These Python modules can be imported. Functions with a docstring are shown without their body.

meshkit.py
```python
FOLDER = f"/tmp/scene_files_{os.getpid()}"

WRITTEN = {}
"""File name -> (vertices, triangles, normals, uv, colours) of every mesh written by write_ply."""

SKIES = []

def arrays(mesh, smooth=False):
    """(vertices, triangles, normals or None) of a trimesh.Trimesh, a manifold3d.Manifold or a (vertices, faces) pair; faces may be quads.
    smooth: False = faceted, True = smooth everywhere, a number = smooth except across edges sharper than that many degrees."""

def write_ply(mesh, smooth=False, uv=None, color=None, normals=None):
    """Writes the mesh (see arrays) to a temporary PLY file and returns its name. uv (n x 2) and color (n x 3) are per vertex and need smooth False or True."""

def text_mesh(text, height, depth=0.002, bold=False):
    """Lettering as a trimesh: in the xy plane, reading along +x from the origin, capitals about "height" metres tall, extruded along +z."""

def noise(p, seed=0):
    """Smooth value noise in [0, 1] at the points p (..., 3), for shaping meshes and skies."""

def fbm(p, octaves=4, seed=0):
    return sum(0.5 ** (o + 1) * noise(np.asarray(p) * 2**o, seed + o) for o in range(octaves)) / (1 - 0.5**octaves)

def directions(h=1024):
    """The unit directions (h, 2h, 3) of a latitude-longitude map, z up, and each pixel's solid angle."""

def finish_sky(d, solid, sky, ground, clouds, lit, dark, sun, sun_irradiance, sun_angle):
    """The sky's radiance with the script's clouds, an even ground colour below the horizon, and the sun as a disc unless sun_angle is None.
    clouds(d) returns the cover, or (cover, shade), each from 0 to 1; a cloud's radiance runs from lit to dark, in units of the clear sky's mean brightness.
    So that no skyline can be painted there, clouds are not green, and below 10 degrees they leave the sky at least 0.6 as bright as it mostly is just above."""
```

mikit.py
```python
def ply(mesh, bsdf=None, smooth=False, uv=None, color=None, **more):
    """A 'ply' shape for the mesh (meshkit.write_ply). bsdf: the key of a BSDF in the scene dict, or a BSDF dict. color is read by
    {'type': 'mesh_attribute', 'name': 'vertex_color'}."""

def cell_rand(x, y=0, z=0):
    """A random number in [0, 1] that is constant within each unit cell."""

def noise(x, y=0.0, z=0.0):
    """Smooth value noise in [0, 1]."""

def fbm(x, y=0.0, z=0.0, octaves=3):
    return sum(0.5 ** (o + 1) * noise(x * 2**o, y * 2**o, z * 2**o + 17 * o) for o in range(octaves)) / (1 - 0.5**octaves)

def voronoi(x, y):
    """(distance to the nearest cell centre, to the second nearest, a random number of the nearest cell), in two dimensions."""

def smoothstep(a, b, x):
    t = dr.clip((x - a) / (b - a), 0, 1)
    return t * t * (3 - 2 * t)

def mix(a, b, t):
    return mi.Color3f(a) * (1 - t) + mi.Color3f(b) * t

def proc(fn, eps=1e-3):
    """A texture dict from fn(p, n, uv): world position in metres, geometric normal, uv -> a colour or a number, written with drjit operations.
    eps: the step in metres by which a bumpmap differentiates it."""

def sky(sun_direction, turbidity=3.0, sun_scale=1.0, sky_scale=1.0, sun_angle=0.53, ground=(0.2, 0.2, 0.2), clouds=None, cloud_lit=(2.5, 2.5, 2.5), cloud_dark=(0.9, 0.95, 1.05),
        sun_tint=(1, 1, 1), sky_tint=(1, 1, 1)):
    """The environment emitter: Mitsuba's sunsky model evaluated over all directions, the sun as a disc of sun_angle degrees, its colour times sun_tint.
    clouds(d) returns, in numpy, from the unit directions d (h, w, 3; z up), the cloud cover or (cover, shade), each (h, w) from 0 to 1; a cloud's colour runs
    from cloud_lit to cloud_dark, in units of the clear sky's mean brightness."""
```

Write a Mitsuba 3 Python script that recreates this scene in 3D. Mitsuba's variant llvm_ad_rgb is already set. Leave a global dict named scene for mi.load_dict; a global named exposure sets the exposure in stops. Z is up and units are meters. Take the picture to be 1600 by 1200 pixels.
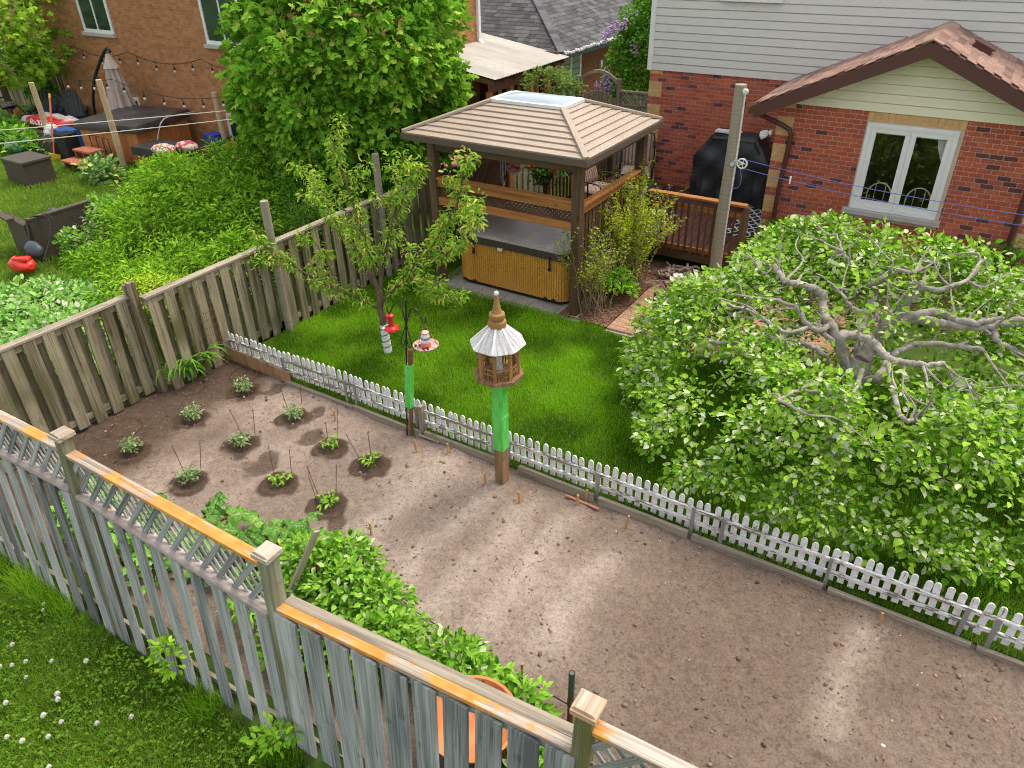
import math, random
import numpy as np
import drjit as dr
import mitsuba as mi
import mikit, meshkit
from mikit import noise, fbm, voronoi, cell_rand, smoothstep, mix

T = mi.ScalarTransform4f
scene, labels = {}, {}
rng = np.random.default_rng(7)
random.seed(7)

# ---------------------------------------------------------------- camera, sky, exposure
def camera_matrix(yaw, pitch, roll, pos):
    y, p, r = map(math.radians, (yaw, pitch, roll))
    f = np.array([-math.sin(y) * math.cos(p), math.cos(y) * math.cos(p), -math.sin(p)])
    rt = np.array([math.cos(y), math.sin(y), 0.0])
    dn = np.cross(f, rt)
    r2, d2 = rt * math.cos(r) + dn * math.sin(r), -rt * math.sin(r) + dn * math.cos(r)
    m = np.eye(4)
    m[:3, 0], m[:3, 1], m[:3, 2], m[:3, 3] = -r2, -d2, f, pos
    return m

CAM = np.array([0.0, 0.0, 5.7])
scene['camera'] = dict(type='perspective', fov=69.32, fov_axis='x', near_clip=0.05, far_clip=400.0,
                       to_world=T(camera_matrix(32.77, 32.41, 1.194, CAM)))

def cloud_cover(d):
    n = meshkit.fbm(d * 3.0, 4, 3)
    return 0.90 + 0.1 * n, np.clip(0.55 * (n - 0.35) * 2, 0, 1)

scene['sky'] = mikit.sky((0.25, 0.45, 1.0), turbidity=3, sun_scale=0.50, sun_angle=34, clouds=cloud_cover,
                         cloud_lit=(1.75, 1.75, 1.78), cloud_dark=(1.2, 1.22, 1.28), sun_tint=(.95, 1.0, 1.06))
exposure = 2.66

# ---------------------------------------------------------------- mesh helpers
def unit(v):
    v = np.asarray(v, float)
    return v / (np.linalg.norm(v) + 1e-12)

SEED = [0]

class MB:
    """Collects boxes, bars, tubes ... into one mesh with uv (u along the grain in metres, v = piece number * 10 + across)."""
    def __init__(self):
        self.v, self.f, self.uv, self.c, self.n = [], [], [], [], 0

    def add(self, v, f, uv=None, color=None):
        v, f = np.asarray(v, float), np.asarray(f, int)
        if f.ndim == 2 and f.shape[1] == 4:
            f = np.vstack([f[:, [0, 1, 2]], f[:, [0, 2, 3]]])
        self.v.append(v)
        self.f.append(f + self.n)
        self.uv.append(np.zeros((len(v), 2)) if uv is None else np.asarray(uv, float))
        self.c.append(np.ones((len(v), 3)) * 0.5 if color is None else np.broadcast_to(color, (len(v), 3)))
        self.n += len(v)
        return self

    def box(self, c, s, R=None, g=None, seed=None, color=None):
        s = np.asarray(s, float)
        l = np.array([[x, y, z] for x in (-.5, .5) for y in (-.5, .5) for z in (-.5, .5)]) * s
        g = int(np.argmax(s)) if g is None else g
        SEED[0] += 1
        k = SEED[0] if seed is None else seed
        o = [i for i in range(3) if i != g]
        uv = np.stack([l[:, g] + (k * 0.37) % 5, k * 10 + l[:, o[0]] + l[:, o[1]]], 1)
        v = (l if R is None else l @ np.asarray(R, float).T) + np.asarray(c, float)
        f = [[0, 1, 3, 2], [4, 6, 7, 5], [0, 4, 5, 1], [2, 3, 7, 6], [0, 2, 6, 4], [1, 5, 7, 3]]
        return self.add(v, f, uv, color)

    def bar(self, a, b, w, h, up=(0, 0, 1), seed=None, color=None):
        a, b = np.asarray(a, float), np.asarray(b, float)
        x = unit(b - a)
        up = np.asarray(up, float)
        if abs(x @ unit(up)) > 0.99:
            up = np.array([0, 1.0, 0])
        y = unit(np.cross(up, x))
        z = np.cross(x, y)
        return self.box((a + b) / 2, (np.linalg.norm(b - a), w, h), np.stack([x, y, z], 1), 0, seed, color)

    def prism(self, pts, thick, origin=(0, 0, 0), X=(1, 0, 0), Y=(0, 0, 1), g=1, color=None):
        """Convex outline (2-d, in the axes X and Y) made 'thick' along X x Y, centred."""
        p = np.asarray(pts, float)
        X, Y = unit(X), unit(Y)
        N = np.cross(X, Y)
        n = len(p)
        SEED[0] += 1
        k = SEED[0]
        base = p[:, :1] * X + p[:, 1:] * Y + np.asarray(origin, float)
        v = np.vstack([base + N * thick / 2, base - N * thick / 2])
        uv1 = np.stack([p[:, g] + (k * 0.37) % 5, k * 10 + p[:, 1 - g]], 1)
        f = [[0, i, i + 1] for i in range(1, n - 1)] + [[n, n + i + 1, n + i] for i in range(1, n - 1)]
        for i in range(n):
            j = (i + 1) % n
            f += [[i, n + i, n + j], [i, n + j, j]]
        return self.add(v, f, np.vstack([uv1, uv1]), color)

    def tube(self, pts, r, n=6, cap=True, color=None):
        p = np.asarray(pts, float)
        r = np.broadcast_to(np.asarray(r, float), (len(p),))
        t = np.gradient(p, axis=0)
        t /= np.linalg.norm(t, axis=1, keepdims=True) + 1e-12
        ref = np.array([0, 0, 1.0]) if abs(t[0, 2]) < 0.9 else np.array([1.0, 0, 0])
        a = np.zeros_like(p)
        cur = unit(np.cross(t[0], ref))
        for i in range(len(p)):
            cur = unit(cur - t[i] * (cur @ t[i]))
            a[i] = cur
        b = np.cross(t, a)
        ang = np.arange(n) * 2 * np.pi / n
        ring = p[:, None] + r[:, None, None] * (np.cos(ang)[None, :, None] * a[:, None] + np.sin(ang)[None, :, None] * b[:, None])
        i, j = np.meshgrid(np.arange(len(p) - 1), np.arange(n), indexing='ij')
        q = np.stack([i * n + j, i * n + (j + 1) % n, (i + 1) * n + (j + 1) % n, (i + 1) * n + j], -1).reshape(-1, 4)
        f = np.vstack([q[:, [0, 1, 2]], q[:, [0, 2, 3]]])
        if cap:
            m = (len(p) - 1) * n
            f = np.vstack([f, [[0, k + 1, k] for k in range(1, n - 1)], [[m, m + k, m + k + 1] for k in range(1, n - 1)]])
        SEED[0] += 1
        s = np.concatenate([[0], np.cumsum(np.linalg.norm(np.diff(p, axis=0), axis=1))])
        uv = np.stack([np.repeat(s, n), SEED[0] * 10 + np.tile(np.abs(np.linspace(-1, 1, n)) * r.max() * 3, len(p))], 1)
        return self.add(ring.reshape(-1, 3), f, uv, color)

    def lathe(self, prof, c=(0, 0, 0), n=14, R=None, color=None):
        pr = np.asarray(prof, float)
        ang = np.arange(n) * 2 * np.pi / n
        v = np.stack([pr[:, :1] * np.cos(ang), pr[:, :1] * np.sin(ang), np.repeat(pr[:, 1:], n, 1)], -1).reshape(-1, 3)
        i, j = np.meshgrid(np.arange(len(pr) - 1), np.arange(n), indexing='ij')
        q = np.stack([i * n + j, i * n + (j + 1) % n, (i + 1) * n + (j + 1) % n, (i + 1) * n + j], -1).reshape(-1, 4)
        m = (len(pr) - 1) * n
        f = np.vstack([q[:, [0, 1, 2]], q[:, [0, 2, 3]], [[0, k + 1, k] for k in range(1, n - 1)], [[m, m + k, m + k + 1] for k in range(1, n - 1)]])
        SEED[0] += 1
        uv = np.stack([v[:, 2], SEED[0] * 10 + v[:, 0] + v[:, 1]], 1)
        if R is not None:
            v = v @ np.asarray(R, float).T
        return self.add(v + np.asarray(c, float), f, uv, color)

    def blob(self, c, s, k=0.15, sub=2, seed=0, color=None, freq=1.5):
        import trimesh
        m = trimesh.creation.icosphere(subdivisions=sub)
        v = np.array(m.vertices)
        v = v * (1 + k * (meshkit.fbm(v * freq + seed * 7.3, 2, 1)[:, None] - .5) * 2)
        return self.add(v * np.asarray(s, float) + np.asarray(c, float), m.faces, v[:, :2] + SEED[0], color)

    def mesh(self):
        return np.vstack(self.v), np.vstack(self.f)

    def arr(self):
        return np.vstack(self.uv), np.vstack(self.c)

def rotz(a):
    c, s = math.cos(a), math.sin(a)
    return np.array([[c, -s, 0], [s, c, 0], [0, 0, 1.0]])

def rotx(a):
    c, s = math.cos(a), math.sin(a)
    return np.array([[1.0, 0, 0], [0, c, -s], [0, s, c]])

def roty(a):
    c, s = math.cos(a), math.sin(a)
    return np.array([[c, 0, s], [0, 1.0, 0], [-s, 0, c]])

USED = {}

def newkey(name, parent=None):
    base = name if parent is None else parent + '__' + name
    n = USED.get(base, 0)
    USED[base] = n + 1
    return base if n == 0 else f'{base}_{n:03d}'

def thing(name, label, cat, group=None):
    key = newkey(name)
    labels[key] = dict(label=label, category=cat)
    if group:
        labels[key]['group'] = group
    return key

def shape(mb, mat, smooth=False, color=False):
    if isinstance(mb, MB):
        uv, c = mb.arr()
        v, f = mb.mesh()
        if color:
            return mikit.ply((v, f), mat, smooth=smooth, color=c)
        if smooth not in (False, True):
            return mikit.ply((v, f), mat, smooth=smooth)
        return mikit.ply((v, f), mat, smooth=smooth, uv=uv)
    return mikit.ply(mb, mat, smooth=smooth)

def obj(name, mb, mat, parent=None, smooth=False, color=False, label=None, to_world=None):
    key = newkey(name, parent)
    s = mb if isinstance(mb, dict) else shape(mb, mat, smooth, color)
    scene[key] = {**s, 'to_world': to_world} if to_world is not None else s
    if label:
        labels.setdefault(key, {})['label'] = label
    return key

def single(name, mb, mat, label, cat, group=None, smooth=False, color=False):
    key = obj(name, mb, mat, None, smooth, color)
    labels[key] = dict(label=label, category=cat)
    if group:
        labels[key]['group'] = group
    return key

def stuff(key):
    labels.setdefault(key, {})['kind'] = 'stuff'

def struct(name, mb, mat, parent=None, smooth=False, color=False, label=None):
    key = obj(name, mb, mat, parent, smooth, color)
    labels[key] = dict(kind='structure')
    if label:
        labels[key]['label'] = label
    return key

def spline(pts, n=8):
    p = np.asarray(pts, float)
    if len(p) < 3:
        t = np.linspace(0, 1, n + 1)[:, None]
        return p[0] * (1 - t) + p[-1] * t
    e = np.vstack([2 * p[0] - p[1], p, 2 * p[-1] - p[-2]])
    out = []
    for i in range(1, len(e) - 2):
        for t in np.linspace(0, 1, n, endpoint=False):
            a, b, c, d = e[i - 1], e[i], e[i + 1], e[i + 2]
            out.append(0.5 * (2 * b + (c - a) * t + (2 * a - 5 * b + 4 * c - d) * t * t + (3 * b - a - 3 * c + d) * t ** 3))
    out.append(p[-1])
    return np.array(out)

# ---------------------------------------------------------------- materials
def rgb(c):
    return {'type': 'rgb', 'value': [float(x) for x in c]}

def srgb(r, g, b):
    c = np.array([r, g, b], float) / 255
    return tuple(np.where(c <= .04045, c / 12.92, ((c + .055) / 1.055) ** 2.4))

def mat(name, color, rough=0.75, spec=0.3, metallic=0.0, bump=None, bump_scale=1.0, eps=2e-3, **more):
    col = rgb(color) if isinstance(color, (tuple, list, np.ndarray)) else ({'type': 'mesh_attribute', 'name': 'vertex_color'} if color == 'vc' else mikit.proc(color, eps))
    b = dict(type='principled', base_color=col, roughness=rough, specular=spec, metallic=metallic, **more)
    if bump is not None:
        b = {'type': 'bumpmap', 'height': mikit.proc(bump, eps), 'scale': bump_scale, 'nested': b}
    scene['mat_' + name] = {'type': 'twosided', 'inner': b}
    return 'mat_' + name

def grain(uv):
    k = cell_rand(dr.floor(uv.y / 10 + 0.5))
    fine = noise(uv.x * 3.0, uv.y * 130.0)
    broad = fbm(uv.x * 1.3, uv.y * 22.0, octaves=2)
    return k, fine, broad

def wood(name, dark, light, moss=None, moss_amount=0.0, rough=0.85, spread=0.5):
    def fn(p, n, uv):
        k, fine, broad = grain(uv)
        t = dr.clip(0.5 + (k - 0.5) * spread + (fine - 0.5) * 0.6 + (broad - 0.5) * 0.85, 0, 1)
        c = mix(dark, light, t)
        if moss is not None:
            m = smoothstep(0.45, 0.8, fbm(p.x * 2.3, p.y * 2.3, p.z * 1.2) + moss_amount)
            c = mix(c, moss, m * 0.8)
        knot = smoothstep(0.86, 0.95, noise(uv.x * 7.0, uv.y * 22.0))
        return c * (1 - 0.30 * knot)
    return mat(name, fn, rough, 0.25)

def painted(name, paint, bare, amount, rough=0.6):
    def fn(p, n, uv):
        k, fine, broad = grain(uv)
        chip = smoothstep(0.0, 0.08, fbm(uv.x * 9.0, uv.y * 60.0) * 0.75 + k * 0.28 + noise(p.x * 1.1, p.y * 1.1, 5.0) * 0.25 - amount)
        c = mix(paint, bare, chip)
        return c * (0.86 + 0.2 * noise(p.x * 30, p.y * 30, p.z * 30))
    return mat(name, fn, rough, 0.35)

M = {}
# ---------------------------------------------------------------- materials used by the setting
TOMATO = [(-8.07, 5.46), (-8.13, 4.62), (-8.21, 3.75), (-6.97, 5.36), (-7.10, 4.57), (-7.05, 3.75), (-6.07, 5.12), (-6.10, 4.29), (-5.41, 5.11), (-5.34, 4.31)]
HOLES = [(-6.79, 5.56, .12), (-6.42, 5.10, .16), (-6.55, 4.40, .2), (-7.72, 5.71, .13), (-5.03, 4.12, .12)]
STREAKS = [(-4.62, 4.9, .17, .9), (-3.88, 4.6, .15, 1.0), (-3.30, 4.5, .17, 1.05), (-2.84, 4.6, .15, 1.0), (-2.18, 4.5, .17, .75), (0.22, 5.0, .16, .7)]

def soil_color(p, n, uv):
    base = mix((.205, .160, .135), (.295, .238, .204), smoothstep(.25, .75, fbm(p.x * 1.1 + 3.0, p.y * 1.1, octaves=4)))
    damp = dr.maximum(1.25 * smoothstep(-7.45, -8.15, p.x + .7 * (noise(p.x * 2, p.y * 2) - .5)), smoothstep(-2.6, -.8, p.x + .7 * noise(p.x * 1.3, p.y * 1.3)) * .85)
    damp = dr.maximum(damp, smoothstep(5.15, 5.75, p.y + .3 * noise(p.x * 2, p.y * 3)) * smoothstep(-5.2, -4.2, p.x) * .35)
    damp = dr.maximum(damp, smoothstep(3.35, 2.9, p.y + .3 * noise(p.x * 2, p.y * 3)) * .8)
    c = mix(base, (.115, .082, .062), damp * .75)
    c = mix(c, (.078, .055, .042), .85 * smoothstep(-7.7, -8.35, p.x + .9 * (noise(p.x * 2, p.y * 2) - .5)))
    dry = mi.Float(0)
    for x, y, w, l in STREAKS:
        wob = (noise(p.y * 2.1, x * 7.0) - .5) * .16
        d = dr.exp(-dr.square((p.x - x + wob) / w)) * smoothstep(l + .25, l - .2, dr.abs(p.y - y))
        dry = dr.maximum(dry, d * (.75 + .3 * noise(p.x * 9, p.y * 5)))
    c = mix(c, (.43, .37, .325), dr.clip(dry, 0, 1) * .42)
    wet = mi.Float(0)
    for x, y in TOMATO:
        wet = dr.maximum(wet, smoothstep(.27, .21, dr.sqrt(dr.square(p.x - x - .05) + dr.square(p.y - y + .05)) + .09 * (noise(p.x * 9, p.y * 9) - .5)))
    for x, y, r in HOLES:
        wet = dr.maximum(wet, smoothstep(r * 1.15, r * .75, dr.sqrt(dr.square(p.x - x) + dr.square((p.y - y) * .8)) + .1 * (noise(p.x * 9, p.y * 9) - .5)) * .8)
    c = mix(c, (.062, .042, .031), wet * .92)
    sp = smoothstep(.80, .92, noise(p.x * 42, p.y * 42, 9.0))
    return c * (.66 + .46 * noise(p.x * 75, p.y * 75) + .25 * noise(p.x * 19, p.y * 19, 3.0)) * (1 - .28 * sp)

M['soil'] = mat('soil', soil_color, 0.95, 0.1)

def turf_color(p, n, uv):
    return mix((.04, .08, .012), (.09, .14, .03), fbm(p.x * 4, p.y * 4, octaves=3))

M['turf'] = mat('turf', turf_color, 0.95, 0.1)
M['leaf'] = 'mat_leaf'
scene['mat_leaf'] = dict(type='principledthin', base_color={'type': 'mesh_attribute', 'name': 'vertex_color'}, roughness=0.42, spec_trans=0.0, diff_trans=0.5, eta=1.38)
M['grass'] = 'mat_grass'
scene['mat_grass'] = dict(type='principledthin', base_color={'type': 'mesh_attribute', 'name': 'vertex_color'}, roughness=0.6, spec_trans=0.0, diff_trans=0.5, eta=1.3)
M['vc'] = mat('vertex_tone', 'vc', 0.8, 0.25)
M['vcgloss'] = mat('vertex_tone_gloss', 'vc', 0.35, 0.5)
M['fence_left'] = wood('fence_left', (.095, .080, .045), (.38, .335, .235), (.10, .105, .04), -.02)
M['fence_near'] = wood('fence_near', (.11, .12, .13), (.43, .445, .45), (.16, .17, .12), -.22, spread=.7)
M['post_near'] = wood('post_near', (.13, .13, .08), (.34, .34, .25), (.13, .12, .025), .02)

def lichen(p, n, uv):
    k, fine, broad = grain(uv)
    wd = mix((.26, .22, .19), (.52, .46, .40), dr.clip(.5 + (broad - .5) * 1.4 + (fine - .5) * .8, 0, 1))
    a = fbm(p.x * 3.1, p.y * 3.1, 2.0, octaves=4) + .30 * (noise(p.x * .9 + 4.0, 1.0) - .5) + .10 * smoothstep(-2.0, -5.0, p.x)
    a = a + .25 * (noise(uv.x * 6.0, uv.y * 40.0) - .5)
    c = mix(wd, mix((.58, .225, .028), (.68, .335, .07), noise(p.x * 14, p.y * 14)), smoothstep(.42, .60, a + .12 * (noise(p.x * 60, p.y * 60) - .5)) * .88)
    return c * (.8 + .3 * fine)

M['lichen_wood'] = mat('lichen_wood', lichen, .85, .2)
M['cap_wood'] = wood('cap_wood', (.28, .24, .19), (.54, .48, .40), (.60, .27, .05), -.06)
M['pale_rail'] = wood('pale_rail', (.26, .22, .20), (.52, .46, .43), (.55, .27, .08), -.16)
M['picket'] = painted('picket', (.74, .75, .77), (.30, .27, .24), .87)
M['picket_rail'] = painted('picket_rail', (.72, .72, .74), (.25, .225, .21), .60)
M['galv'] = mat('galv', (.36, .39, .42), .45, .5, .6)
M['mortar'] = mat('mortar', (.58, .48, .41), .95, .1)
M['timber_grey'] = wood('timber_grey', (.17, .145, .115), (.40, .35, .28))
M['plywood'] = wood('plywood', (.30, .17, .09), (.50, .33, .20))

# ---------------------------------------------------------------- ground
def sheet(x0, x1, y0, y1, step, zf):
    nx, ny = max(2, int(round((x1 - x0) / step)) + 1), max(2, int(round((y1 - y0) / step)) + 1)
    X, Y = np.meshgrid(np.linspace(x0, x1, nx), np.linspace(y0, y1, ny), indexing='ij')
    v = np.stack([X, Y, zf(X, Y)], -1).reshape(-1, 3)
    i, j = np.meshgrid(np.arange(nx - 1), np.arange(ny - 1), indexing='ij')
    f = np.stack([i * ny + j, (i + 1) * ny + j, (i + 1) * ny + j + 1, i * ny + j + 1], -1).reshape(-1, 4)
    return v, np.vstack([f[:, [0, 1, 2]], f[:, [0, 2, 3]]])

def fb(X, Y, s, o=3, seed=0):
    return meshkit.fbm(np.stack([X * s, Y * s, X * 0 + seed * 3.7], -1), o, seed) - .5

def soil_z(X, Y):
    z = .05 * fb(X, Y, .9, 2, 1) + .05 * fb(X, Y, 5, 3, 2) + .024 * fb(X, Y, 20, 3, 3)
    for x, y in TOMATO:
        d = np.hypot(X - x - .04, Y - y + .05)
        z = z - .055 * np.exp(-(d / .13) ** 4) + .022 * np.exp(-((d - .2) / .05) ** 2)
        z = z + .03 * np.exp(-(d / .06) ** 2) + .022 * fb(X, Y, 16, 2, 5) * (d < .25)
    for x, y, r in HOLES:
        z = z - .03 * np.exp(-(np.hypot(X - x, Y - y) / r) ** 4)
    for x, y, w, l in STREAKS:
        z = z + .018 * np.exp(-((X - x) / (w * 1.1)) ** 2) * (np.abs(Y - y) < l + .2)
    return z

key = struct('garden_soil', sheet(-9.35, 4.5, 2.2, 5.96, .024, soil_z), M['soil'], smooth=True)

def lawn_z(X, Y):
    return .02 * fb(X, Y, .8, 2, 4)

LOW = -.33
struct('lawn', sheet(-8.95, 8, 5.96, 16.2, .25, lawn_z), M['turf'], smooth=True)
struct('neighbour_lawn', sheet(-60, -9.26, 2.2, 16.2, .5, lambda X, Y: lawn_z(X, Y) - .03), M['turf'], smooth=True)
struct('near_lawn', sheet(-14, 8, -6, 2.2, .25, lambda X, Y: LOW + .03 * fb(X, Y, 1.0, 2, 6) + .33 * np.clip((Y - 2.05) / .15, 0, 1)), M['turf'], smooth=True)
gb = MB()
gb.box((0, 60, -.45), (500, 500, .2))
struct('ground', gb, M['turf'])

# clods and pebbles lying on the soil: nobody could count them
def clods():
    import trimesh
    ico = trimesh.creation.icosphere(subdivisions=1)
    bv, bf = np.array(ico.vertices), np.array(ico.faces)
    n = 6500
    x = rng.uniform(-9.1, 1.9, n)
    y = rng.uniform(2.6, 5.9, n)
    keep = meshkit.fbm(np.stack([x * 1.4, y * 1.4, x * 0], -1), 3, 8) + .25 * (x < -7.8) + .22 * (x > -1.6) + rng.uniform(-.25, .25, n) > .52
    x, y = x[keep], y[keep]
    n = len(x)
    s =   .0035 + .018 * rng.random(n) ** 12 + .006 * rng.random(n)
    mb = MB()
    var = [bv * (1 + .5 * (meshkit.noise(bv * 1.9 + k * 9.1, k) - .5)[:, None]) for k in range(6)]
    z = soil_z(x, y)
    V, F, C = [], [], []
    for i in range(n):
        R = rotz(rng.uniform(0, 6.28))
        v = (var[i % 6] * s[i] * np.array([1, rng.uniform(.6, 1), rng.uniform(.5, .8)])) @ R.T + (x[i], y[i], z[i] + s[i] * .25)
        V.append(v)
        F.append(bf + i * len(bv))
        q = rng.random()
        if q < .02:
            c = np.array((.55, .53, .50))
        elif q < .06:
            c = np.array((.36, .19, .12))
        else:
            c = np.array((.20, .15, .118)) * rng.uniform(.5, 1.25)
        C.append(np.repeat(c[None], len(bv), 0))
    mb.add(np.vstack(V), np.vstack(F), None, np.vstack(C))
    k = obj('soil_clods', mb, M['vc'], None, True, True)
    labels[k] = dict(label='dark clods and small pebbles scattered over the bare garden soil', category='soil', kind='stuff')

clods()

def blades(n, x0, x1, y0, y1, zf, h, w, cols, keep=None, lean=.5, hv=.5):
    x, y = rng.uniform(x0, x1, n), rng.uniform(y0, y1, n)
    if keep is not None:
        m = keep(x, y)
        x, y = x[m], y[m]
    n = len(x)
    patch = meshkit.fbm(np.stack([x * 1.6, y * 1.6, x * 0], -1), 3, 5)
    hh = h * (1 - hv * .5 + hv * rng.random(n)) * (.65 + .7 * patch)
    a, l, b = rng.uniform(0, 6.28, n), lean * rng.random(n), rng.uniform(0, 6.28, n)
    base = np.stack([x, y, zf(x, y)], -1)
    d = np.stack([np.cos(a) * l, np.sin(a) * l, np.ones(n)], -1)
    side = np.stack([np.cos(b), np.sin(b), np.zeros(n)], -1) * (w * rng.uniform(.6, 1.2, n))[:, None]
    v = np.stack([base - side, base + side, base + d * hh[:, None]], 1).reshape(-1, 3)
    f = np.arange(3 * n).reshape(-1, 3)
    c0, c1 = np.array(cols[0]), np.array(cols[1])
    t = np.clip(.5 + (patch - .5) * 2.4 + rng.normal(0, .22, n), 0, 1)[:, None]
    c = c0 * (1 - t) + c1 * t
    if len(cols) > 2:
        y_ = rng.random(n) < .05
        c[y_] = np.array(cols[2]) * rng.uniform(.7, 1.1, (y_.sum(), 1))
    return v, f, np.repeat(c, 3, 0)

def grass(name, label, parts):
    mb = MB()
    for v, f, c in parts:
        mb.add(v, f, None, c)
    k = obj(name, mb, M['grass'], None, False, True)
    labels[k] = dict(label=label, category='grass', kind='stuff')

def on_lawn(x, y):
    bed = (x > -5.35) & (y > 9.75) & (x < -1.4)
    slab = (x > -8.0) & (x < -4.9) & (y > 9.72)
    return ~bed & ~slab & (y > 6.03) & ~((x > -4.45) & (y > 9.6) & (x < -1))

GREEN = ((.095, .25, .010), (.35, .64, .035), (.48, .56, .14))
GREEN2 = ((.10, .22, .016), (.23, .41, .04), (.42, .42, .12))
grass('lawn_grass', 'thick mown green grass of the back lawn beyond the white picket fence', [
    blades(150000, -8.85, -2.2, 6.02, 10.0, lawn_z, .075, .0055, GREEN, on_lawn),
    blades(75000, -2.2, 3.5, 6.02, 10.0, lawn_z, .075, .0055, GREEN, on_lawn),
    blades(14000, -8.85, -7.7, 9.6, 14, lawn_z, .08, .007, GREEN2, None),
    blades(7000, -9, 2, 5.94, 6.08, lambda X, Y: X * 0 + .0, .10, .006, GREEN2, None)])
grass('rough_grass', 'rough grass with clover in the near yard in front of the grey fence', [
    blades(120000, -8.8, -2.6, -.6, 2.0, lambda X, Y: X * 0 + LOW, .11, .005, GREEN2, lambda x, y: (y > .35) | (x > -6), 1.1),
    blades(9000, -8.8, -2.6, 1.78, 2.1, lambda X, Y: X * 0 + LOW, .24, .005, GREEN, lambda x, y: meshkit.noise(np.stack([x * 2.2, x * 0, x * 0], -1), 3) > .42, .8)])
grass('yard_grass', 'short yellow green grass of the neighbouring yard on the left', [
    blades(75000, -27, -14, 5.5, 12.8, lawn_z, .085, .010, ((.13, .26, .02), (.28, .45, .05), (.45, .46, .16)), None, .8)])

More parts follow.
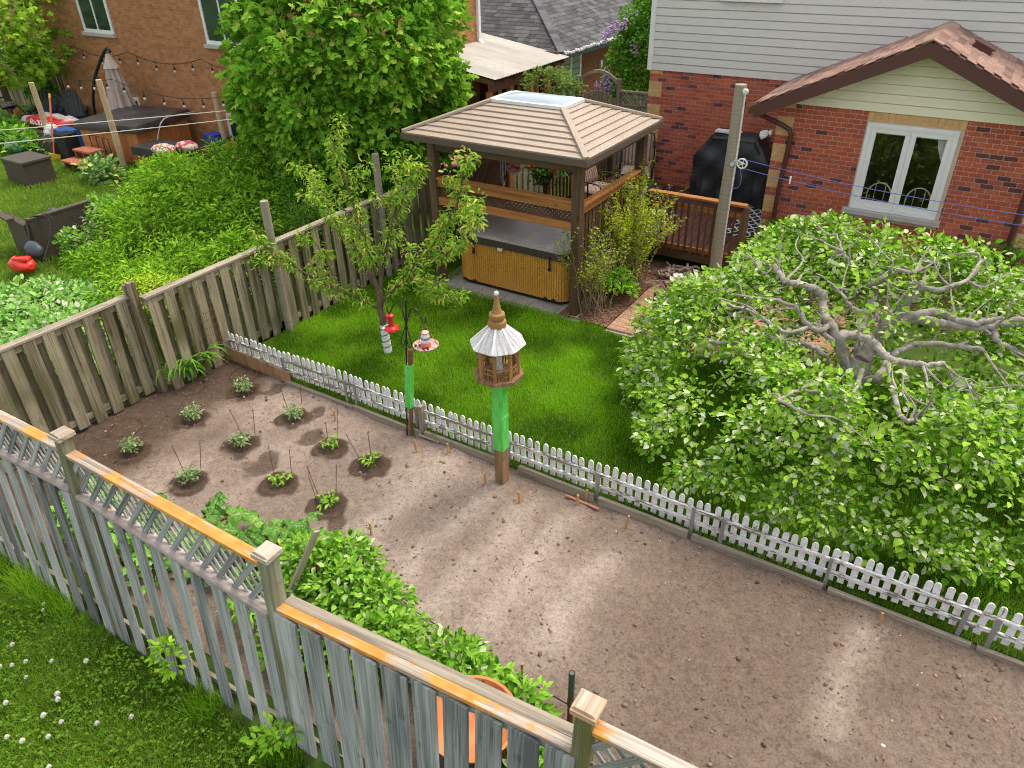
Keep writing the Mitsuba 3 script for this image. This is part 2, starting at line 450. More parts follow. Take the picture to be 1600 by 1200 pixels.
# clover and small weeds in the near lawn
def clover():
    mb = MB()
    n = 5200
    x, y = rng.uniform(-8.6, -2.8, n), rng.uniform(-.4, 1.95, n)
    V, C = [], []
    for k in range(3):
        a = rng.uniform(0, 6.28, n)
        s = rng.uniform(.008, .02, n)
        tilt = rng.normal(0, .3, (n, 2))
        cx, cy = np.cos(a), np.sin(a)
        z = LOW + .05 + .04 * rng.random(n)
        c = np.stack([x + cx * s, y + cy * s, z], -1)
        e1 = np.stack([cx, cy, tilt[:, 0]], -1) * s[:, None]
        e2 = np.stack([-cy, cx, tilt[:, 1]], -1) * s[:, None] * .9
        V.append(np.stack([c - e1, c + e2, c + e1, c - e2], 1).reshape(-1, 3))
        t = rng.random((n, 1))
        C.append(np.repeat(np.array((.10, .24, .02)) * (1 - t) + np.array((.25, .45, .06)) * t, 4, 0))
    v = np.vstack(V)
    mb.add(v, np.arange(len(v)).reshape(-1, 4), None, np.vstack(C))
    k = obj('clover_patch', mb, M['grass'], None, False, True)
    labels[k] = dict(label='low clover leaves spread through the rough near lawn', category='clover', kind='stuff')

clover()
# ---------------------------------------------------------------- grey fence with lattice top in the foreground
def lerp(a, b, t):
    return np.asarray(a, float) * (1 - t) + np.asarray(b, float) * t

nf = thing('lattice_fence', 'weathered grey board fence with lattice top and orange lichen on its caps', 'fence')
POSTS = [((-8.40, 2.00, LOW), (-8.42, 2.20, 2.04)), ((-5.97, 2.03, LOW), (-5.99, 2.23, 2.02)), ((-3.56, 2.12, LOW), (-3.45, 2.19, 1.99)),
         ((-1.10, 2.24, LOW), (-1.02, 2.29, 2.00)), ((1.35, 2.33, LOW), (1.38, 2.38, 2.00))]

def on_post(i, z):
    b, t = POSTS[i]
    return lerp(b, t, (z - b[2]) / (t[2] - b[2]))

for i, (b, t) in enumerate(POSTS):
    m = MB()
    m.bar(b, t, .105, .105, up=(0, 1, 0))
    pk = obj('post', m, M['post_near'], nf)
    m = MB()
    t = np.array(t)
    m.box(t + (0, 0, .018), (.155, .155, .036), rotz(.03), 0)
    m.prism([(-.078, 0), (.078, 0), (.05, .02), (-.05, .02)], .12, t + (0, 0, .036))
    obj('cap', m, M['cap_wood'], pk)

def plank_z(i, s, z):
    return lerp(on_post(i, z), on_post(i + 1, z), s)

CAPZ = [(1.86, 1.88), (1.86, 1.90), (1.50, 1.63), (1.87, 1.88)]
RAILZ = [(1.40, 1.47), (1.45, 1.39), (None, None), (1.42, 1.42)]
for i in range(4):
    z0, z1 = CAPZ[i]
    a, b = on_post(i, z0), on_post(i + 1, z1)
    d = unit(b - a)
    a, b = a + d * .055, b - d * .055
    if i != 2:
        m = MB()
        m.bar(a, b, .092, .034)
        obj('top_rail', m, M['lichen_wood'], nf)
        r0, r1 = on_post(i, RAILZ[i][0]) + d * .055, on_post(i + 1, RAILZ[i][1]) - d * .055
        m = MB()
        m.bar(r0 + (0, -.02, 0), r1 + (0, -.02, 0), .10, .034)
        obj('middle_rail', m, M['pale_rail'], nf)
        m = MB()
        m.bar(r0 + (0, -.03, -.06), r1 + (0, -.03, -.06), .035, .085)
        obj('rail', m, M['fence_near'], nf)
        # lattice: two layers of diagonal slats between the rails
        L = np.linalg.norm(b - a)
        for layer, (sgn, off, step, w) in enumerate(((1, -.012, .185, .048), (-1, .012, .115, .030))):
            s = -.40
            while s < L + .36:
                lo, hi = (s, s + .36) if sgn > 0 else (s + .36, s)
                # clip the slat to the panel
                def at(q, top):
                    base = lerp(a, b, np.clip(q / L, 0, 1)) if top else lerp(r0, r1, np.clip(q / L, 0, 1))
                    return base
                t0, t1 = 0.0, 1.0
                for edge in (0.0, L):
                    dl = hi - lo
                    te = (edge - lo) / dl
                    if (edge == 0.0) == (dl > 0):
                        t0 = max(t0, te)
                    else:
                        t1 = min(t1, te)
                if t1 - t0 > .15:
                    q0, q1 = lo + (hi - lo) * t0, lo + (hi - lo) * t1
                    P0 = lerp(lerp(r0, r1, q0 / L), lerp(a, b, q0 / L), t0)
                    P1 = lerp(lerp(r0, r1, q1 / L), lerp(a, b, q1 / L), t1)
                    m = MB()
                    m.bar(P0 + (0, off, 0), P1 + (0, off, 0), .011, w, up=(d[1], -d[0], 0) if False else np.cross(unit(P1 - P0), (0, 1.0, 0)))
                    obj('lattice_slat', m, M['fence_near'], nf)
                s += step
    else:
        for off in (-.036, .036):
            m = MB()
            m.bar(a + (0, off + .02, .004 if off > 0 else 0), b + (0, off + .02, .004 if off > 0 else 0), .082, .036)
            obj('top_rail', m, M['lichen_wood'] if off < 0 else M['timber_grey'], nf)
        m = MB()
        m.bar(a + (0, -.02, -.07), b + (0, -.02, -.07), .035, .095)
        obj('rail', m, M['fence_near'], nf)
    m = MB()
    m.bar(on_post(i, -.10) + d * .055 + (0, .01, 0), on_post(i + 1, -.10) - d * .055 + (0, .01, 0), .035, .07)
    obj('rail', m, M['post_near'], nf)
    # boards
    n = 10
    w = .203 if i == 2 else .135
    for k in range(n):
        s = (k + .55) / n
        zt = lerp((z0 - .03,), (z1 - .03,), s)[0] if i == 2 else lerp((RAILZ[i][0] - .022,), (RAILZ[i][1] - .022,), s)[0]
        zb = LOW + .03 + rng.uniform(-.04, .03)
        p0, p1 = plank_z(i, s, zb) + (rng.normal(0, .008), -.062, 0), plank_z(i, s + rng.normal(0, .0015), zt) + (0, -.062, 0)
        m = MB()
        m.bar(p0, p1, .02, w * rng.uniform(.92, 1.06), up=(1, 0, 0))
        obj('board', m, M['fence_near'], nf)
        if (i == 2 and k >= 6 and k < 9) or (i == 0 and k > 7):
            m = MB()
            s2 = s + .5 / n
            m.bar(plank_z(i, s2, zb) + (.02, .05, 0), plank_z(i, s2, zt) + (.02, .05, 0), .02, .09, up=(1, 0, 0))
            obj('board', m, M['post_near'], nf)

# ---------------------------------------------------------------- board on board fence on the left
lf = thing('board_fence', 'brown green board fence with alternating upright boards left of the vegetable bed', 'fence')

def left_fence(x, y0, y1, z, mt='fence_left'):
    n = int(round((y1 - y0) / .245))
    st = (y1 - y0) / n
    for k in range(n):
        y = y0 + (k + .5) * st
        m = MB()
        m.bar((x + .045, y, .02 + rng.uniform(-.02, .03)), (x + .045 + rng.normal(0, .006), y + rng.normal(0, .008), z - .02), .02, .148, up=(0, 1, 0))
        obj('board', m, M[mt], lf)
        m = MB()
        m.bar((x - .045, y + st / 2, .02), (x - .045, y + st / 2, z - .02), .02, .148, up=(0, 1, 0))
        obj('board', m, M[mt], lf)
    for zz in (.16, z - .07):
        m = MB()
        m.bar((x, y0, zz), (x, y1, zz), .07, .085)
        obj('rail', m, M['fence_left'], lf)
    m = MB()
    m.bar((x, y0, z), (x, y1, z), .13, .03)
    obj('top_rail', m, M['timber_grey'], lf)

def square_post(x, y, z, s=.09, mt='fence_left'):
    m = MB()
    m.bar((x, y, -.1), (x, y, z), s, s, up=(0, 1, 0))
    obj('post', m, M[mt], lf)

left_fence(-9.17, 2.1, 4.80, 1.49)
left_fence(-8.98, 4.90, 7.0, 1.47)
left_fence(-8.92, 7.12, 9.5, 1.50)
left_fence(-8.86, 9.62, 12.0, 1.50)
left_fence(-8.86, 12.1, 17.0, 1.45, 'timber_grey')
square_post(-9.07, 4.85, 1.70)
square_post(-9.15, 4.82, 1.66, .06)
square_post(-8.86, 12.05, 1.6)
for x, y, z in ((-8.85, 7.06, 2.18), (-8.84, 9.55, 2.28)):
    m = MB()
    m.tube([(x + .02, y, -.1), (x, y, 1), (x, y + .01, z)], .062, 10)
    obj('post', m, M['timber_grey'], lf, smooth=40, label='tall grey round post rising above the fence')

# chicken wire along the foot of the left fence
m = MB()
for k in range(46):
    y = 2.6 + k * .055
    pts = [(-9.15 + .01 * math.sin(k * 1.3 + j), y + (.018 if (j + k) % 2 else -.018), .02 + j * .05) for j in range(9)]
    m.tube(pts, .0016, 3, False)
single('chicken_wire', m, M['galv'], 'low strip of wire mesh along the foot of the left board fence', 'wire mesh')

# ---------------------------------------------------------------- white picket fence
pf = thing('picket_fence', 'low white picket fence with flaking paint between vegetable bed and lawn', 'fence')
x = -9.03
picket = [(-.031, 0), (.031, 0), (.031, .375), (.022, .397), (.008, .407), (-.008, .407), (-.022, .397), (-.031, .375)]
variants = []
for k in range(8):
    m = MB()
    m.prism(picket, .016)
    variants.append(shape(m, M['picket']))
k = 0
while x < 2.3:
    zz = .072 + .014 * math.sin(x * 1.7) + .008 * math.sin(x * 4.3) + rng.normal(0, .008)
    obj('picket', variants[k % 8], None, pf, to_world=T().translate([x, 6.0, zz]).rotate([0, 1, 0], float(rng.normal(0, 1.6))))
    x += .0985 if not (1.08 < x < 1.14) else .13
    k += 1
breaks = [-9.06, -7.74, -6.45, -5.28, -4.02, -2.70, -1.58, -1.26, -.19, 1.10, 2.4]
for a, b in zip(breaks[:-1], breaks[1:]):
    for zz in (.185, .350):
        m = MB()
        dz = rng.normal(0, .006)
        m.bar((a + .012, 5.972, zz + dz), (b - .012, 5.972, zz + rng.normal(0, .006)), .026, .042)
        obj('rail', m, M['picket_rail'], pf)
for x in (-7.74, -6.53, -6.36, -5.30, -4.12, -3.90, -2.70, -1.58, -1.26, -.19, .98, 1.22):
    m = MB()
    for dx, w in ((0, .012), (-.014, .006), (.014, .006)):
        m.bar((x + dx, 5.945 - w / 2, -.05), (x + dx + rng.normal(0, .004), 5.945 - w / 2, .40), .012, .034 if dx == 0 else .012, up=(1, 0, 0))
    obj('metal_stake', m, M['galv'], pf)
m = MB()
m.bar((-5.21, 5.94, -.05), (-5.21, 5.94, .44), .07, .055, up=(1, 0, 0))
obj('post', m, M['timber_grey'], pf)
m = MB()
m.bar((-9.07, 5.98, 0), (-9.07, 5.98, .5), .05, .05, up=(1, 0, 0))
obj('post', m, M['picket'], pf)

ce = thing('garden_edging', 'worn timber edging boards lying at the foot of the picket fence', 'edging')
for a, b, z in ((-7.7, -6.4, .03), (-6.38, -5.2, .05), (-5.15, -3.9, .07), (-3.72, -2.72, .09), (-2.66, -1.6, .075), (-1.55, -.2, .05), (-.15, 1.1, .03), (1.15, 2.6, .01)):
    m = MB()
    m.bar((a, 5.935 - .03, z - .045), (b, 5.935 - .03 + rng.normal(0, .006), z - .045 - rng.uniform(0, .015)), .045, .13)
    obj('edging_board', m, M['timber_grey'], ce)

m = MB()
m.prism([(0, 0), (1.42, -.02), (1.42, .17), (.6, .21), (0, .215)], .016, (-9.04, 5.925, .02))
single('plywood_board', m, M['plywood'], 'weathered plywood board leaning low against the left end of the picket fence', 'board')
# ---------------------------------------------------------------- red brick house on the right
def brickmat(name, a, b):
    def fn(p, n, uv):
        return mix(a, b, noise(p.x * 23, p.y * 23, p.z * 31)) * (.8 + .4 * noise(p.x * 130, p.y * 130, p.z * 130))
    return mat(name, fn, .9, .15)

BR = [brickmat('brick_red', (.45, .108, .062), (.35, .082, .052)), brickmat('brick_orange', (.50, .135, .066), (.40, .10, .055)),
      brickmat('brick_rose', (.41, .115, .08), (.32, .088, .064)), brickmat('brick_dark', (.150, .058, .060), (.105, .045, .048)),
      brickmat('brick_tan', (.64, .42, .19), (.55, .35, .15))]
BRC = [(.40, .095, .057), (.45, .118, .060), (.365, .10, .072), (.13, .051, .054), (.60, .385, .17)]
M['siding_cream'] = mat('siding_cream', (.78, .75, .58), .5, .4)
M['siding_grey'] = mat('siding_grey', (.60, .60, .575), .5, .4)
M['white'] = mat('white', (.72, .74, .76), .4, .5)
M['brown_metal'] = mat('brown_metal', (.085, .030, .026), .45, .5)
M['dark'] = mat('dark', (.02, .02, .022), .6, .3)
M['stone'] = mat('stone', lambda p, n, uv: mix((.36, .34, .32), (.50, .48, .46), fbm(p.x * 9, p.y * 9, p.z * 9)), .9, .2)
M['concrete'] = mat('concrete', lambda p, n, uv: mix((.28, .265, .24), (.42, .40, .37), fbm(p.x * 4, p.y * 4, octaves=4)) * (.85 + .25 * noise(p.x * 80, p.y * 80)), .9, .2)
scene['mat_pane'] = dict(type='thindielectric', int_ior=1.5)
M['pane'] = 'mat_pane'

hs = thing('brick_house', 'red brick house with pale siding above and a gabled extension with a white window', 'house')
m = MB()
m.box((-2.1, 20, 1.3), (9.0, 7.974, 3.04), g=0)
main = obj('main_wall', m, M['mortar'], hs)
m = MB()
m.box((-1.115, 15.0, 1.3), (4.366, 1.974, 3.04), g=0)
# front wall of the extension with the window opening cut out: four blocks round it
m = MB()
WX0, WX1, WZ0, WZ1 = -1.80, -.43, 1.20, 2.66
m.box(((-3.298 + WX0) / 2, 14.11, 1.3), (WX0 + 3.298, .196, 3.04), g=0)
m.box(((WX1 + 1.068) / 2, 14.11, 1.3), (1.068 - WX1, .196, 3.04), g=0)
m.box(((WX0 + WX1) / 2, 14.11, (WZ0 - .22) / 2), (WX1 - WX0, .196, WZ0 + .22), g=0)
m.box(((WX0 + WX1) / 2, 14.11, (WZ1 + 2.82) / 2), (WX1 - WX0, .196, 2.82 - WZ1), g=0)
m.box((-3.2, 15.1, 1.3), (.196, 1.78, 3.04), g=1)
m.box((.97, 15.1, 1.3), (.196, 1.78, 3.04), g=1)
ext = obj('extension_wall', m, M['mortar'], hs)

unit_brick = []
for k in range(5):
    m = MB()
    # a slightly pillowed brick, one unit long, so that copies may be shortened
    m.prism([(-.5, 0), (.5, 0), (.5, 1), (-.5, 1)], 1, (0, 0, 0))
    unit_brick.append(shape(m, BR[k]))

BW, BH, JT = .198, .0785, .0125
field = {}

def add_brick(holder, x0, x1, z, y, tone, single_part, h=BH - JT):
    w = x1 - x0
    pr = rng.uniform(-.002, .0025)
    if single_part:
        obj('brick', unit_brick[tone], None, holder, to_world=T().translate([(x0 + x1) / 2, y + .05 - pr, z]).scale([w, .1, h]))
    else:
        mb = field.setdefault(holder, MB())
        mb.box(((x0 + x1) / 2, y + .05 - pr, z + h / 2), (w, .1, h), color=np.array(BRC[tone]) * rng.uniform(.82, 1.15))

def brick_wall(holder, x0, x1, z0, z1, y, hole=None, part=lambda x, z: False, quoin=(), first=0):
    r = 0
    z = z1 - BH + JT
    while z > z0:
        tanrow = (r + first) % 6
        off = -.5 * BW if r % 2 else 0.0
        x = x0 + off
        while x < x1 - .02:
            a, b = max(x, x0), min(x + BW - JT, x1)
            if b - a > .03:
                xs = [(a, b)]
                if tanrow not in (1, 2):
                    for qa, qb in quoin:
                        for e in (qa, qb):
                            xs = [s for p, q in xs for s in (((p, e - JT / 2), (e + JT / 2, q)) if p + .02 < e < q - .02 else ((p, q),))]
                if hole and z + BH > hole[2] and z < hole[3]:
                    xs = [(p, q) for s, t in xs for p, q in ((s, min(t, hole[0] - .004)), (max(s, hole[1] + .004), t)) if q - p > .02]
                for p, q in xs:
                    inq = any(qa <= (p + q) / 2 <= qb for qa, qb in quoin)
                    if inq and tanrow not in (1, 2):
                        tone = 4
                    else:
                        tone = int(rng.choice(4, p=[.38, .29, .22, .11]))
                    add_brick(holder, p, q, z, y, tone, part((p + q) / 2, z))
            x += BW
        z -= BH
        r += 1

count = [0]
def pick(x, z):
    ok = z > .88 and x < .62 and count[0] < 300
    count[0] += ok
    return ok

brick_wall(ext, -3.30, 1.07, -.1, 2.825, 14.0, (WX0 - .03, WX1 + .06, WZ0 - .09, 2.83), pick, ((-3.31, -3.02), (.79, 1.08)), first=0)
brick_wall(main, -6.60, -3.2, -.1, 2.825, 16.0, None, lambda x, z: False, ((-6.61, -6.31),), first=0)
for h, mb in field.items():
    k = obj('brickwork', mb, M['vc'], h, color=True)
    stuff(k)
# soldier course over the window
nb = 14
for k in range(nb):
    a = -1.83 + k * (1.46 / nb)
    obj('lintel_brick', unit_brick[4], None, ext, to_world=T().translate([a + .052, 14.045, 2.675]).scale([.093, .1, .142]))

# siding
def siding(holder, x0, x1, z0, n, h, y, mt, clip=None):
    for k in range(n):
        z = z0 + k * h
        a, b = (x0, x1) if clip is None else clip(z)
        if b - a < .15:
            continue
        m = MB()
        m.prism([(.02, 0), (-.030, 0), (-.030, .006), (-.016, h - .017), (.02, h - .017)], b - a, ((a + b) / 2, y, z), (0, 1, 0), (0, 0, 1))
        obj('siding_board', m, mt, holder)

m = MB()
m.box((-2.1, 20.0, 4.6), (9.04, 7.98, 3.55), g=0)
up = obj('upper_wall', m, M['siding_grey'], hs)
siding(up, -6.55, 2.5, 2.83, 20, .150, 16.0, M['siding_grey'])
m = MB()
m.box((-6.60, 15.985, 4.4), (.10, .09, 3.15))
obj('corner_trim', m, M['white'], up)
m = MB()
m.box((-4.62, 15.95, 4.24), (1.20, .10, .10), g=0)
m.box((-4.62, 15.97, 4.9), (1.14, .06, 1.3), g=0)
obj('window_frame', m, M['white'], up)
m = MB()
m.prism([(-2.28, 0), (2.28, 0), (0, 1.06)], .1, (-1.115, 14.07, 2.83))
gable = obj('gable', m, M['siding_cream'], hs)
siding(gable, 0, 0, 2.832, 8, .148, 14.0, M['siding_cream'], lambda z: (-1.115 - (1 - (z + .07 - 2.83) / 1.10) * 2.30, -1.115 + (1 - (z + .07 - 2.83) / 1.10) * 2.30) if z > 2.84 else (-3.34, 1.11))
m = MB()
m.box((-3.42, 14.9, 2.80), (.30, 2.2, .04), g=1)
m.box((1.2, 14.9, 2.80), (.30, 2.2, .04), g=1)
obj('soffit', m, M['siding_cream'], gable)

# extension roof with fascia and shingles
PKX, PKZ, SL, EX = -1.115, 3.985, .455, 2.52
sx = math.sqrt(1 + SL * SL)
m = MB()
for s in (-1, 1):
    a = np.array((PKX, 14.77, PKZ - .03))
    b = np.array((PKX + s * EX, 14.77, PKZ - .03 - SL * EX))
    m.bar(a, b, 2.44, .05, up=(0, 0, 1))
M['shingle'] = mat('shingle', 'vc', .95, .1)
rf = obj('extension_roof', m, M['brown_metal'], hs)
for s in (-1, 1):
    m = MB()
    a = np.array((PKX, 13.53, PKZ - .115))
    b = np.array((PKX + s * EX, 13.53, PKZ - .115 - SL * EX))
    m.bar(a + np.array((-s * .02, 0, .009)), b, .03, .20, up=(0, 0, 1))
    obj('fascia', m, M['brown_metal'], rf)
SHT = [(.27, .175, .145), (.22, .142, .12), (.31, .205, .172), (.17, .112, .098)]
left_sh = MB()
sh_mats = [mat(f'shingle_{k}', (lambda c: (lambda p, n, uv: mi.Color3f(c) * (.6 + .8 * noise(p.x * 90, p.y * 90, p.z * 90))))(c), .95, .1) for k, c in enumerate(SHT)]
sh_unit = []
for k in range(4):
    mm = MB()
    mm.box((0, 0, 0), (.16, .295, .012), g=0)
    sh_unit.append(shape(mm, sh_mats[k]))
for s in (-1, 1):
    d = np.array((s / sx, 0, -SL / sx))
    nrm = np.array((s * SL / sx, 0, 1 / sx))
    L = EX * sx
    row = 0
    q = .06
    while q < L + .02:
        y = 13.50 + (.15 if row % 2 else 0)
        while y < 15.98:
            k = int(rng.choice(4, p=[.35, .3, .2, .15]))
            c = np.array((PKX, min(y + .15, 15.85), PKZ)) + d * q + nrm * (.012 + rng.uniform(0, .004))
            tilt = np.stack([d, (0, 1, 0), np.cross(d, (0, 1, 0))], 1)
            if tilt[2, 2] < 0:
                tilt[:, 2] *= -1
                tilt[:, 1] *= -1
            tt = tilt @ roty(.045)
            if s > 0 and q < 1.9:
                mat4 = np.eye(4)
                mat4[:3, :3], mat4[:3, 3] = tt, c
                obj('shingle', sh_unit[k], None, rf, to_world=T(mat4))
            else:
                left_sh.box(c, (.16, .295, .012), tt, 0, color=np.array(SHT[k]) * rng.uniform(.9, 1.1))
            y += .30
        q += .14
        row += 1
stuff(obj('shingle_field', left_sh, M['shingle'], rf, color=True))
m = MB()
y = 13.5
while y < 15.95:
    for s in (-1, 1):
        m.bar((PKX - s * .004, y + .15, PKZ + .028), (PKX + s * .15, y + .15, PKZ + .028 - .15 * SL), .29, .012, color=np.array(SHT[int(rng.integers(4))]) * 1.02)
    y += .16
obj('ridge_cap', m, M['shingle'], rf, color=True)
m = MB()
R = roty(math.atan(SL))
vc = np.array((PKX + .62, 14.9, PKZ - .62 * SL + .06))
m.box(vc, (.30, .30, .09), R)
m.box(vc + R @ np.array((0, 0, .055)), (.36, .36, .02), R)
obj('roof_vent', m, M['brown_metal'], rf)
m = MB()
m.bar((PKX - EX - .02, 13.55, PKZ - SL * EX - .10), (PKX - EX - .02, 15.98, PKZ - SL * EX - .10), .10, .10)
obj('gutter', m, M['brown_metal'], rf)

# window of the extension
wn = obj('window', (lambda m: (m.box(((WX0 + WX1) / 2, 14.02, WZ1 - .035), (WX1 - WX0, .14, .07), g=0), m.box(((WX0 + WX1) / 2, 14.02, WZ0 + .035), (WX1 - WX0, .14, .07), g=0),
     m.box((WX0 + .035, 14.02, (WZ0 + WZ1) / 2), (.07, .14, WZ1 - WZ0 - .142)), m.box((WX1 - .035, 14.02, (WZ0 + WZ1) / 2), (.07, .14, WZ1 - WZ0 - .142)), m)[-1])(MB()), M['white'], hs)
WC = (WX0 + WX1) / 2
for a, b in ((WX0 + .072, WC - .002), (WC + .002, WX1 - .072)):
    m = MB()
    z0, z1 = WZ0 + .072, WZ1 - .072
    for zz in (z0 + .04, z1 - .04):
        m.box(((a + b) / 2, 14.01, zz), (b - a, .08, .08), g=0)
    for xx in (a + .04, b - .04):
        m.box((xx, 14.01, (z0 + z1) / 2), (.08, .08, z1 - z0 - .162))
    obj('sash', m, M['white'], wn)
    m = MB()
    m.add([(a + .07, 14.012, z0 + .07), (b - .07, 14.012, z0 + .07), (b - .07, 14.012, z1 - .07), (a + .07, 14.012, z1 - .07)], [[0, 1, 2, 3]])
    obj('pane', m, M['pane'], wn)
m = MB()
m.box((WC, 13.97, WZ0 - .045), (1.56, .22, .075), g=0)
obj('sill', m, M['stone'], wn)
m = MB()
m.box((WC, 14.16, WZ1 - .17), (1.22, .02, .07), g=0)
obj('blind', m, mat('blind', (.55, .62, .55), .7, .2), wn)
m = MB()
for k in range(9):
    m.tube([(WX1 - .16 - k * .018, 14.2 + .012 * (k % 2), WZ1 - .12), (WX1 - .15 - k * .016 + .03, 14.2, WZ1 - .35), (WX1 - .10 - k * .004, 14.2, WZ1 - .6), (WX1 - .10, 14.2, WZ0 + .1)], .012, 5)
obj('curtain', m, M['white'], wn)
m = MB()
m.box((WC, 15.98, 1.7), (2.6, .02, 2.6))
m.box((WC, 15.1, .75), (2.6, 1.75, .02))
obj('inner_room', m, mat('room', (.06, .055, .03), .8, .2), wn)
for x in (-1.42, -.78):
    c = thing('dining_chair', ('left' if x < -1 else 'right') + ' of two pale round backed chairs seen through the extension window', 'chair')
    m = MB()
    m.tube([(x + .20 * math.cos(t), 14.45, 1.32 + .24 * math.sin(t)) for t in np.linspace(0, math.pi, 15)], .012, 6)
    for q in (-.08, .08):
        m.tube([(x + q, 14.45, .9), (x + q, 14.45, 1.53)], .006, 5)
    m.tube([(x - .20, 14.45, 1.32), (x - .19, 14.45, .77)], .012, 6)
    m.tube([(x + .20, 14.45, 1.32), (x + .19, 14.45, .77)], .012, 6)
    obj('backrest', m, M['siding_cream'], c)
    m = MB()
    m.lathe([(.2, 0), (.21, .02), (.2, .04)], (x, 14.62, 1.08))
    obj('seat', m, M['siding_cream'], c)

# downpipes and floodlight
for pts in ([(-3.60, 13.96, 2.60), (-3.2, 13.95, 2.47), (-3.04, 13.94, 2.40), (-3.0, 13.93, 2.30), (-3.05, 13.94, 1.3), (-3.05, 13.94, .05)], [(.72, 13.94, 2.78), (.72, 13.94, 1.5), (.72, 13.94, .05)]):
    m = MB()
    m.tube(pts, .042, 8)
    obj('downpipe', m, M['brown_metal'], hs, smooth=40)
m = MB()
m.lathe([(.05, 0), (.055, .02), (.03, .05)], (-3.36, 14.0, 2.30), 10, roty(-math.pi / 2))
m.lathe([(.02, 0), (.05, .05), (.06, .12), (.055, .13)], (-3.42, 13.98, 2.33), 10, roty(-2.2))
m.lathe([(.02, 0), (.05, .05), (.06, .12), (.055, .13)], (-3.42, 13.98, 2.27), 10, roty(-1.9) @ rotx(.5))
obj('floodlight', m, M['white'], hs, smooth=40)

# ---------------------------------------------------------------- deck
M['deck'] = wood('deck', (.045, .017, .014), (.115, .050, .040), rough=.6)
M['cedar'] = wood('cedar', (.22, .085, .025), (.46, .20, .065), rough=.7)
M['brown_wood'] = wood('brown_wood', (.055, .030, .017), (.17, .098, .055), rough=.75)
M['paver'] = wood('paver', (.30, .17, .115), (.46, .29, .21))
dk = thing('deck', 'dark red brown wooden deck along the brick house with cedar rails', 'deck')
DZ = .43
x = -7.35
while x < -3.36:
    m = MB()
    m.box((x + .07, 14.24 if x > -5.05 else 14.12, DZ - .018), (.136, 3.48 if x > -5.05 else 3.72, .032), g=1)
    obj('deck_board', m, M['deck'], dk)
    x += .142
m = MB()
m.box((-5.35, 14.2, DZ - .13), (4.0, 3.3, .18), g=0)
obj('deck_frame', m, M['brown_wood'], dk)

def railing(a, b, zb, zt, n, capw=.14, name='cedar', bal='brown_wood'):
    a, b = np.array(a, float), np.array(b, float)
    ax, bx = np.append(a, 0), np.append(b, 0)
    m = MB()
    m.bar(ax + (0, 0, zt), bx + (0, 0, zt), capw, .036)
    obj('top_rail', m, M[name], dk)
    for zz in (zt - .19, zb + .08):
        m = MB()
        m.bar(ax + (0, 0, zz), bx + (0, 0, zz), .04, .085)
        obj('rail', m, M[name], dk)
    d = unit(bx - ax)
    side = np.array((d[1], -d[0], 0))
    for k in range(n):
        p = lerp(ax, bx, (k + .5) / n) + side * .035
        m = MB()
        m.bar(p + (0, 0, zb), p + (0, 0, zt - .10), .035, .035, up=(0, 1, 0))
        obj('baluster', m, M[bal], dk)
    for p in (ax, bx):
        m = MB()
        m.bar(p + (0, 0, 0), p + (0, 0, zt - .02), .09, .09, up=(0, 1, 0))
        obj('post', m, M[bal], dk)

railing((-4.98, 12.5), (-3.20, 12.5), DZ - .05, 1.42, 15)
railing((-7.38, 12.9), (-7.38, 15.9), DZ, 1.36, 20)

m = MB()
m.box((-3.62, 14.55, DZ + .006), (.50, 1.9, .008), g=1)
def rug_fn(p, n, uv):
    u, v = p.x * 5.2, p.y * 3.6
    a, b = dr.abs((u + v) - dr.round(u + v)), dr.abs((u - v) - dr.round(u - v))
    return dr.select(dr.minimum(a, b) < .085, mi.Color3f(.62, .63, .64), mi.Color3f(.035, .04, .05))
single('rug', m, mat('rug', rug_fn, .95, .1), 'dark outdoor rug with white diamond lines on the deck beside the brick corner', 'rug')

# ---------------------------------------------------------------- patio and beds
m = MB()
m.box((-2.55, 11.1, -.035), (3.75, 2.84, .08), g=0)
pt = struct('patio', m, M['concrete'])
y = 9.72
while y < 12.45:
    x = -4.42 + (.3 if int(round((y - 9.72) / .142)) % 2 else 0) - .3
    while x < -.75:
        a, b = max(x, -4.42), min(x + .6, -.7)
        if b - a > .08:
            m = MB()
            m.box(((a + b) / 2, y + .068, .02 + rng.uniform(-.003, .003)), (b - a - .008, .134, .04), g=0)
            obj('paver', m, M['paver'], pt)
        x += .6
    y += .142

def mulch_z(X, Y):
    return .045 + .03 * fb(X, Y, 7, 3, 9) + .03 * fb(X, Y, 30, 2, 9)
M['mulch'] = mat('mulch', lambda p, n, uv: mix((.075, .038, .026), (.26, .15, .105), noise(p.x * 34, p.y * 70)) * (.7 + .5 * noise(p.x * 9, p.y * 9)), .95, .1)
struct('mulch_bed', sheet(-5.32, -4.43, 9.72, 12.6, .03, mulch_z), M['mulch'], smooth=False)
m = MB()
mulch2 = sheet(-3.0, 4, 12.3, 14.0, .06, mulch_z)
struct('flower_bed', mulch2, M['mulch'])
def chips():
    m = MB()
    for k in range(900):
        x, y = rng.uniform(-5.3, -4.45), rng.uniform(9.72, 12.4)
        a = rng.uniform(0, 3.14)
        s = rng.uniform(.02, .05)
        m.box((x, y, mulch_z(np.array(x), np.array(y)) + .012), (s, .012, .008), rotz(a) @ rotx(rng.uniform(-.5, .5)), color=np.array((.26, .15, .10)) * rng.uniform(.4, 1.5))
    k = obj('bark_chips', m, M['vc'], None, color=True)
    labels[k] = dict(label='brown bark chips over the bed beside the gazebo', category='bark', kind='stuff')
chips()
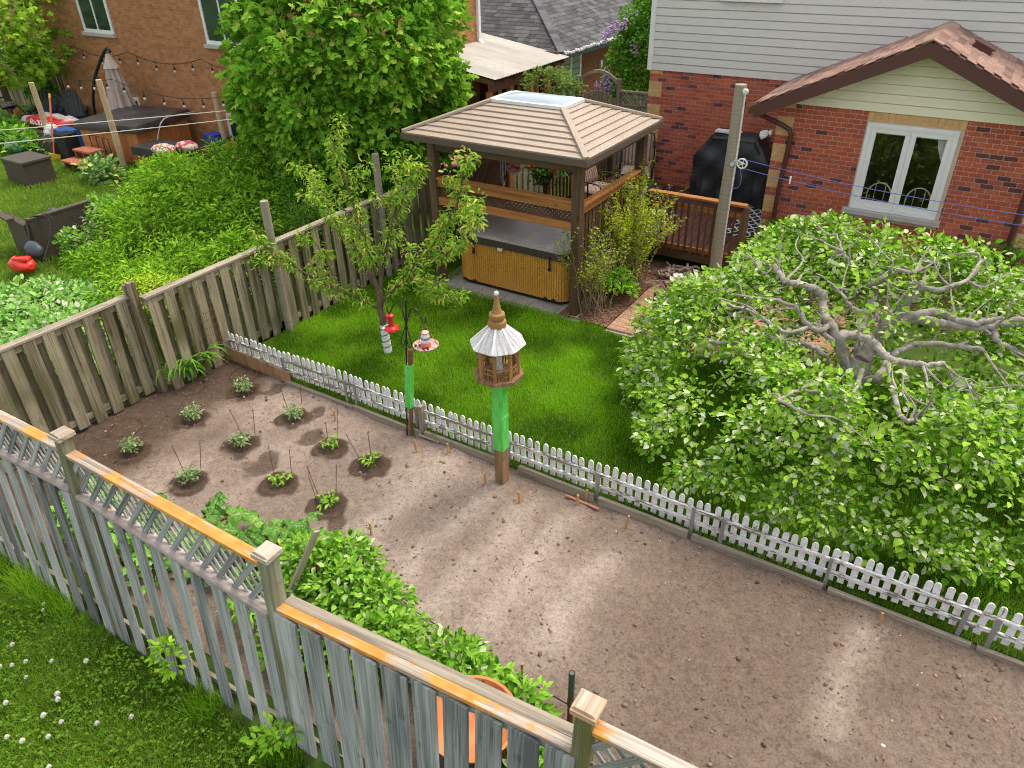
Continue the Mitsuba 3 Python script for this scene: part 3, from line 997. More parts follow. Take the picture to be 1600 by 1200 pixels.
# ---------------------------------------------------------------- gazebo with hot tub
M['roof_tan'] = mat('roof_tan', lambda p, n, uv: mix((.325, .265, .215), (.415, .345, .285), fbm(p.x * 2, p.y * 2, p.z * 2)), .45, .4)
M['roof_trim'] = mat('roof_trim', (.105, .078, .062), .5, .4)
M['post_stain'] = wood('post_stain', (.07, .042, .025), (.165, .105, .062), rough=.7)
gz = thing('gazebo', 'wooden gazebo with a tan ribbed hip roof and clear skylight over the hot tub', 'gazebo')
PX0, PX1, PY0, PY1 = -7.82, -5.08, 9.86, 12.18
for x in (PX0, PX1):
    for y in (PY0, PY1):
        m = MB()
        m.bar((x, y, -.02), (x, y, 2.62), .145, .145, up=(0, 1, 0))
        pk = obj('post', m, M['cedar'] if (x == PX0 and y == PY1) else M['post_stain'], gz)
        m = MB()
        m.box((x, y, .02), (.2, .2, .06))
        obj('post_base', m, M['stone'], pk)
E0 = np.array((-8.28, 9.66)); E1 = np.array((-4.86, 12.46)); EZ = 2.66
S0 = np.array((-7.20, 10.76)); S1 = np.array((-5.86, 11.42)); SZ = 3.06
for (a, b) in (((E0[0], E0[1]), (E1[0], E0[1])), ((E1[0], E0[1]), (E1[0], E1[1])), ((E1[0], E1[1]), (E0[0], E1[1])), ((E0[0], E1[1]), (E0[0], E0[1]))):
    m = MB()
    d = unit(np.subtract(b, a))
    m.bar((*(np.array(a) + d * .025), EZ - .04), (*(np.array(b) + d * .025), EZ - .04), .05, .095)
    obj('eave', m, M['roof_trim'], gz)
for (a, b) in (((PX0, PY0), (PX1, PY0)), ((PX1, PY0), (PX1, PY1)), ((PX0, PY1), (PX1, PY1)), ((PX0, PY0), (PX0, PY1))):
    m = MB()
    m.bar((*a, 2.50), (*b, 2.50), .09, .17)
    obj('beam', m, M['post_stain'], gz)
ec = [np.array((E0[0], E0[1], EZ)), np.array((E1[0], E0[1], EZ)), np.array((E1[0], E1[1], EZ)), np.array((E0[0], E1[1], EZ))]
sc_ = [np.array((S0[0], S0[1], SZ)), np.array((S1[0], S0[1], SZ)), np.array((S1[0], S1[1], SZ)), np.array((S0[0], S1[1], SZ))]
NC = 8
for k in range(4):
    a, b, c, d = ec[k], ec[(k + 1) % 4], sc_[(k + 1) % 4], sc_[k]
    nrm = unit(np.cross(b - a, d - a))
    for r in range(NC):
        t0, t1 = r / NC, (r + 1) / NC + .012
        q = [lerp(a, d, t0), lerp(b, c, t0), lerp(b, c, t1), lerp(a, d, t1)]
        lift = [nrm * .034, nrm * .034, nrm * .008, nrm * .008]
        topv = [p + l for p, l in zip(q, lift)]
        botv = [p - nrm * .004 for p in q]
        m = MB()
        m.add(topv + botv, [[0, 1, 2, 3], [7, 6, 5, 4], [0, 4, 5, 1], [1, 5, 6, 2], [2, 6, 7, 3], [3, 7, 4, 0]])
        obj('roof_panel', m, M['roof_tan'], gz)
for k in range(4):
    m = MB()
    m.bar(ec[k] + (0, 0, .045), sc_[k] + (0, 0, .045), .09, .035)
    obj('hip_trim', m, M['roof_tan'], gz)
m = MB()
for k in range(4):
    m.bar(sc_[k] + (0, 0, .035), sc_[(k + 1) % 4] + (0, 0, .035), .10, .05)
M['sky_frame'] = mat('sky_frame', (.66, .68, .70), .3, .5)
sk = obj('skylight', m, M['sky_frame'], gz)
dv = []
nx, ny = 14, 8
for i in range(nx + 1):
    for j in range(ny + 1):
        u, v = i / nx * 2 - 1, j / ny * 2 - 1
        dv.append((lerp((S0[0],), (S1[0],), (u + 1) / 2)[0], lerp((S0[1],), (S1[1],), (v + 1) / 2)[0], SZ + .05 + .06 * (1 - u ** 4) * (1 - v ** 4)))
df = [[i * (ny + 1) + j, (i + 1) * (ny + 1) + j, (i + 1) * (ny + 1) + j + 1, i * (ny + 1) + j + 1] for i in range(nx) for j in range(ny)]
m = MB()
m.add(dv, df)
obj('dome', m, mat('dome', (.30, .37, .45), .10, .6, clearcoat=.8), sk, smooth=True)

def lattice(y_or_x, axis, lo, hi, z0, z1, step, w, parent, mt, off=.008):
    """Crossed diagonal slats in an upright rectangle, too fine to pick apart."""
    m = MB()
    H = z1 - z0
    for sgn in (1, -1):
        s = lo - H
        while s < hi + H:
            p0, p1 = (s, z0), (s + sgn * H, z1)
            t0, t1 = 0.0, 1.0
            dl = p1[0] - p0[0]
            for e, up_ in ((lo, dl > 0), (hi, dl < 0)):
                te = (e - p0[0]) / dl
                if up_:
                    t0 = max(t0, te)
                else:
                    t1 = min(t1, te)
            if t1 - t0 > .02:
                q0 = (p0[0] + dl * t0, z0 + H * t0)
                q1 = (p0[0] + dl * t1, z0 + H * t1)
                o = y_or_x + sgn * off
                A = (q0[0], o, q0[1]) if axis == 'x' else (o, q0[0], q0[1])
                B = (q1[0], o, q1[1]) if axis == 'x' else (o, q1[0], q1[1])
                nn = (0, 1.0, 0) if axis == 'x' else (1.0, 0, 0)
                m.bar(A, B, .008, w, up=np.cross(unit(np.subtract(B, A)), nn))
            s += step
    stuff(obj('lattice', m, mt, parent))

for z in (1.87, 1.56):
    m = MB()
    m.bar((PX0 + .075, PY0 - .02, z), (PX1 - .075, PY0 - .02, z), .045, .12)
    obj('front_rail', m, M['cedar'], gz)
m = MB()
m.bar((PX0 + .075, PY0, 1.955), (PX1 - .075, PY0, 1.955), .13, .03)
obj('front_rail', m, M['cedar'], gz)
lattice(PY0 + .02, 'x', PX0 + .08, PX1 - .08, 1.60, 1.83, .075, .036, gz, M['brown_wood'])
for z in (1.84, .62):
    m = MB()
    m.bar((PX0, PY0 + .075, z), (PX0, PY1 - .075, z), .05, .12)
    obj('side_rail', m, M['brown_wood'], gz)
m = MB()
m.bar((PX0, PY0 + .075, 1.915), (PX0, PY1 - .075, 1.915), .12, .03)
obj('side_rail', m, M['brown_wood'], gz)
lattice(PX0, 'y', PY0 + .08, PY1 - .08, .68, 1.78, .07, .036, gz, M['brown_wood'])
m = MB()
m.bar((PX1, PY0 + .075, 1.87), (PX1, PY1 - .075, 1.87), .13, .04)
obj('side_rail', m, M['cedar'], gz)
for z in (1.78, .62):
    m = MB()
    m.bar((PX1, PY0 + .075, z), (PX1, PY1 - .075, z), .045, .10)
    obj('side_rail', m, M['cedar'], gz)
for k in range(18):
    y = PY0 + .14 + k * (PY1 - PY0 - .28) / 17
    m = MB()
    m.bar((PX1 - .03, y, .55), (PX1 - .03, y, 1.83), .02, .085, up=(0, 1, 0))
    obj('slat', m, M['brown_wood'], gz)

m = MB()
for k in range(6):
    m.box((-7.75 + k * .52, 9.80, .0), (.505, .30, .07), g=0)
m.box((-6.45, 11.2, .0), (2.9, 2.5, .06), g=0)
struct('slab', m, M['concrete'])

ht = thing('hot_tub', 'square hot tub with orange brown slatted sides and a grey folding cover under the gazebo', 'hot tub')
def rrect(x0, x1, y0, y1, r, n=6):
    pts = []
    for cx, cy, a0 in ((x1 - r, y1 - r, 0), (x0 + r, y1 - r, 90), (x0 + r, y0 + r, 180), (x1 - r, y0 + r, 270)):
        for k in range(n + 1):
            a = math.radians(a0 + 90 * k / n)
            pts.append((cx + r * math.cos(a), cy + r * math.sin(a)))
    return np.array(pts)
def column(m, pts, levels, color=None):
    n = len(pts)
    c = pts.mean(0)
    V = []
    for z, s in levels:
        V.append(np.column_stack([c + (pts - c) * (1 + s / np.maximum(np.abs(pts - c).max(0), .01)), np.full(n, z)]))
    f = []
    for k in range(len(levels) - 1):
        for i in range(n):
            j = (i + 1) % n
            f += [[k * n + i, k * n + j, (k + 1) * n + j], [k * n + i, (k + 1) * n + j, (k + 1) * n + i]]
    e = (len(levels) - 1) * n
    f += [[e, e + i, e + i + 1] for i in range(1, n - 1)] + [[0, i + 1, i] for i in range(1, n - 1)]
    m.add(np.vstack(V), f, None, color)
TB = rrect(-7.54, -5.34, 10.02, 12.10, .16)
m = MB()
column(m, TB, [(.04, -.03), (.11, -.03)])
obj('base', m, M['dark'], ht)
m = MB()
column(m, TB, [(.10, -.012), (.88, -.012)])
M['tub_side'] = mat('tub_side', lambda p, n, uv: mix((.54, .25, .04), (.64, .33, .065), noise(p.x * 6, p.y * 6, p.z * 2)), .5, .3)
cab = obj('cabinet', m, M['tub_side'], ht)
sp = np.vstack([TB, TB[:1]])
seg = np.concatenate([[0], np.cumsum(np.linalg.norm(np.diff(sp, axis=0), axis=1))])
m = MB()
q = 0.0
while q < seg[-1]:
    x, y = np.interp(q, seg, sp[:, 0]), np.interp(q, seg, sp[:, 1])
    x2, y2 = np.interp(q + .038, seg, sp[:, 0]), np.interp(q + .038, seg, sp[:, 1])
    d = unit((x2 - x, y2 - y, 0))
    m.box(((x + x2) / 2, (y + y2) / 2, .495), (.038, .016, .77), np.stack([d, (-d[1], d[0], 0), (0, 0, 1)], 1), 2)
    q += .046
stuff(obj('slats', m, M['tub_side'], cab))
M['cover_top'] = mat('cover_top', lambda p, n, uv: mix((.33, .295, .28), (.43, .39, .375), fbm(p.x * 3, p.y * 3)), .38, .5)
M['cover_side'] = mat('cover_side', (.062, .045, .042), .5, .4)
CV = rrect(-7.58, -5.30, 9.98, 12.14, .22)
for y0, y1 in ((9.98, 11.28), (11.34, 12.14)):
    cv = rrect(-7.58, -5.30, y0, y1, .2 if y0 < 10 else .03)
    m = MB()
    column(m, cv, [(.90, .005), (1.005, .005), (1.025, -.02), (1.028, -.05)])
    ck = obj('cover', m, M['cover_top'], ht, smooth=35)
m = MB()
column(m, CV, [(.86, .012), (.985, .012)])
obj('cover_skirt', m, M['cover_side'], ht)
m = MB()
m.box((-6.44, 11.31, 1.012), (2.26, .05, .02), g=0)
obj('cover_hinge', m, M['dark'], ht)
for x in (-7.15, -5.62):
    m = MB()
    m.box((x, 9.955, .81), (.035, .012, .20), g=2)
    m.box((x, 9.95, .69), (.05, .02, .05))
    obj('cover_strap', m, M['dark'], ht)
m = MB()
m.box((-6.60, 9.96, .845), (.10, .014, .05), g=0)
obj('badge', m, M['sky_frame'], ht)
m = MB()
for x in (-7.4, -7.18, -5.72, -5.56):
    m.box((x, 9.99, .125), (.06, .03, .035))
obj('vents', m, M['dark'], ht)
# ---------------------------------------------------------------- leaves
def tmpl(name):
    if name == 'oval':
        v = [(0, 0, 0), (.28, .40, .07), (.66, .36, .05), (1, 0, -.14), (.66, -.36, .05), (.28, -.40, .07), (.48, 0, -.03)]
        f = [[6, i, (i + 1) % 6] for i in range(6)]
    elif name == 'lance':
        v = [(0, 0, 0), (.35, .5, .05), (1, 0, -.28), (.35, -.5, .05), (.5, 0, -.02)]
        f = [[4, i, (i + 1) % 4] for i in range(4)]
    elif name == 'curl':
        v = [(0, 0, 0), (.22, .5, .06), (.22, -.5, .06), (.25, 0, 0), (.58, .45, -.02), (.58, -.45, -.02), (.6, 0, -.08), (.80, .2, -.3), (.80, -.2, -.3), (.74, 0, -.52)]
        f = [[0, 1, 3], [0, 3, 2], [1, 4, 6], [1, 6, 3], [3, 6, 5], [3, 5, 2], [4, 7, 6], [6, 8, 5], [7, 9, 6], [6, 9, 8]]
    elif name == 'maple':
        out = [(0, .0), (-.10, .16), (-.12, .40), (.10, .26), (.34, .72), (.38, .40), (.44, .22), (.70, .30), (1.0, 0)]
        pts = [(x, y) for x, y in out] + [(x, -y) for x, y in out[1:-1][::-1]]
        v = [(x, y, -.22 * (x * x + y * y)) for x, y in pts] + [(.30, 0, .03)]
        n = len(pts)
        f = [[n, i, (i + 1) % n] for i in range(n)]
    return np.array(v, float), np.array(f)

def frames(D, U):
    D = D / (np.linalg.norm(D, axis=1, keepdims=True) + 1e-9)
    S = np.cross(U, D)
    S /= np.linalg.norm(S, axis=1, keepdims=True) + 1e-9
    return D, S, np.cross(D, S)

def leaves(mb, P, D, U, L, W, C, kind):
    tv, tf = tmpl(kind)
    D, S, N = frames(D, U)
    n, k = len(P), len(tv)
    v = P[:, None] + L[:, None, None] * tv[None, :, :1] * D[:, None] + W[:, None, None] * tv[None, :, 1:2] * S[:, None] + L[:, None, None] * tv[None, :, 2:] * N[:, None]
    f = (tf[None] + (np.arange(n) * k)[:, None, None]).reshape(-1, 3)
    mb.add(v.reshape(-1, 3), f, None, np.repeat(C, k, 0))

def tones(n, a, b, pale=None, share=0.0, sd=.25, per=6):
    t = np.clip(rng.normal(.5, sd, n) + np.repeat(rng.normal(0, .28, n // per + 1), per)[:n], 0, 1)[:, None]
    c = np.array(a) * (1 - t) + np.array(b) * t
    if pale is not None:
        m = rng.random(n) < share
        c[m] = np.array(pale) * rng.uniform(.75, 1.1, (m.sum(), 1))
    return c * rng.uniform(.85, 1.12, (n, 1))

def spread(C, out, n, r, droop=.2, up=.6, outw=.6):
    """n leaves about each cluster centre C: positions, directions, up vectors."""
    m = len(C) * n
    c, o = np.repeat(C, n, 0), np.repeat(out, n, 0)
    d = rng.normal(0, 1, (m, 3)) + o * outw + np.array((0, 0, -droop))
    d /= np.linalg.norm(d, axis=1, keepdims=True)
    P = c + d * (r * rng.random((m, 1)) ** .6)
    d = d * np.array((1, 1, .55))
    U = rng.normal(0, .5, (m, 3)) + np.array((0, 0, up)) + o * .35
    return P, d, U

M['bark_grey'] = mat('bark_grey', lambda p, n, uv: mix((.15, .132, .122), (.56, .515, .485), fbm(p.x * 17, p.y * 17, p.z * 17, octaves=4)) * (.7 + .45 * noise(uv.x * 60, uv.y * 40)), .95, .15,
                     bump=lambda p, n, uv: fbm(p.x * 28, p.y * 28, p.z * 28), bump_scale=.012)
M['bark_brown'] = mat('bark_brown', lambda p, n, uv: mix((.07, .05, .035), (.20, .145, .105), fbm(p.x * 14, p.y * 14, p.z * 6, octaves=4)), .95, .15)

# ---------------------------------------------------------------- apple tree
ap = thing('apple_tree', 'wide old apple tree with bare grey gnarled limbs above bright green leaves', 'tree')
TR = [(-.55, 8.06, -.05), (-.57, 8.06, .3), (-.60, 8.12, .7), (-.58, 8.22, 1.05), (-.56, 8.30, 1.30)]
LIMBS = [
(0.075, [(-0.94, 8.45, 1.5), (-1.05, 8.51, 1.59), (-1.18, 8.76, 1.67), (-1.19, 8.79, 1.76), (-1.33, 8.77, 1.84), (-1.48, 8.6, 1.93), (-1.59, 8.43, 2.01), (-1.78, 8.59, 2.1)]),
(0.07, [(-0.62, 8.44, 1.35), (-0.68, 8.74, 1.48), (-0.7, 9.17, 1.62), (-0.68, 9.26, 1.75), (-0.72, 9.15, 1.88), (-0.59, 9.17, 2.02), (-0.55, 9.21, 2.15)]),
(0.1, [(-0.46, 8.56, 1.5), (-0.35, 8.75, 1.63), (-0.31, 8.8, 1.76), (-0.33, 8.78, 1.89), (-0.25, 8.78, 2.02), (-0.19, 8.75, 2.15)]),
(0.065, [(-0.29, 8.66, 1.75), (-0.14, 8.74, 1.8), (0.02, 8.79, 1.85), (0.22, 8.59, 1.9), (0.38, 8.48, 1.95), (0.61, 8.63, 2.0)]),
(0.065, [(-0.33, 8.68, 1.7), (-0.12, 8.73, 1.75), (0.03, 8.63, 1.8), (0.24, 8.55, 1.85), (0.48, 8.52, 1.9), (0.58, 8.56, 1.95), (0.81, 8.71, 2.0)]),
(0.04, [(0.57, 8.63, 1.9), (0.62, 8.5, 1.82), (0.76, 8.49, 1.75), (0.92, 8.56, 1.68), (1.11, 8.58, 1.6)]),
(0.06, [(-0.79, 7.91, 1.7), (-0.69, 8.04, 1.71), (-0.51, 7.99, 1.73), (-0.37, 7.79, 1.74), (-0.27, 7.61, 1.76), (-0.12, 7.59, 1.77), (0.04, 7.59, 1.79), (0.22, 7.7, 1.8)]),
(0.055, [(-0.34, 8.01, 1.3), (-0.31, 8.19, 1.38), (-0.27, 8.31, 1.45), (-0.17, 8.41, 1.52), (-0.02, 8.44, 1.6), (0.28, 8.4, 1.68), (0.54, 8.31, 1.75)]),
(0.04, [(-1.09, 8.18, 1.6), (-1.25, 8.23, 1.66), (-1.38, 8.37, 1.73), (-1.61, 8.32, 1.79), (-1.82, 8.13, 1.85)]),
(0.032, [(-1.15, 8.21, 1.6), (-1.35, 7.86, 1.65), (-1.67, 7.97, 1.7), (-1.86, 8.0, 1.75), (-1.97, 7.89, 1.8)]),
(0.035, [(-0.95, 7.94, 1.45), (-1.11, 8.0, 1.49), (-1.34, 7.91, 1.53), (-1.63, 7.73, 1.57), (-1.81, 7.4, 1.61), (-2.04, 7.22, 1.65)]),
(0.03, [(-0.02, 6.86, 1.6), (0.14, 6.98, 1.5), (0.26, 7.12, 1.4), (0.31, 7.07, 1.3), (0.45, 7.08, 1.2)]),
(0.026, [(0.23, 7.38, 1.5), (0.33, 7.3, 1.62), (0.47, 7.49, 1.75)]),
(0.03, [(-0.5, 7.05, 1.5), (-0.75, 6.97, 1.53), (-0.96, 6.82, 1.57), (-1.08, 6.53, 1.6)]),
(0.03, [(-0.49, 6.8, 1.35), (-0.46, 6.63, 1.2), (-0.48, 6.52, 1.05), (-0.41, 6.55, 0.9)]),
(0.025, [(-0.7, 8.29, 1.9), (-0.84, 8.23, 1.98), (-0.97, 8.32, 2.07), (-1.12, 8.32, 2.15)]),
(0.02, [(-0.97, 8.83, 2.2), (-1.1, 8.97, 2.28), (-1.26, 9.29, 2.35)]),
(0.035, [(-0.18, 8.77, 2.1), (-0.0, 8.7, 2.17), (0.2, 8.91, 2.23), (0.28, 9.36, 2.3)]),
(0.025, [(-0.49, 8.91, 2.2), (-0.31, 8.84, 2.25), (-0.16, 9.11, 2.3)]),
(0.04, [(-0.44, 8.41, 1.7), (-0.45, 8.4, 1.82), (-0.38, 8.58, 1.95)]),
(0.03, [(-0.49, 8.45, 1.7), (-0.57, 8.53, 1.8), (-0.61, 8.38, 1.9)])]
START = {0: (-.6, 8.22, 1.1), 1: (-.57, 8.26, 1.2), 2: (-.55, 8.3, 1.3), 3: (-.46, 8.56, 1.6), 4: (-.46, 8.56, 1.58), 6: (-.7, 8.1, 1.2), 7: (-.55, 8.2, 1.05), 8: (-1.0, 8.48, 1.55), 9: (-.8, 8.3, 1.4), 10: (-.6, 8.18, .95), 11: (-.27, 7.61, 1.74), 12: (.1, 7.2, 1.35), 13: (-.5, 7.8, 1.45), 14: (-.5, 7.3, 1.5), 19: (-.5, 8.45, 1.5), 20: (-.5, 8.4, 1.5), 13.5: None}

def limb(m, pts, r0, r1, jit=.02, n=6, sides=9, knots=.18):
    s = spline(pts, n)
    s[1:-1] += rng.normal(0, jit, s[1:-1].shape) * .35
    t = np.linspace(0, 1, len(s))
    r = r0 * (1 - t) + r1 * t
    r = r * (1 + knots * (meshkit.noise(np.stack([t * len(s) * .45, t * 0 + r0 * 300, t * 0], -1), 4) - .4))
    m.tube(s, r, sides)
    return s

m = MB()
m.tube(spline(TR, 6), np.linspace(.17, .13, 25) * (1 + .12 * np.sin(np.arange(25))), 12)
obj('trunk', m, M['bark_grey'], ap, smooth=60)
tips = []
for i, (r, pts) in enumerate(LIMBS):
    m = MB()
    pts = ([START[i]] if i in START else []) + pts
    s = limb(m, pts, r * .92, r * .42)
    # side twigs and cut stubs
    for q in rng.choice(len(s) - 1, min(len(s) - 1, 4), replace=False):
        d = unit(rng.normal(0, 1, 3) + (0, 0, .5))
        l = rng.uniform(.12, .4)
        m.tube(spline([s[q], s[q] + d * l * .5 + rng.normal(0, .03, 3), s[q] + d * l + (0, 0, .05)], 3), np.linspace(.014, .005, 7), 5)
        tips.append(s[q] + d * l)
    tips.append(s[-1])
    obj('limb', m, M['bark_grey'], ap, smooth=60)

AC = np.array((-.45, 8.1))
def arho(x, y):
    dx, dy = (x - AC[0]) / 2.72, (y - AC[1])
    dy = np.where(dy < 0, dy / 1.93, dy / 2.75)
    return (np.abs(dx) ** 2.5 + np.abs(dy) ** 2.5) ** (1 / 2.5)

def apple_crown():
    n = 8600
    x, y = rng.uniform(-3.3, 2.5, n), rng.uniform(5.6, 11.4, n)
    rho = arho(x, y) * (1 + .22 * (meshkit.noise(np.stack([np.arctan2(y - AC[1], x - AC[0]) * 2.2, x * 0, x * 0], -1), 6) - .5))
    keep = (rho < 1.02) & (rng.random(n) < np.clip(.26 + rho * 1.0 + .25 * (x < -.9), 0, 1))
    x, y, rho = x[keep], y[keep], rho[keep]
    back = np.clip((y - 7.8) / 2.5, -.6, 1)
    top = np.interp(rho, [0, .3, .45, .65, .85, 1.0], [1.05, 1.25, 1.62, 1.90, 1.52, .95]) + .50 * back * (rho > .3)
    top = top + .38 * (meshkit.fbm(np.stack([x * 1.5, y * 1.5, x * 0], -1), 2, 9) - .5)
    depth = np.where(rho > .8, 1.0, .55) * rng.random(len(x)) ** 1.7
    z = np.maximum(top - depth, .38 + .3 * rng.random(len(x)))
    # gaps
    g = meshkit.fbm(np.stack([x * 1.9, y * 1.9, z * 1.9], -1), 3, 12)
    k = g > .432
    C = np.stack([x, y, z], -1)[k]
    out = np.column_stack([(C[:, :2] - AC) / 2.2, np.full(len(C), .25)])
    return C, out, rho[k]

C, out, rho = apple_crown()
# thin branches carrying the outer clusters
m = MB()
ends = np.array([q for _, p in LIMBS for q in p[len(p) // 2:]])
fan = np.zeros(len(ends), int)
nb_ = 0
for q in rng.permutation(np.nonzero(rho > .4)[0]):
    e = C[q]
    dist = np.linalg.norm(ends - e, axis=1) + 4 * (fan > 1) + 3 * np.maximum(0, np.abs(ends[:, 2] - e[2]) - .35)
    i = int(np.argmin(dist))
    if dist[i] > 1.7 or dist[i] < .25:
        continue
    s = ends[i]
    fan[i] += 1
    mid = (s + e) / 2 + (0, 0, .04) + rng.normal(0, .09, 3)
    m.tube(spline([s, s * .7 + e * .3 + rng.normal(0, .05, 3), mid, e], 4), np.linspace(.015, .004, 13), 5)
    tips.append(e)
    nb_ += 1
    if nb_ > 95:
        break
obj('branches', m, M['bark_grey'], ap, smooth=60)
C = np.vstack([C, np.array(tips)])
out = np.vstack([out, np.column_stack([(np.array(tips)[:, :2] - AC) / 2.2, np.full(len(tips), .25)])])
P, D, U = spread(C, out, 11, .14, droop=.12, up=.9)
n = len(P)
m = MB()
L = rng.uniform(.035, .105, n)
leaves(m, P, D, U, L, L * rng.uniform(.62, .85, n), tones(n, (.12, .30, .02), (.40, .64, .08), (.66, .76, .46), .20, .36, 11), 'oval')
obj('crown', m, M['leaf'], ap, color=True)

# ---------------------------------------------------------------- maple behind the left fence
mp = thing('maple_tree', 'dense dark green maple tree with large lobed leaves behind the board fence', 'tree')
m = MB()
MX, MY = -10.62, 11.0
m.tube(spline([(MX - .05, MY, -.1), (MX, MY, .8), (MX + .05, MY + .05, 1.8), (MX, MY, 3.2), (MX + .1, MY, 5.0)], 6), np.linspace(.16, .05, 25), 12)
for k in range(26):
    a, z = k * 2.4, 1.7 + k * .16
    R = 2.2 * math.sqrt(max(.15, 1 - ((z - 3.3) / 3.3) ** 2))
    p0 = np.array((MX, MY, z - .3))
    p1 = p0 + np.array((math.cos(a) * R * .85, math.sin(a) * R * .85, .35))
    m.tube(spline([p0, (p0 + p1) / 2 + (0, 0, .22), p1], 5), np.linspace(.035, .01, 11), 6)
obj('trunk', m, M['bark_brown'], mp, smooth=60)
def maple_crown():
    n = 5200
    th, u = rng.uniform(0, 6.283, n), rng.uniform(-1, 1, n)
    z = 3.75 + u * 2.35
    R = 2.40 * np.clip(1 - (np.abs(u) ** 2.6), .02, 1) ** .5
    R = R * (.86 + .62 * (meshkit.fbm(np.stack([np.cos(th) * 1.6, np.sin(th) * 1.6, z * .9], -1), 3, 3) - .5))
    r = R * (1 - .42 * rng.random(n) ** 2.2)
    C = np.stack([MX + .12 + r * np.cos(th), MY + r * np.sin(th), z - .16 * r], -1)
    g = meshkit.fbm(C * 1.5, 3, 21)
    k = (g > .43) & (C[:, 2] > 1.15)
    # the side the camera never sees needs fewer leaves
    k &= ~((C[:, 1] > MY + 1.2) & (rng.random(n) < .5))
    return C[k], np.stack([np.cos(th), np.sin(th), u * .3], -1)[k]
C, out = maple_crown()
P, D, U = spread(C, out, 6, .24, droop=.75, up=.7, outw=1.0)
n = len(P)
L = rng.uniform(.09, .18, n)
m = MB()
leaves(m, P, D, U, L, L, tones(n, (.075, .23, .018), (.28, .55, .05), (.50, .64, .11), .09), 'maple')
obj('crown', m, M['leaf'], mp, color=True)

# small maple at the far left edge
m2 = thing('maple_tree', 'light green maple branches reaching into the top left corner before the brick houses', 'tree')
m = MB()
QX, QY = -27.3, 12.6
m.tube(spline([(QX, QY, -.1), (QX, QY, 1.5), (QX + .1, QY, 5)], 6), np.linspace(.14, .06, 13), 9)
obj('trunk', m, M['bark_brown'], m2, smooth=60)
n = 950
u = rng.uniform(-1, 1, n)
th = rng.uniform(0, 6.283, n)
r = 2.6 * np.sqrt(np.clip(1 - u * u, .05, 1)) * (1 - .5 * rng.random(n) ** 2)
C = np.stack([QX + r * np.cos(th), QY + r * np.sin(th), 3.5 + 1.9 * u - .15 * r], -1)
k = meshkit.fbm(C * 1.2, 2, 5) > .46
C = C[k]
out = np.stack([np.cos(th), np.sin(th), u * .3], -1)[k]
P, D, U = spread(C, out, 6, .32, droop=.5, up=.8, outw=1.0)
n = len(P)
L = rng.uniform(.14, .26, n)
m = MB()
leaves(m, P, D, U, L, L, tones(n, (.16, .33, .022), (.34, .55, .06)), 'maple')
obj('crown', m, M['leaf'], m2, color=True)

# ---------------------------------------------------------------- young peach tree on the lawn
pe = thing('peach_tree', 'young peach tree with curled yellow green leaves on the back lawn', 'tree')
B0 = np.array((-6.98, 7.33, 0))
BR_ = [([(-6.98, 7.33, -.03), (-7.0, 7.34, .35), (-7.03, 7.34, .80), (-7.05, 7.36, 1.05)], .060, .045),
       ([(-7.03, 7.34, .72), (-7.35, 7.2, .90), (-7.9, 7.05, 1.10), (-8.5, 6.95, 1.35), (-8.85, 6.9, 1.55)], .026, .010),
       ([(-7.03, 7.36, .85), (-6.75, 7.5, 1.15), (-6.4, 7.65, 1.55), (-6.1, 7.7, 2.0), (-5.75, 7.7, 2.5), (-5.6, 7.7, 3.1)], .034, .010),
       ([(-7.05, 7.36, 1.0), (-7.2, 7.4, 1.6), (-7.35, 7.42, 2.2), (-7.5, 7.4, 2.8), (-7.6, 7.4, 3.15)], .036, .008),
       ([(-7.05, 7.36, 1.0), (-7.5, 7.5, 1.5), (-8.0, 7.55, 2.0), (-8.35, 7.6, 2.4)], .028, .008),
       ([(-7.05, 7.36, 1.0), (-7.0, 7.55, 1.6), (-6.85, 7.7, 2.2), (-6.75, 7.75, 2.75)], .028, .008),
       ([(-6.5, 7.6, 1.45), (-6.0, 7.5, 1.7), (-5.5, 7.4, 2.1), (-5.15, 7.3, 2.5)], .018, .006),
       ([(-6.6, 7.55, 1.25), (-6.1, 7.35, 1.25), (-5.7, 7.2, 1.35)], .014, .005),
       ([(-7.3, 7.42, 2.0), (-7.8, 7.3, 2.4), (-8.1, 7.25, 2.75)], .015, .005),
       ([(-7.6, 7.15, 1.0), (-8.0, 7.3, 1.35), (-8.35, 7.35, 1.75)], .015, .005),
       ([(-6.9, 7.65, 2.0), (-6.6, 7.7, 2.5), (-6.35, 7.75, 2.9)], .014, .005)]
pts_all = []
for i, (pts, r0, r1) in enumerate(BR_):
    m = MB()
    s = limb(m, pts, r0, r1, .02, 6, 7, .1)
    if i:
        pts_all.append(s[4:])
        for q in range(4, len(s) - 1, 3):
            d = unit(rng.normal(0, .8, 3) + (s[-1] - s[0]) * .4 + (0, 0, .5))
            l = rng.uniform(.2, .45)
            tw = spline([s[q], s[q] + d * l * .5, s[q] + d * l + (0, 0, .04)], 4)
            m.tube(tw, np.linspace(.007, .003, len(tw)), 5)
            pts_all.append(tw[2:])
    obj('trunk' if i == 0 else 'branch', m, M['bark_brown'], pe, smooth=60)
m = MB()
wp = []
for k in range(60):
    t = k / 59
    wp.append((-6.98 - .03 * t, 7.33, .03 + t * .46))
m.tube([wp[0], wp[20], wp[40], wp[-1]], [.070, .067, .063, .058], 12)
obj('trunk_guard', m, M['white'], pe, smooth=40, label='white spiral guard round the foot of the trunk')
m = MB()
m.tube([(-6.98 - .03 * t + .068 * math.cos(t * 26), 7.33 + .068 * math.sin(t * 26), .05 + .42 * t) for t in np.linspace(0, 1, 70)], .006, 4)
obj('trunk_tie', m, M['dark'], pe)
C = np.vstack(pts_all)
C = C[rng.random(len(C)) < .85]
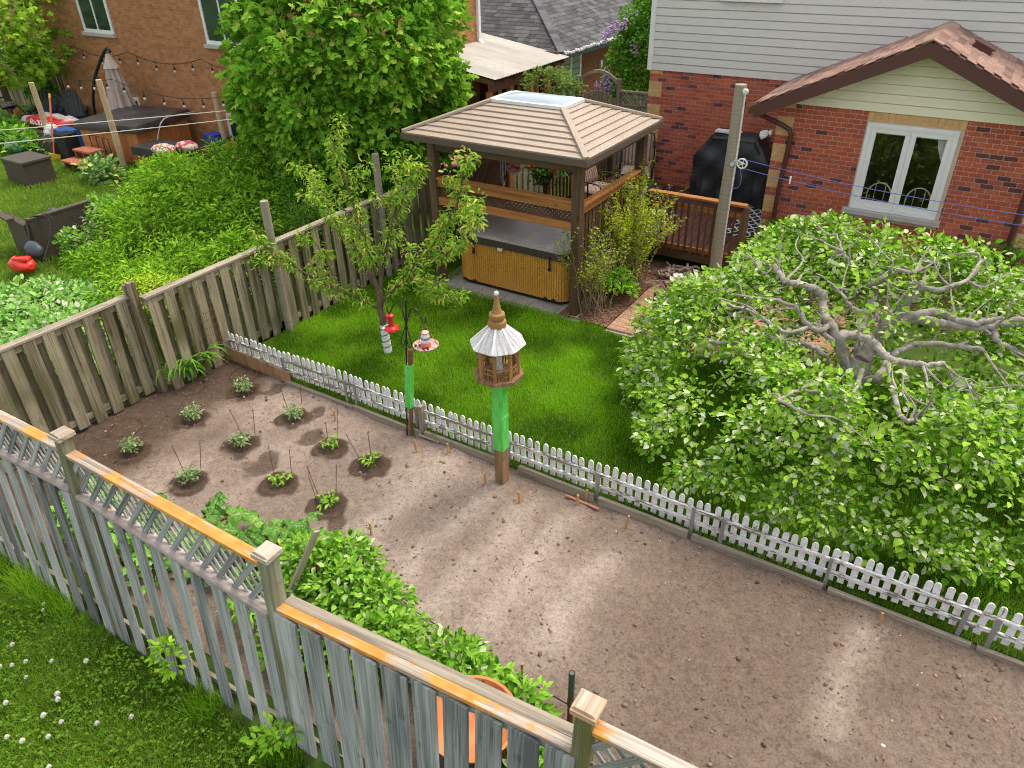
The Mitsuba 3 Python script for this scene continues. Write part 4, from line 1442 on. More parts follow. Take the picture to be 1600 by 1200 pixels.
out = np.column_stack([(C[:, :2] - (-7, 7.4)) * .3, np.full(len(C), .3)])
P, D, U = spread(C, out, 11, .09, droop=.35, up=.6)
n = len(P)
L = rng.uniform(.07, .13, n)
m = MB()
leaves(m, P, D, U, L, L * .24, tones(n, (.17, .36, .03), (.42, .62, .09), (.66, .66, .14), .16), 'curl')
obj('crown', m, M['leaf'], pe, color=True)

# ---------------------------------------------------------------- shrubs
def bush(name, label, blobs, ncl, per, size, colA, colB, kind='lance', ratio=.34, r=.13, pale=None, share=0, stems=10, droop=.0, up=.7, gap=.40, cat='shrub', group=None, base=None, hollow=.35, gf=2.2):
    t = thing(name, label, cat, group)
    blobs = np.array(blobs, float)   # x y z rx ry rz
    vol = blobs[:, 3] * blobs[:, 4] + blobs[:, 4] * blobs[:, 5] + blobs[:, 3] * blobs[:, 5]
    which = rng.choice(len(blobs), ncl, p=vol / vol.sum())
    d = rng.normal(0, 1, (ncl, 3))
    d[:, 2] = np.where(d[:, 2] < -.3, -d[:, 2], d[:, 2])
    d /= np.linalg.norm(d, axis=1, keepdims=True)
    rad = (1 - hollow * rng.random(ncl) ** 1.6) * (1 + .75 * (meshkit.fbm(d * 2 + which[:, None] * 3.1, 2, 7) - .5))
    b = blobs[which]
    C = b[:, :3] + d * b[:, 3:] * rad[:, None]
    k = (meshkit.fbm(C * gf, 3, 31) > gap) & (C[:, 2] > .04)
    C, d = C[k], d[k]
    m = MB()
    ctr = blobs[:, :3].mean(0) if base is None else np.array(base, float)
    for q in rng.choice(len(C), min(len(C), stems), replace=False):
        s = np.array((ctr[0] + rng.normal(0, .08), ctr[1] + rng.normal(0, .08), .0)) if len(blobs) < 2 or base is not None else np.array((C[q, 0] * .7 + ctr[0] * .3, C[q, 1] * .7 + ctr[1] * .3, 0))
        m.tube(spline([s, (s + C[q]) / 2 + (0, 0, .12), C[q]], 4), np.linspace(.014, .004, 9), 5)
    if stems:
        obj('stems', m, M['bark_brown'], t, smooth=60)
    P, D, U = spread(C, d, per, r, droop=droop, up=up, outw=.9)
    n = len(P)
    L = rng.uniform(size[0], size[1], n)
    m = MB()
    leaves(m, P, D, U, L, L * ratio * rng.uniform(.85, 1.15, n), tones(n, colA, colB, pale, share, .25, per), kind)
    obj('foliage', m, M['leaf'], t, color=True)
    return t

HG = dict(colA=(.10, .27, .012), colB=(.34, .60, .055))
bush('hedge_shrub', 'big rounded light green shrub behind the left board fence, in front of the maple', [(-12.6, 8.7, 1.0, 1.5, 1.0, 1.0), (-11.2, 8.3, .85, 1.0, .9, .9), (-14.0, 9.1, .85, 1.1, .9, .85), (-11.9, 9.4, 1.15, 1.1, .8, .9), (-12.9, 7.7, .7, 1.2, .8, .75)], 3300, 9, (.07, .14), stems=40, r=.17, gf=1.5, gap=.43, hollow=.5, **HG)
bush('hedge_shrub', 'darker green shrub between the big light shrub and the maple trunk', [(-10.6, 9.3, .8, .9, .7, .85), (-9.7, 9.9, .7, .6, .7, .75)], 1500, 7, (.05, .10), (0.083, 0.247, 0.020), (0.198, 0.462, 0.041), stems=20, r=.12)
bush('hedge_shrub', 'low light green shrub just behind the left end of the board fence', [(-10.3, 5.9, .55, .75, 1.0, .65), (-10.1, 7.2, .62, .7, .8, .72), (-11.2, 6.8, .45, .8, .8, .6), (-12.5, 6.5, .4, .9, .6, .5)], 1500, 9, (.07, .13), stems=26, r=.16, gf=1.6, gap=.43, hollow=.5, **HG)
bush('ground_vine', 'pale broad leaved vine spreading low behind the left end of the board fence', [(-11.6, 4.6, .3, 1.7, 1.3, .5), (-12.6, 5.2, .2, 1.0, .8, .35), (-10.3, 4.0, .5, .7, 1.1, .55)], 2600, 4, (.06, .13), (0.165, 0.396, 0.066), (0.429, 0.693, 0.214), 'oval', .8, .15, (0.693, 0.720, 0.561), .12, stems=25, cat='vine')
bush('ground_vine', 'pale vine beside the brown wicker sofa and the big shrub', [(-14.5, 7.75, .55, .4, .35, .5), (-14.7, 7.2, .25, .4, .35, .3)], 230, 5, (.06, .12), (.12, .33, .03), (.34, .58, .10), 'oval', .85, .15, (0.720, 0.720, 0.627), .15, stems=12, cat='vine')
bush('squash_plant', 'pale broad leaved plant before the left hot tub beside a wooden post', [(-19.3, 10.5, .2, .5, .3, .26)], 80, 5, (.09, .18), (.12, .30, .07), (.34, .52, .20), 'oval', .8, .2, (0.720, 0.720, 0.165), .08, stems=10, cat='plant')
bush('weed_patch', 'leafy weeds in front of the blue and white bag in the left yard', [(-24.5, 10.9, .25, 1.6, .5, .35), (-25.6, 11.5, .2, 1.4, .5, .4)], 420, 5, (.10, .20), (0.116, 0.314, 0.033), (0.314, 0.594, 0.083), 'oval', .6, .2, stems=8, cat='weeds')
bush('fence_creeper', 'green creeper hanging over the far board fence left of the brick wall', [(-26.9, 14.45, 1.55, 1.1, .2, .3), (-27.7, 13.9, .6, .45, .3, .75), (-29, 14.6, 1.6, 1.2, .2, .3)], 430, 6, (.09, .18), (0.099, 0.281, 0.033), (0.314, 0.594, 0.099), 'oval', .75, .2, (0.693, 0.720, 0.330), .08, stems=6, cat='creeper')
bush('yellow_shrub', 'small yellow green seedling bush just behind the board fence post', [(-9.75, 5.5, .95, .35, .45, .40)], 170, 6, (.05, .09), (0.330, 0.511, 0.033), (0.594, 0.720, 0.083), stems=8)
bush('house_shrub', 'dark green low shrub against the brick wall left of the white window', [(-2.75, 13.6, .45, .42, .3, .5)], 260, 7, (.05, .09), (0.049, 0.148, 0.020), (0.132, 0.314, 0.041), stems=8)
bush('house_shrub', 'dark green low shrub against the brick wall under the right downpipe', [(.75, 13.5, .5, .45, .35, .6)], 260, 7, (.05, .09), (0.049, 0.148, 0.020), (0.132, 0.314, 0.041), stems=8)
bush('house_shrub', 'dark green shrub under the white window behind the apple tree', [(-1.6, 13.1, .4, .8, .5, .5)], 360, 7, (.05, .09), (0.049, 0.165, 0.020), (0.132, 0.330, 0.041), stems=8)
li = bush('lilac_bush', 'tall lilac bush with pale purple flower heads left of the siding wall', [(-7.95, 18.3, 1.7, .75, .6, 1.6), (-7.55, 18.4, 2.9, .75, .6, 1.3)], 1500, 6, (.07, .13), (0.083, 0.247, 0.025), (0.247, 0.528, 0.058), 'oval', .7, .14, stems=18, gap=.36)
for k in range(17):
    m = MB()
    c = np.array((-7.85 + rng.uniform(-.8, .6), 17.75 + rng.uniform(-.1, .15), rng.choice([1.9, 1.6, 2.2, 3.1, 3.4]) + rng.uniform(-.15, .15)))
    for q in range(26):
        p = c + np.array((rng.normal(0, .055), rng.normal(0, .05), rng.uniform(-.12, .13)))
        m.blob(p, (.024, .024, .022), .2, 1, q, color=np.array((.50, .36, .62)) * rng.uniform(.75, 1.25))
    obj('flower_head', m, M['vc'], li, True, True)

# yellow green forsythia: upright rods with small leaves
def forsythia(name, label, cx, cy, n, H, sp, colA, colB, leafn, bare=.2):
    t = thing(name, label, 'shrub')
    m = MB()
    C = []
    for k in range(n):
        a, q = rng.uniform(0, 6.283), rng.random() ** .6
        h = H * rng.uniform(.6, 1.05)
        b = np.array((cx + rng.normal(0, .14), cy + rng.normal(0, .14), 0))
        e = np.array((cx + sp * q * math.cos(a), cy + sp * q * math.sin(a), h))
        s = spline([b, (b + e) / 2 + (0, 0, .15 * h), e], 5)
        s[1:] += rng.normal(0, .012, s[1:].shape)
        m.tube(s, np.linspace(.009, .003, len(s)), 5)
        for w in range(2):
            i = rng.integers(3, len(s) - 2)
            d = unit(rng.normal(0, .5, 3) + (0, 0, .9) + (s[-1] - s[0]) * .2)
            l = rng.uniform(.2, .6)
            tw = spline([s[i], s[i] + d * l * .5 + rng.normal(0, .02, 3), s[i] + d * l], 4)
            m.tube(tw, np.linspace(.005, .002, len(tw)), 4)
            C.append(np.array([np.interp(np.linspace(0, 1, leafn), np.linspace(0, 1, len(tw)), tw[:, j]) for j in range(3)]).T)
        i0 = int(bare * 100)
        C.append(np.array([np.interp(np.linspace(bare, 1, leafn * 2), np.linspace(0, 1, len(s)), s[:, j]) for j in range(3)]).T)
    obj('stems', m, mat_stem, t, smooth=60)
    C = np.vstack(C)
    P, D, U = spread(C, np.tile((0, 0, .5), (len(C), 1)), 2, .03, droop=-.2, up=.6)
    k = len(P)
    L = rng.uniform(.028, .058, k)
    m = MB()
    leaves(m, P, D, U, L, L * .5, tones(k, np.array(colA) * (.72, .86, 1), np.array(colB) * (.72, .84, 1)), 'lance')
    obj('foliage', m, M['leaf'], t, color=True)

mat_stem = mat('stem', (.27, .21, .13), .9, .2)
forsythia('forsythia_bush', 'airy yellow green bush of upright rods on the bark bed beside the gazebo', -4.78, 11.30, 85, 1.80, .95, (0.412, 0.528, 0.020), (0.720, 0.720, 0.041), 15)
forsythia('forsythia_bush', 'sparse half bare bush in front of the right gazebo post', -4.85, 10.15, 34, 1.5, .7, (0.330, 0.462, 0.033), (0.660, 0.720, 0.066), 6, .35)
bush('hosta_plant', 'low bright green leafy plant under the yellow green bush', [(-4.75, 10.75, .22, .3, .3, .3)], 90, 6, (.06, .12), (0.198, 0.495, 0.033), (0.429, 0.720, 0.083), 'oval', .6, .1, stems=4, cat='plant')
# ---------------------------------------------------------------- plants of the vegetable bed
TL = ['leftmost feathery seedling nearest the picket fence', 'feathery seedling in the left row, middle one', 'feathery seedling at the left end near the lattice fence',
      'second row feathery seedling nearest the picket fence', 'second row feathery seedling with wire stakes, middle one', 'second row feathery seedling nearest the lattice fence',
      'broad leaved seedling in the third row nearest the picket fence', 'broad leaved seedling in the third row behind the rhubarb', 'broad leaved seedling farthest right, towards the picket fence', 'broad leaved seedling farthest right, nearest the rhubarb leaves']
M['rust'] = mat('rust', lambda p, n, uv: mix((.10, .035, .02), (.26, .10, .05), noise(p.x * 60, p.y * 60, p.z * 30)), .8, .3, .3)
for i, (x, y) in enumerate(TOMATO):
    t = thing('seedling', TL[i], 'seedling', 'seedlings in the vegetable bed')
    z0 = float(soil_z(np.array([x]), np.array([y]))[0])
    big = i < 6
    m = MB()
    nl = 16 if big else 9
    C = []
    h = .17 if big else .13
    m.tube([(x, y, z0 - .02), (x + .005, y, z0 + h * .6), (x, y, z0 + h)], [.006, .005, .003], 5)
    for k in range(nl):
        a = k * 2.4
        zb = z0 + h * (.3 + .7 * k / nl)
        l = (.11 if big else .09) * rng.uniform(.7, 1.1)
        e = np.array((x + math.cos(a) * l, y + math.sin(a) * l, zb + .035))
        m.tube([(x, y, zb), e], [.0025, .0015], 4)
        for q in ((.5, .8, 1.0) if big else (.6, 1.0)):
            C.append(lerp((x, y, zb), e, q))
    obj('stem', m, mat_stem2 if 'mat_stem2' in globals() else globals().setdefault('mat_stem2', mat('green_stem', (.16, .25, .07), .7, .3)), t)
    C = np.array(C)
    P, D, U = spread(C, np.column_stack([C[:, :2] - (x, y), np.full(len(C), .1)]) * 4, 3 if big else 2, .02, up=1.2)
    n = len(P)
    L = rng.uniform(.03, .06, n) if big else rng.uniform(.05, .085, n)
    m = MB()
    leaves(m, P, D, U, L, L * .5, tones(n, (.20, .34, .13), (.42, .55, .28)) if big else tones(n, (.18, .42, .04), (.38, .60, .10)), 'oval')
    obj('leaves', m, M['leaf'], t, color=True)

ST = [((-7.16, 5.43), (-7.10, 5.33)), ((-7.0, 5.53), (-6.9, 5.5)), ((-7.08, 4.63), (-7.25, 4.62)), ((-7.06, 4.75), (-7.0, 4.78)), ((-7.14, 3.76), (-7.24, 3.76)), ((-7.14, 3.95), (-7.04, 4.0)),
      ((-6.17, 4.28), (-6.25, 4.35)), ((-6.09, 4.46), (-5.97, 4.42)), ((-6.17, 5.17), (-6.0, 5.05)), ((-6.07, 5.23), (-6.08, 5.34)), ((-5.58, 5.13), (-5.62, 5.0)), ((-5.51, 5.25), (-5.41, 5.16)),
      ((-5.54, 4.36), (-5.56, 4.3)), ((-5.36, 4.46), (-5.3, 4.5)), ((-7.9, 5.5), (-8.0, 5.6)), ((-5.44, 4.25), (-5.47, 4.22))]
USEDL = {}
for (a, b), (c, d) in ST:
    m = MB()
    m.tube([(a, b, -.05), (c, d, .44)], .0042, 5)
    m.tube([(c, d, .44), (c + .012, d, .445)], .003, 4)
    q = int(np.argmin([math.hypot(a - x, b - y) for x, y in TOMATO]))
    side = 'left' if (a - TOMATO[q][0]) * .84 + (b - TOMATO[q][1]) * .54 < 0 else 'right'
    w = f'wire stake {side} of the ' + TL[q].replace('feathery seedling', 'seedling').replace('broad leaved seedling', 'seedling')
    USEDL[w] = USEDL.get(w, 0) + 1
    w = ('second ' if USEDL[w] == 2 else 'third ' if USEDL[w] == 3 else 'thin rusty ') + w
    single('wire_stake', m, M['rust'], ' '.join(w.split()[:16]), 'stake', 'wire stakes beside the seedlings')
for (x, y), w in (((-8.69, 4.0), 'nearest the lattice fence'), ((-8.80, 5.1), 'under the daylily leaves'), ((-8.40, 5.75), 'by the plywood board')):
    m = MB()
    m.tube([(x + .21 * math.cos(q), y + .21 * math.sin(q), .035 + .01 * math.sin(3 * q)) for q in np.linspace(0, 2 * math.pi, 30)], .005, 5)
    m.tube([(x + .2, y, .04), (x + .2, y, -.05)], .004, 4)
    single('plant_ring', m, M['rust'], 'rusty wire ring lying on the soil ' + w, 'wire ring', 'wire rings on the soil')
m = MB()
cx, cy = -9.0, 5.72
for z in np.linspace(.12, .95, 8):
    m.tube([(cx + .17 * math.cos(q), cy + .17 * math.sin(q), z) for q in np.linspace(0, 2 * math.pi, 19)], .003, 4)
for q in np.linspace(0, 2 * math.pi, 13)[:-1]:
    m.tube([(cx + .17 * math.cos(q), cy + .17 * math.sin(q), .02), (cx + .17 * math.cos(q), cy + .17 * math.sin(q), .97)], .003, 4)
single('tomato_cage', m, M['rust'], 'rusty round wire cage standing in the corner by the fence and pickets', 'plant cage')

PEGS = [(-4.55, 4.17, 'beside the raspberry row, alone on the soil'), (-5.05, 5.6, 'right of the hanging feeders'), (-4.67, 5.75, 'left of the bird feeder post'), (-3.95, 5.51, 'just left of the bird feeder post'), (-3.41, 5.43, 'right of the bird feeder post'),
        (-2.86, 5.73, 'in front of the red stick'), (-2.80, 5.86, 'behind the red stick'), (-2.23, 5.71, 'right of the red stick'), (-3.46, 3.54, 'at the left end of the string line'), (-2.86, 3.55, 'in the middle of the string line'), (-2.23, 3.51, 'at the right end of the string line'),
        (.37, 5.72, 'at the far right by the picket fence'), (-6.41, 5.57, 'at the left between seedlings and picket fence')]
M['peg'] = wood('peg', (.34, .17, .06), (.56, .33, .15))
for x, y, w in PEGS:
    m = MB()
    m.bar((x, y, -.06), (x + rng.normal(0, .012), y, .17), .022, .018, up=(0, 1, 0))
    single('peg', m, M['peg'], 'short wooden peg ' + w, 'peg', 'wooden pegs in the bed')
m = MB()
m.bar((-3.03, 5.80, .03), (-2.60, 5.79, .025), .03, .014)
single('red_stick', m, mat('red_stick', (.42, .19, .13), .8, .2), 'reddish flat stick lying on the soil near the picket fence', 'stick')
m = MB()
m.bar((-5.22, 5.86, .03), (-4.9, 5.87, .02), .025, .015)
single('grey_stick', m, M['timber_grey'], 'short grey stick lying on the soil beside the feeder pole', 'stick')
m = MB()
m.tube(spline([(-3.75, 3.62, .03), (-3.4, 3.55, .05), (-2.86, 3.50, .05), (-2.55, 3.44, .06), (-2.23, 3.46, .05), (-1.66, 3.34, .22)], 5), .006, 4)
single('string_line', m, M['dark'], 'dark cord stretched along the pegs in front of the raspberry row', 'cord')
m = MB()
m.tube([(-1.64, 3.33, -.1), (-1.64, 3.33, .66)], .026, 12, False)
m.tube([(-1.64, 3.33, .66), (-1.64, 3.33, .60)], .020, 12)
m.tube([(-1.64, 3.33, .26), (-1.64, 3.33, .32)], .031, 12)
single('steel_pipe', m, mat('pipe', lambda p, n, uv: mix((.20, .09, .045), (.10, .115, .115), smoothstep(.35, .62, p.z + .3 * noise(p.x * 40, p.y * 40, p.z * 20))), .55, .5, .5), 'upright rusty open steel pipe in the soil beside the lattice fence post', 'pipe', smooth=40)
m = MB()
m.bar((-4.42, 2.72, .15), (-4.19, 3.20, 1.02), .075, .025, up=(1, 0, 0))
single('leaning_board', m, M['timber_grey'], 'narrow grey board leaning up out of the raspberry plants', 'board')
m = MB()
m.bar((-4.22, 3.12, -.05), (-4.20, 3.13, .66), .04, .02, up=(0, 1, 0))
single('rusty_stake', m, M['rust'], 'rusty brown flat stake behind the leaning grey board', 'stake')

# rhubarb
rh = thing('rhubarb_plant', 'clump of rhubarb with big crinkled pale green leaves behind the lattice fence', 'rhubarb')
def crinkle(L, W, seed):
    nu, nv = 16, 17
    U_, V_ = np.meshgrid(np.linspace(0, 1, nu), np.linspace(-1, 1, nv), indexing='ij')
    A = np.abs(V_)
    w = np.clip(np.sin(np.pi * np.clip(U_ * .90 + .10, 0, 1)), 0, 1) ** .55 * (1.05 - .35 * U_) * (1 + .13 * np.sin(U_ * 24 + seed))
    x = U_ * L - .26 * L * A ** 1.6 * (1 - U_) + .03 * L * np.sin(V_ * 15 + seed) * A
    y = V_ * W * w
    z = (.13 * L * np.sin(U_ * 21 + seed + np.sign(V_)) * A ** 1.5 + .05 * L * np.cos(A * 11 - U_ * 9) * A + .05 * L * (meshkit.noise(np.stack([U_ * 7, V_ * 6, V_ * 0 + seed], -1), 2) - .5)
         - .22 * L * U_ ** 2 + .20 * L * A * (1 - .5 * U_) - .22 * L * A ** 3 - .04 * L * np.exp(-(V_ / .08) ** 2))
    i, j = np.meshgrid(np.arange(nu - 1), np.arange(nv - 1), indexing='ij')
    f = np.stack([i * nv + j, (i + 1) * nv + j, (i + 1) * nv + j + 1, i * nv + j + 1], -1).reshape(-1, 4)
    veins = np.exp(-(V_ / .06) ** 2) + .8 * np.exp(-((((A * 1.6 - U_ * 1.5) % .42) - .1) / .045) ** 2)
    return np.stack([x, y, z], -1).reshape(-1, 3), f, np.clip(veins, 0, 1).reshape(-1)
RB = [(-6.87, 3.18, .24), (-6.62, 3.02, .25), (-6.12, 3.42, .30), (-5.92, 3.30, .30), (-5.75, 3.50, .28), (-5.62, 3.22, .33), (-5.42, 3.45, .34), (-5.25, 3.62, .30), (-5.20, 3.30, .40), (-5.02, 3.62, .36), (-5.05, 3.42, .44), (-4.86, 3.50, .36), (-5.35, 3.10, .40), (-5.10, 3.12, .46), (-5.65, 2.98, .32), (-4.80, 3.22, .40), (-6.45, 2.85, .20), (-6.0, 2.95, .25), (-6.2, 2.70, .14), (-5.4, 2.78, .20), (-5.0, 2.82, .3), (-6.75, 2.8, .15), (-5.15, 3.82, .22), (-4.75, 3.70, .25), (-4.7, 2.95, .3), (-5.75, 2.75, .15)]
for i, (x, y, z) in enumerate(RB):
    base = np.array((-5.2 if x > -5.6 else (-5.9 if x > -6.3 else -6.6), 3.05, .02)) + rng.normal(0, .05, 3) * (1, 1, 0)
    c = np.array((x, y, z))
    out = (c - base) * (1, 1, 0) + rng.normal(0, .05, 3) * (1, 1, 0)
    d = unit(unit(out) + (0, 0, rng.uniform(-.55, .55)))
    L = rng.uniform(.24, .36)
    v, f, ve = crinkle(L, L * rng.uniform(.40, .50), i * 3.3)
    S = unit(np.cross((0, 0, 1.0), d) + rng.normal(0, .30, 3))
    N = unit(np.cross(d, S))
    S = np.cross(N, d)
    pos = c - d * L * .45
    m = MB()
    ca, cb = np.array((.06, .23, .018)), np.array((.25, .50, .08))
    q = rng.random()
    body = (ca * (1 - q) + cb * q)[None] * (.65 + .5 * meshkit.noise(v * 22, 3)[:, None])
    col = body * (1 - ve[:, None] * .6) + np.array((.55, .66, .38))[None] * ve[:, None] * .6
    m.add(pos + v[:, :1] * d + v[:, 1:2] * S + v[:, 2:] * N, f, None, col)
    m.tube(spline([base, lerp(base, pos, .6) + (0, 0, .05), pos + d * .02], 4), np.linspace(.013, .009, 9), 6, color=(.30, .10, .07))
    obj('leaf', m, M['leaf'], rh, True, True)

RA = [(-4.45, 3.20, .62, 'behind the leaning grey board'), (-4.2, 3.5, .55, 'beside the rhubarb, on the soil side'), (-3.95, 3.15, .6, 'third from the rhubarb'), (-3.62, 3.25, .55, 'around the left end of the string line'), (-3.25, 3.02, .55, 'before the middle of the string line'),
      (-2.62, 3.10, .48, 'left of the terracotta bowl'), (-2.35, 3.0, .5, 'behind the terracotta bowl'), (-1.95, 3.02, .42, 'right of the terracotta bowl'), (-4.6, 2.75, .55, 'close behind the lattice fence post'), (-3.5, 2.75, .45, 'close behind the lower fence panel'), (-1.5, 2.75, .40, 'by the steel pipe'), (-.55, 2.75, .32, 'right of the last lattice fence post'), (-4.0, 2.6, .4, 'in the shade right behind the fence boards')]
for x, y, h, w in RA:
    bush('raspberry_plant', 'bright green raspberry plant ' + w, [(x, y, h * .50, .28, .23, h * .58)], 120, 6, (.04, .10), (.08, .25, .014), (.33, .60, .08), 'oval', .62, .10, (0.522, 0.720, 0.319), .08, stems=8, droop=.2, up=1.0, gap=.36, cat='plant', group='raspberry plants along the lattice fence')
bush('garden_plant', 'leafy green plants in the narrow strip behind the left part of the lattice fence', [(-7.2, 2.65, .2, .4, .25, .3), (-6.3, 2.55, .15, .5, .2, .25)], 160, 5, (.06, .13), (0.145, 0.377, 0.043), (0.348, 0.609, 0.131), 'oval', .7, .12, stems=5, cat='plant')
bush('fence_weed', 'light green weed growing through the fence boards at the left', [(-4.95, 1.96, LOW + .42, .12, .08, .20)], 26, 5, (.045, .08), (0.232, 0.493, 0.029), (0.464, 0.720, 0.072), 'oval', .6, .08, stems=0, cat='weed', base=(-4.95, 1.96, LOW))
bush('fence_weed', 'light green weed clump at the foot of the second lattice fence post', [(-3.55, 1.92, LOW + .22, .27, .15, .24)], 110, 5, (.05, .09), (0.203, 0.478, 0.029), (0.435, 0.720, 0.072), 'oval', .6, .09, stems=0, cat='weed', base=(-3.55, 1.92, LOW))

# daylily clump
dl = thing('daylily_clump', 'clump of long arching green strap leaves at the foot of the left fence', 'plant')
m = MB()
for k in range(46):
    a = rng.uniform(-1.9, 1.9)
    b = np.array((-8.98 + rng.normal(0, .06), 5.28 + rng.normal(0, .16), 0))
    l = rng.uniform(.35, .62)
    dx = np.array((math.cos(a), math.sin(a), 0))
    t = np.linspace(0, 1, 7)
    c = b + dx * (l * t ** 1.3)[:, None] * .9 + np.array((0, 0, 1)) * (l * 1.1 * np.sin(t * 2.35) * .75)[:, None]
    s = np.array((-dx[1], dx[0], 0)) * .014
    wv = (np.sin(np.pi * np.clip(t * .85 + .12, 0, 1)))[:, None]
    v = np.vstack([c - s * wv, c + s * wv])
    f = [[i, i + 1, 8 + i, 7 + i] for i in range(6)]
    q = rng.random()
    m.add(v, f, None, np.array((.08, .24, .02)) * (1 - q) + np.array((.20, .42, .05)) * q)
obj('leaves', m, M['leaf'], dl, True, True)

# dandelion clocks on the near lawn
M['fluff'] = mat('fluff', (.80, .80, .77), .9, .1)
DN = [(-6.91, 1.76), (-6.98, 1.81), (-6.49, 1.23), (-6.74, 1.36), (-6.26, 1.23), (-6.11, .98), (-5.47, 1.0), (-5.82, 1.28), (-5.76, 1.25), (-5.70, 1.09), (-5.91, 1.62), (-5.25, 1.3), (-5.52, 1.14), (-5.78, .81), (-5.63, .86), (-6.42, 1.32), (-6.2, 1.45), (-6.55, 1.15), (-5.2, .85), (-4.75, 1.1), (-5.05, 1.5), (-6.35, .85)]
import trimesh
ico = trimesh.creation.icosphere(subdivisions=2)
for x, y in DN:
    t = thing('dandelion', 'fluffy white dandelion clock standing in the rough near lawn', 'dandelion', 'dandelion clocks in the near lawn')
    z = LOW + rng.uniform(.09, .14)
    m = MB()
    m.tube([(x, y, LOW), (x + .01, y, z)], .0025, 4)
    obj('stalk', m, mat_stem2, t)
    m = MB()
    s = rng.uniform(.015, .022)
    d = np.array(ico.vertices)
    for q in d:
        pass
    c = np.array((x + .01, y, z))
    m.add(d * s * .35 + c, ico.faces)
    P = np.repeat(c[None], len(d), 0) + d * s * .3
    k = MB()
    leaves(k, P, d, np.roll(d, 1, 1) + .01, np.full(len(d), s), np.full(len(d), s * .22), np.ones((len(d), 3)) * .5, 'lance')
    m.add(*k.mesh())
    obj('seed_head', m, M['fluff'], t)
# ---------------------------------------------------------------- bird feeder on its post
M['green_wrap'] = mat('green_wrap', lambda p, n, uv: mix((.07, .50, .06), (.16, .66, .14), noise(p.x * 30, p.y * 30, p.z * 7)), .35, .5)
M['feeder_roof'] = mat('feeder_roof', lambda p, n, uv: mix((.26, .26, .28), (.56, .57, .60), dr.clip(fbm(uv.x * 5, uv.y * 70.0, octaves=3) * 1.6 - .2, 0, 1)), .6, .3)
M['golden_wood'] = wood('golden_wood', (.17, .085, .03), (.42, .24, .095), rough=.7)
M['old_post'] = wood('old_post', (.12, .07, .035), (.32, .20, .11), rough=.85)
M['black'] = mat('black', (.012, .014, .015), .4, .5)
bf = thing('bird_feeder', 'eight sided wooden bird feeder with white roof on a green wrapped post', 'bird feeder')
FX, FY = -3.81, 5.66
m = MB()
m.bar((FX, FY, -.1), (FX, FY, 1.5), .115, .115, up=(0, 1, 0))
pk = obj('post', m, M['old_post'], bf)
m = MB()
m.bar((FX, FY, .50), (FX + .002, FY, .96), .135, .135, up=(0, 1, 0))
m.bar((FX, FY, .955), (FX + .002, FY, 1.42), .127, .129, up=(0, 1, 0))
m.bar((FX + .06, FY - .066, .5), (FX + .06, FY - .066, 1.42), .02, .004, up=(0, 1, 0))
obj('wrap', m, M['green_wrap'], pk, label='bright green plastic wrap round the post')
OC = [(math.cos(a), math.sin(a)) for a in np.arange(8) * math.pi / 4 + math.pi / 8]
def octo(r0, z0, r1, z1, cap=True):
    m = MB()
    v = [(FX + r0 * c, FY + r0 * s, z0) for c, s in OC] + [(FX + r1 * c, FY + r1 * s, z1) for c, s in OC]
    f = []
    for i in range(8):
        j = (i + 1) % 8
        f += [[i, j, 8 + j], [i, 8 + j, 8 + i]]
    f += [[8, 8 + i, 8 + i + 1] for i in range(1, 7)] + [[0, i + 1, i] for i in range(1, 7)]
    return m.add(v, f, [(q[2], q[0]) for q in v])
obj('floor', octo(.275, 1.49, .275, 1.53), M['old_post'], bf)
for i in range(8):
    (c, s), (c2, s2) = OC[i], OC[(i + 1) % 8]
    m = MB()
    m.bar((FX + .215 * c, FY + .215 * s, 1.53), (FX + .215 * c, FY + .215 * s, 1.93), .036, .036, up=(c, s, 0))
    obj('pillar', m, M['golden_wood'], bf)
    m = MB()
    for z in (1.60, 1.66):
        m.bar((FX + .22 * c, FY + .22 * s, z), (FX + .22 * c2, FY + .22 * s2, z), .012, .012)
    for t in (.25, .5, .75):
        m.bar((*lerp((FX + .22 * c, FY + .22 * s), (FX + .22 * c2, FY + .22 * s2), t), 1.53), (*lerp((FX + .22 * c, FY + .22 * s), (FX + .22 * c2, FY + .22 * s2), t), 1.66), .010, .010, up=(c, s, 0))
    obj('rail', m, M['golden_wood'], bf)
    # one roof panel between two hips, overlapping its neighbour
    a, b = np.array((FX + .295 * c, FY + .295 * s, 1.885)), np.array((FX + .295 * c2, FY + .295 * s2, 1.885))
    p, q = np.array((FX + .07 * c, FY + .07 * s, 2.10)), np.array((FX + .07 * c2, FY + .07 * s2, 2.10))
    nrm = unit(np.cross(b - a, p - a)) * .012
    m = MB()
    L = 10 * (i + 900)
    m.add([a, b, q, p, a + nrm, b + nrm, q + nrm, p + nrm], [[3, 2, 1, 0], [4, 5, 6, 7], [0, 1, 5, 4], [1, 2, 6, 5], [2, 3, 7, 6], [3, 0, 4, 7]],
          [(0, L), (0, L + .23), (.38, L + .15), (.38, L + .07)] * 2)
    obj('roof_panel', m, M['feeder_roof'], bf)
    m = MB()
    m.bar(a + (0, 0, .014), p + (0, 0, .014), .022, .010)
    obj('hip_strip', m, M['picket'], bf)
m = MB()
m.lathe([(.095, 2.085), (.10, 2.13), (.092, 2.155), (.068, 2.165), (.08, 2.19), (.088, 2.21), (.082, 2.235), (.058, 2.25), (.055, 2.265), (.045, 2.28), (.018, 2.42), (.008, 2.44)], (FX, FY, 0), 16)
obj('finial', m, M['golden_wood'], bf, smooth=35)
m = MB()
m.blob((FX, FY, 2.46), (.026, .026, .026), 0, 2)
obj('finial_ball', m, M['white'], bf, True)
m = MB()
m.lathe([(.04, 1.53), (.04, 1.80)], (FX, FY, 0), 12)
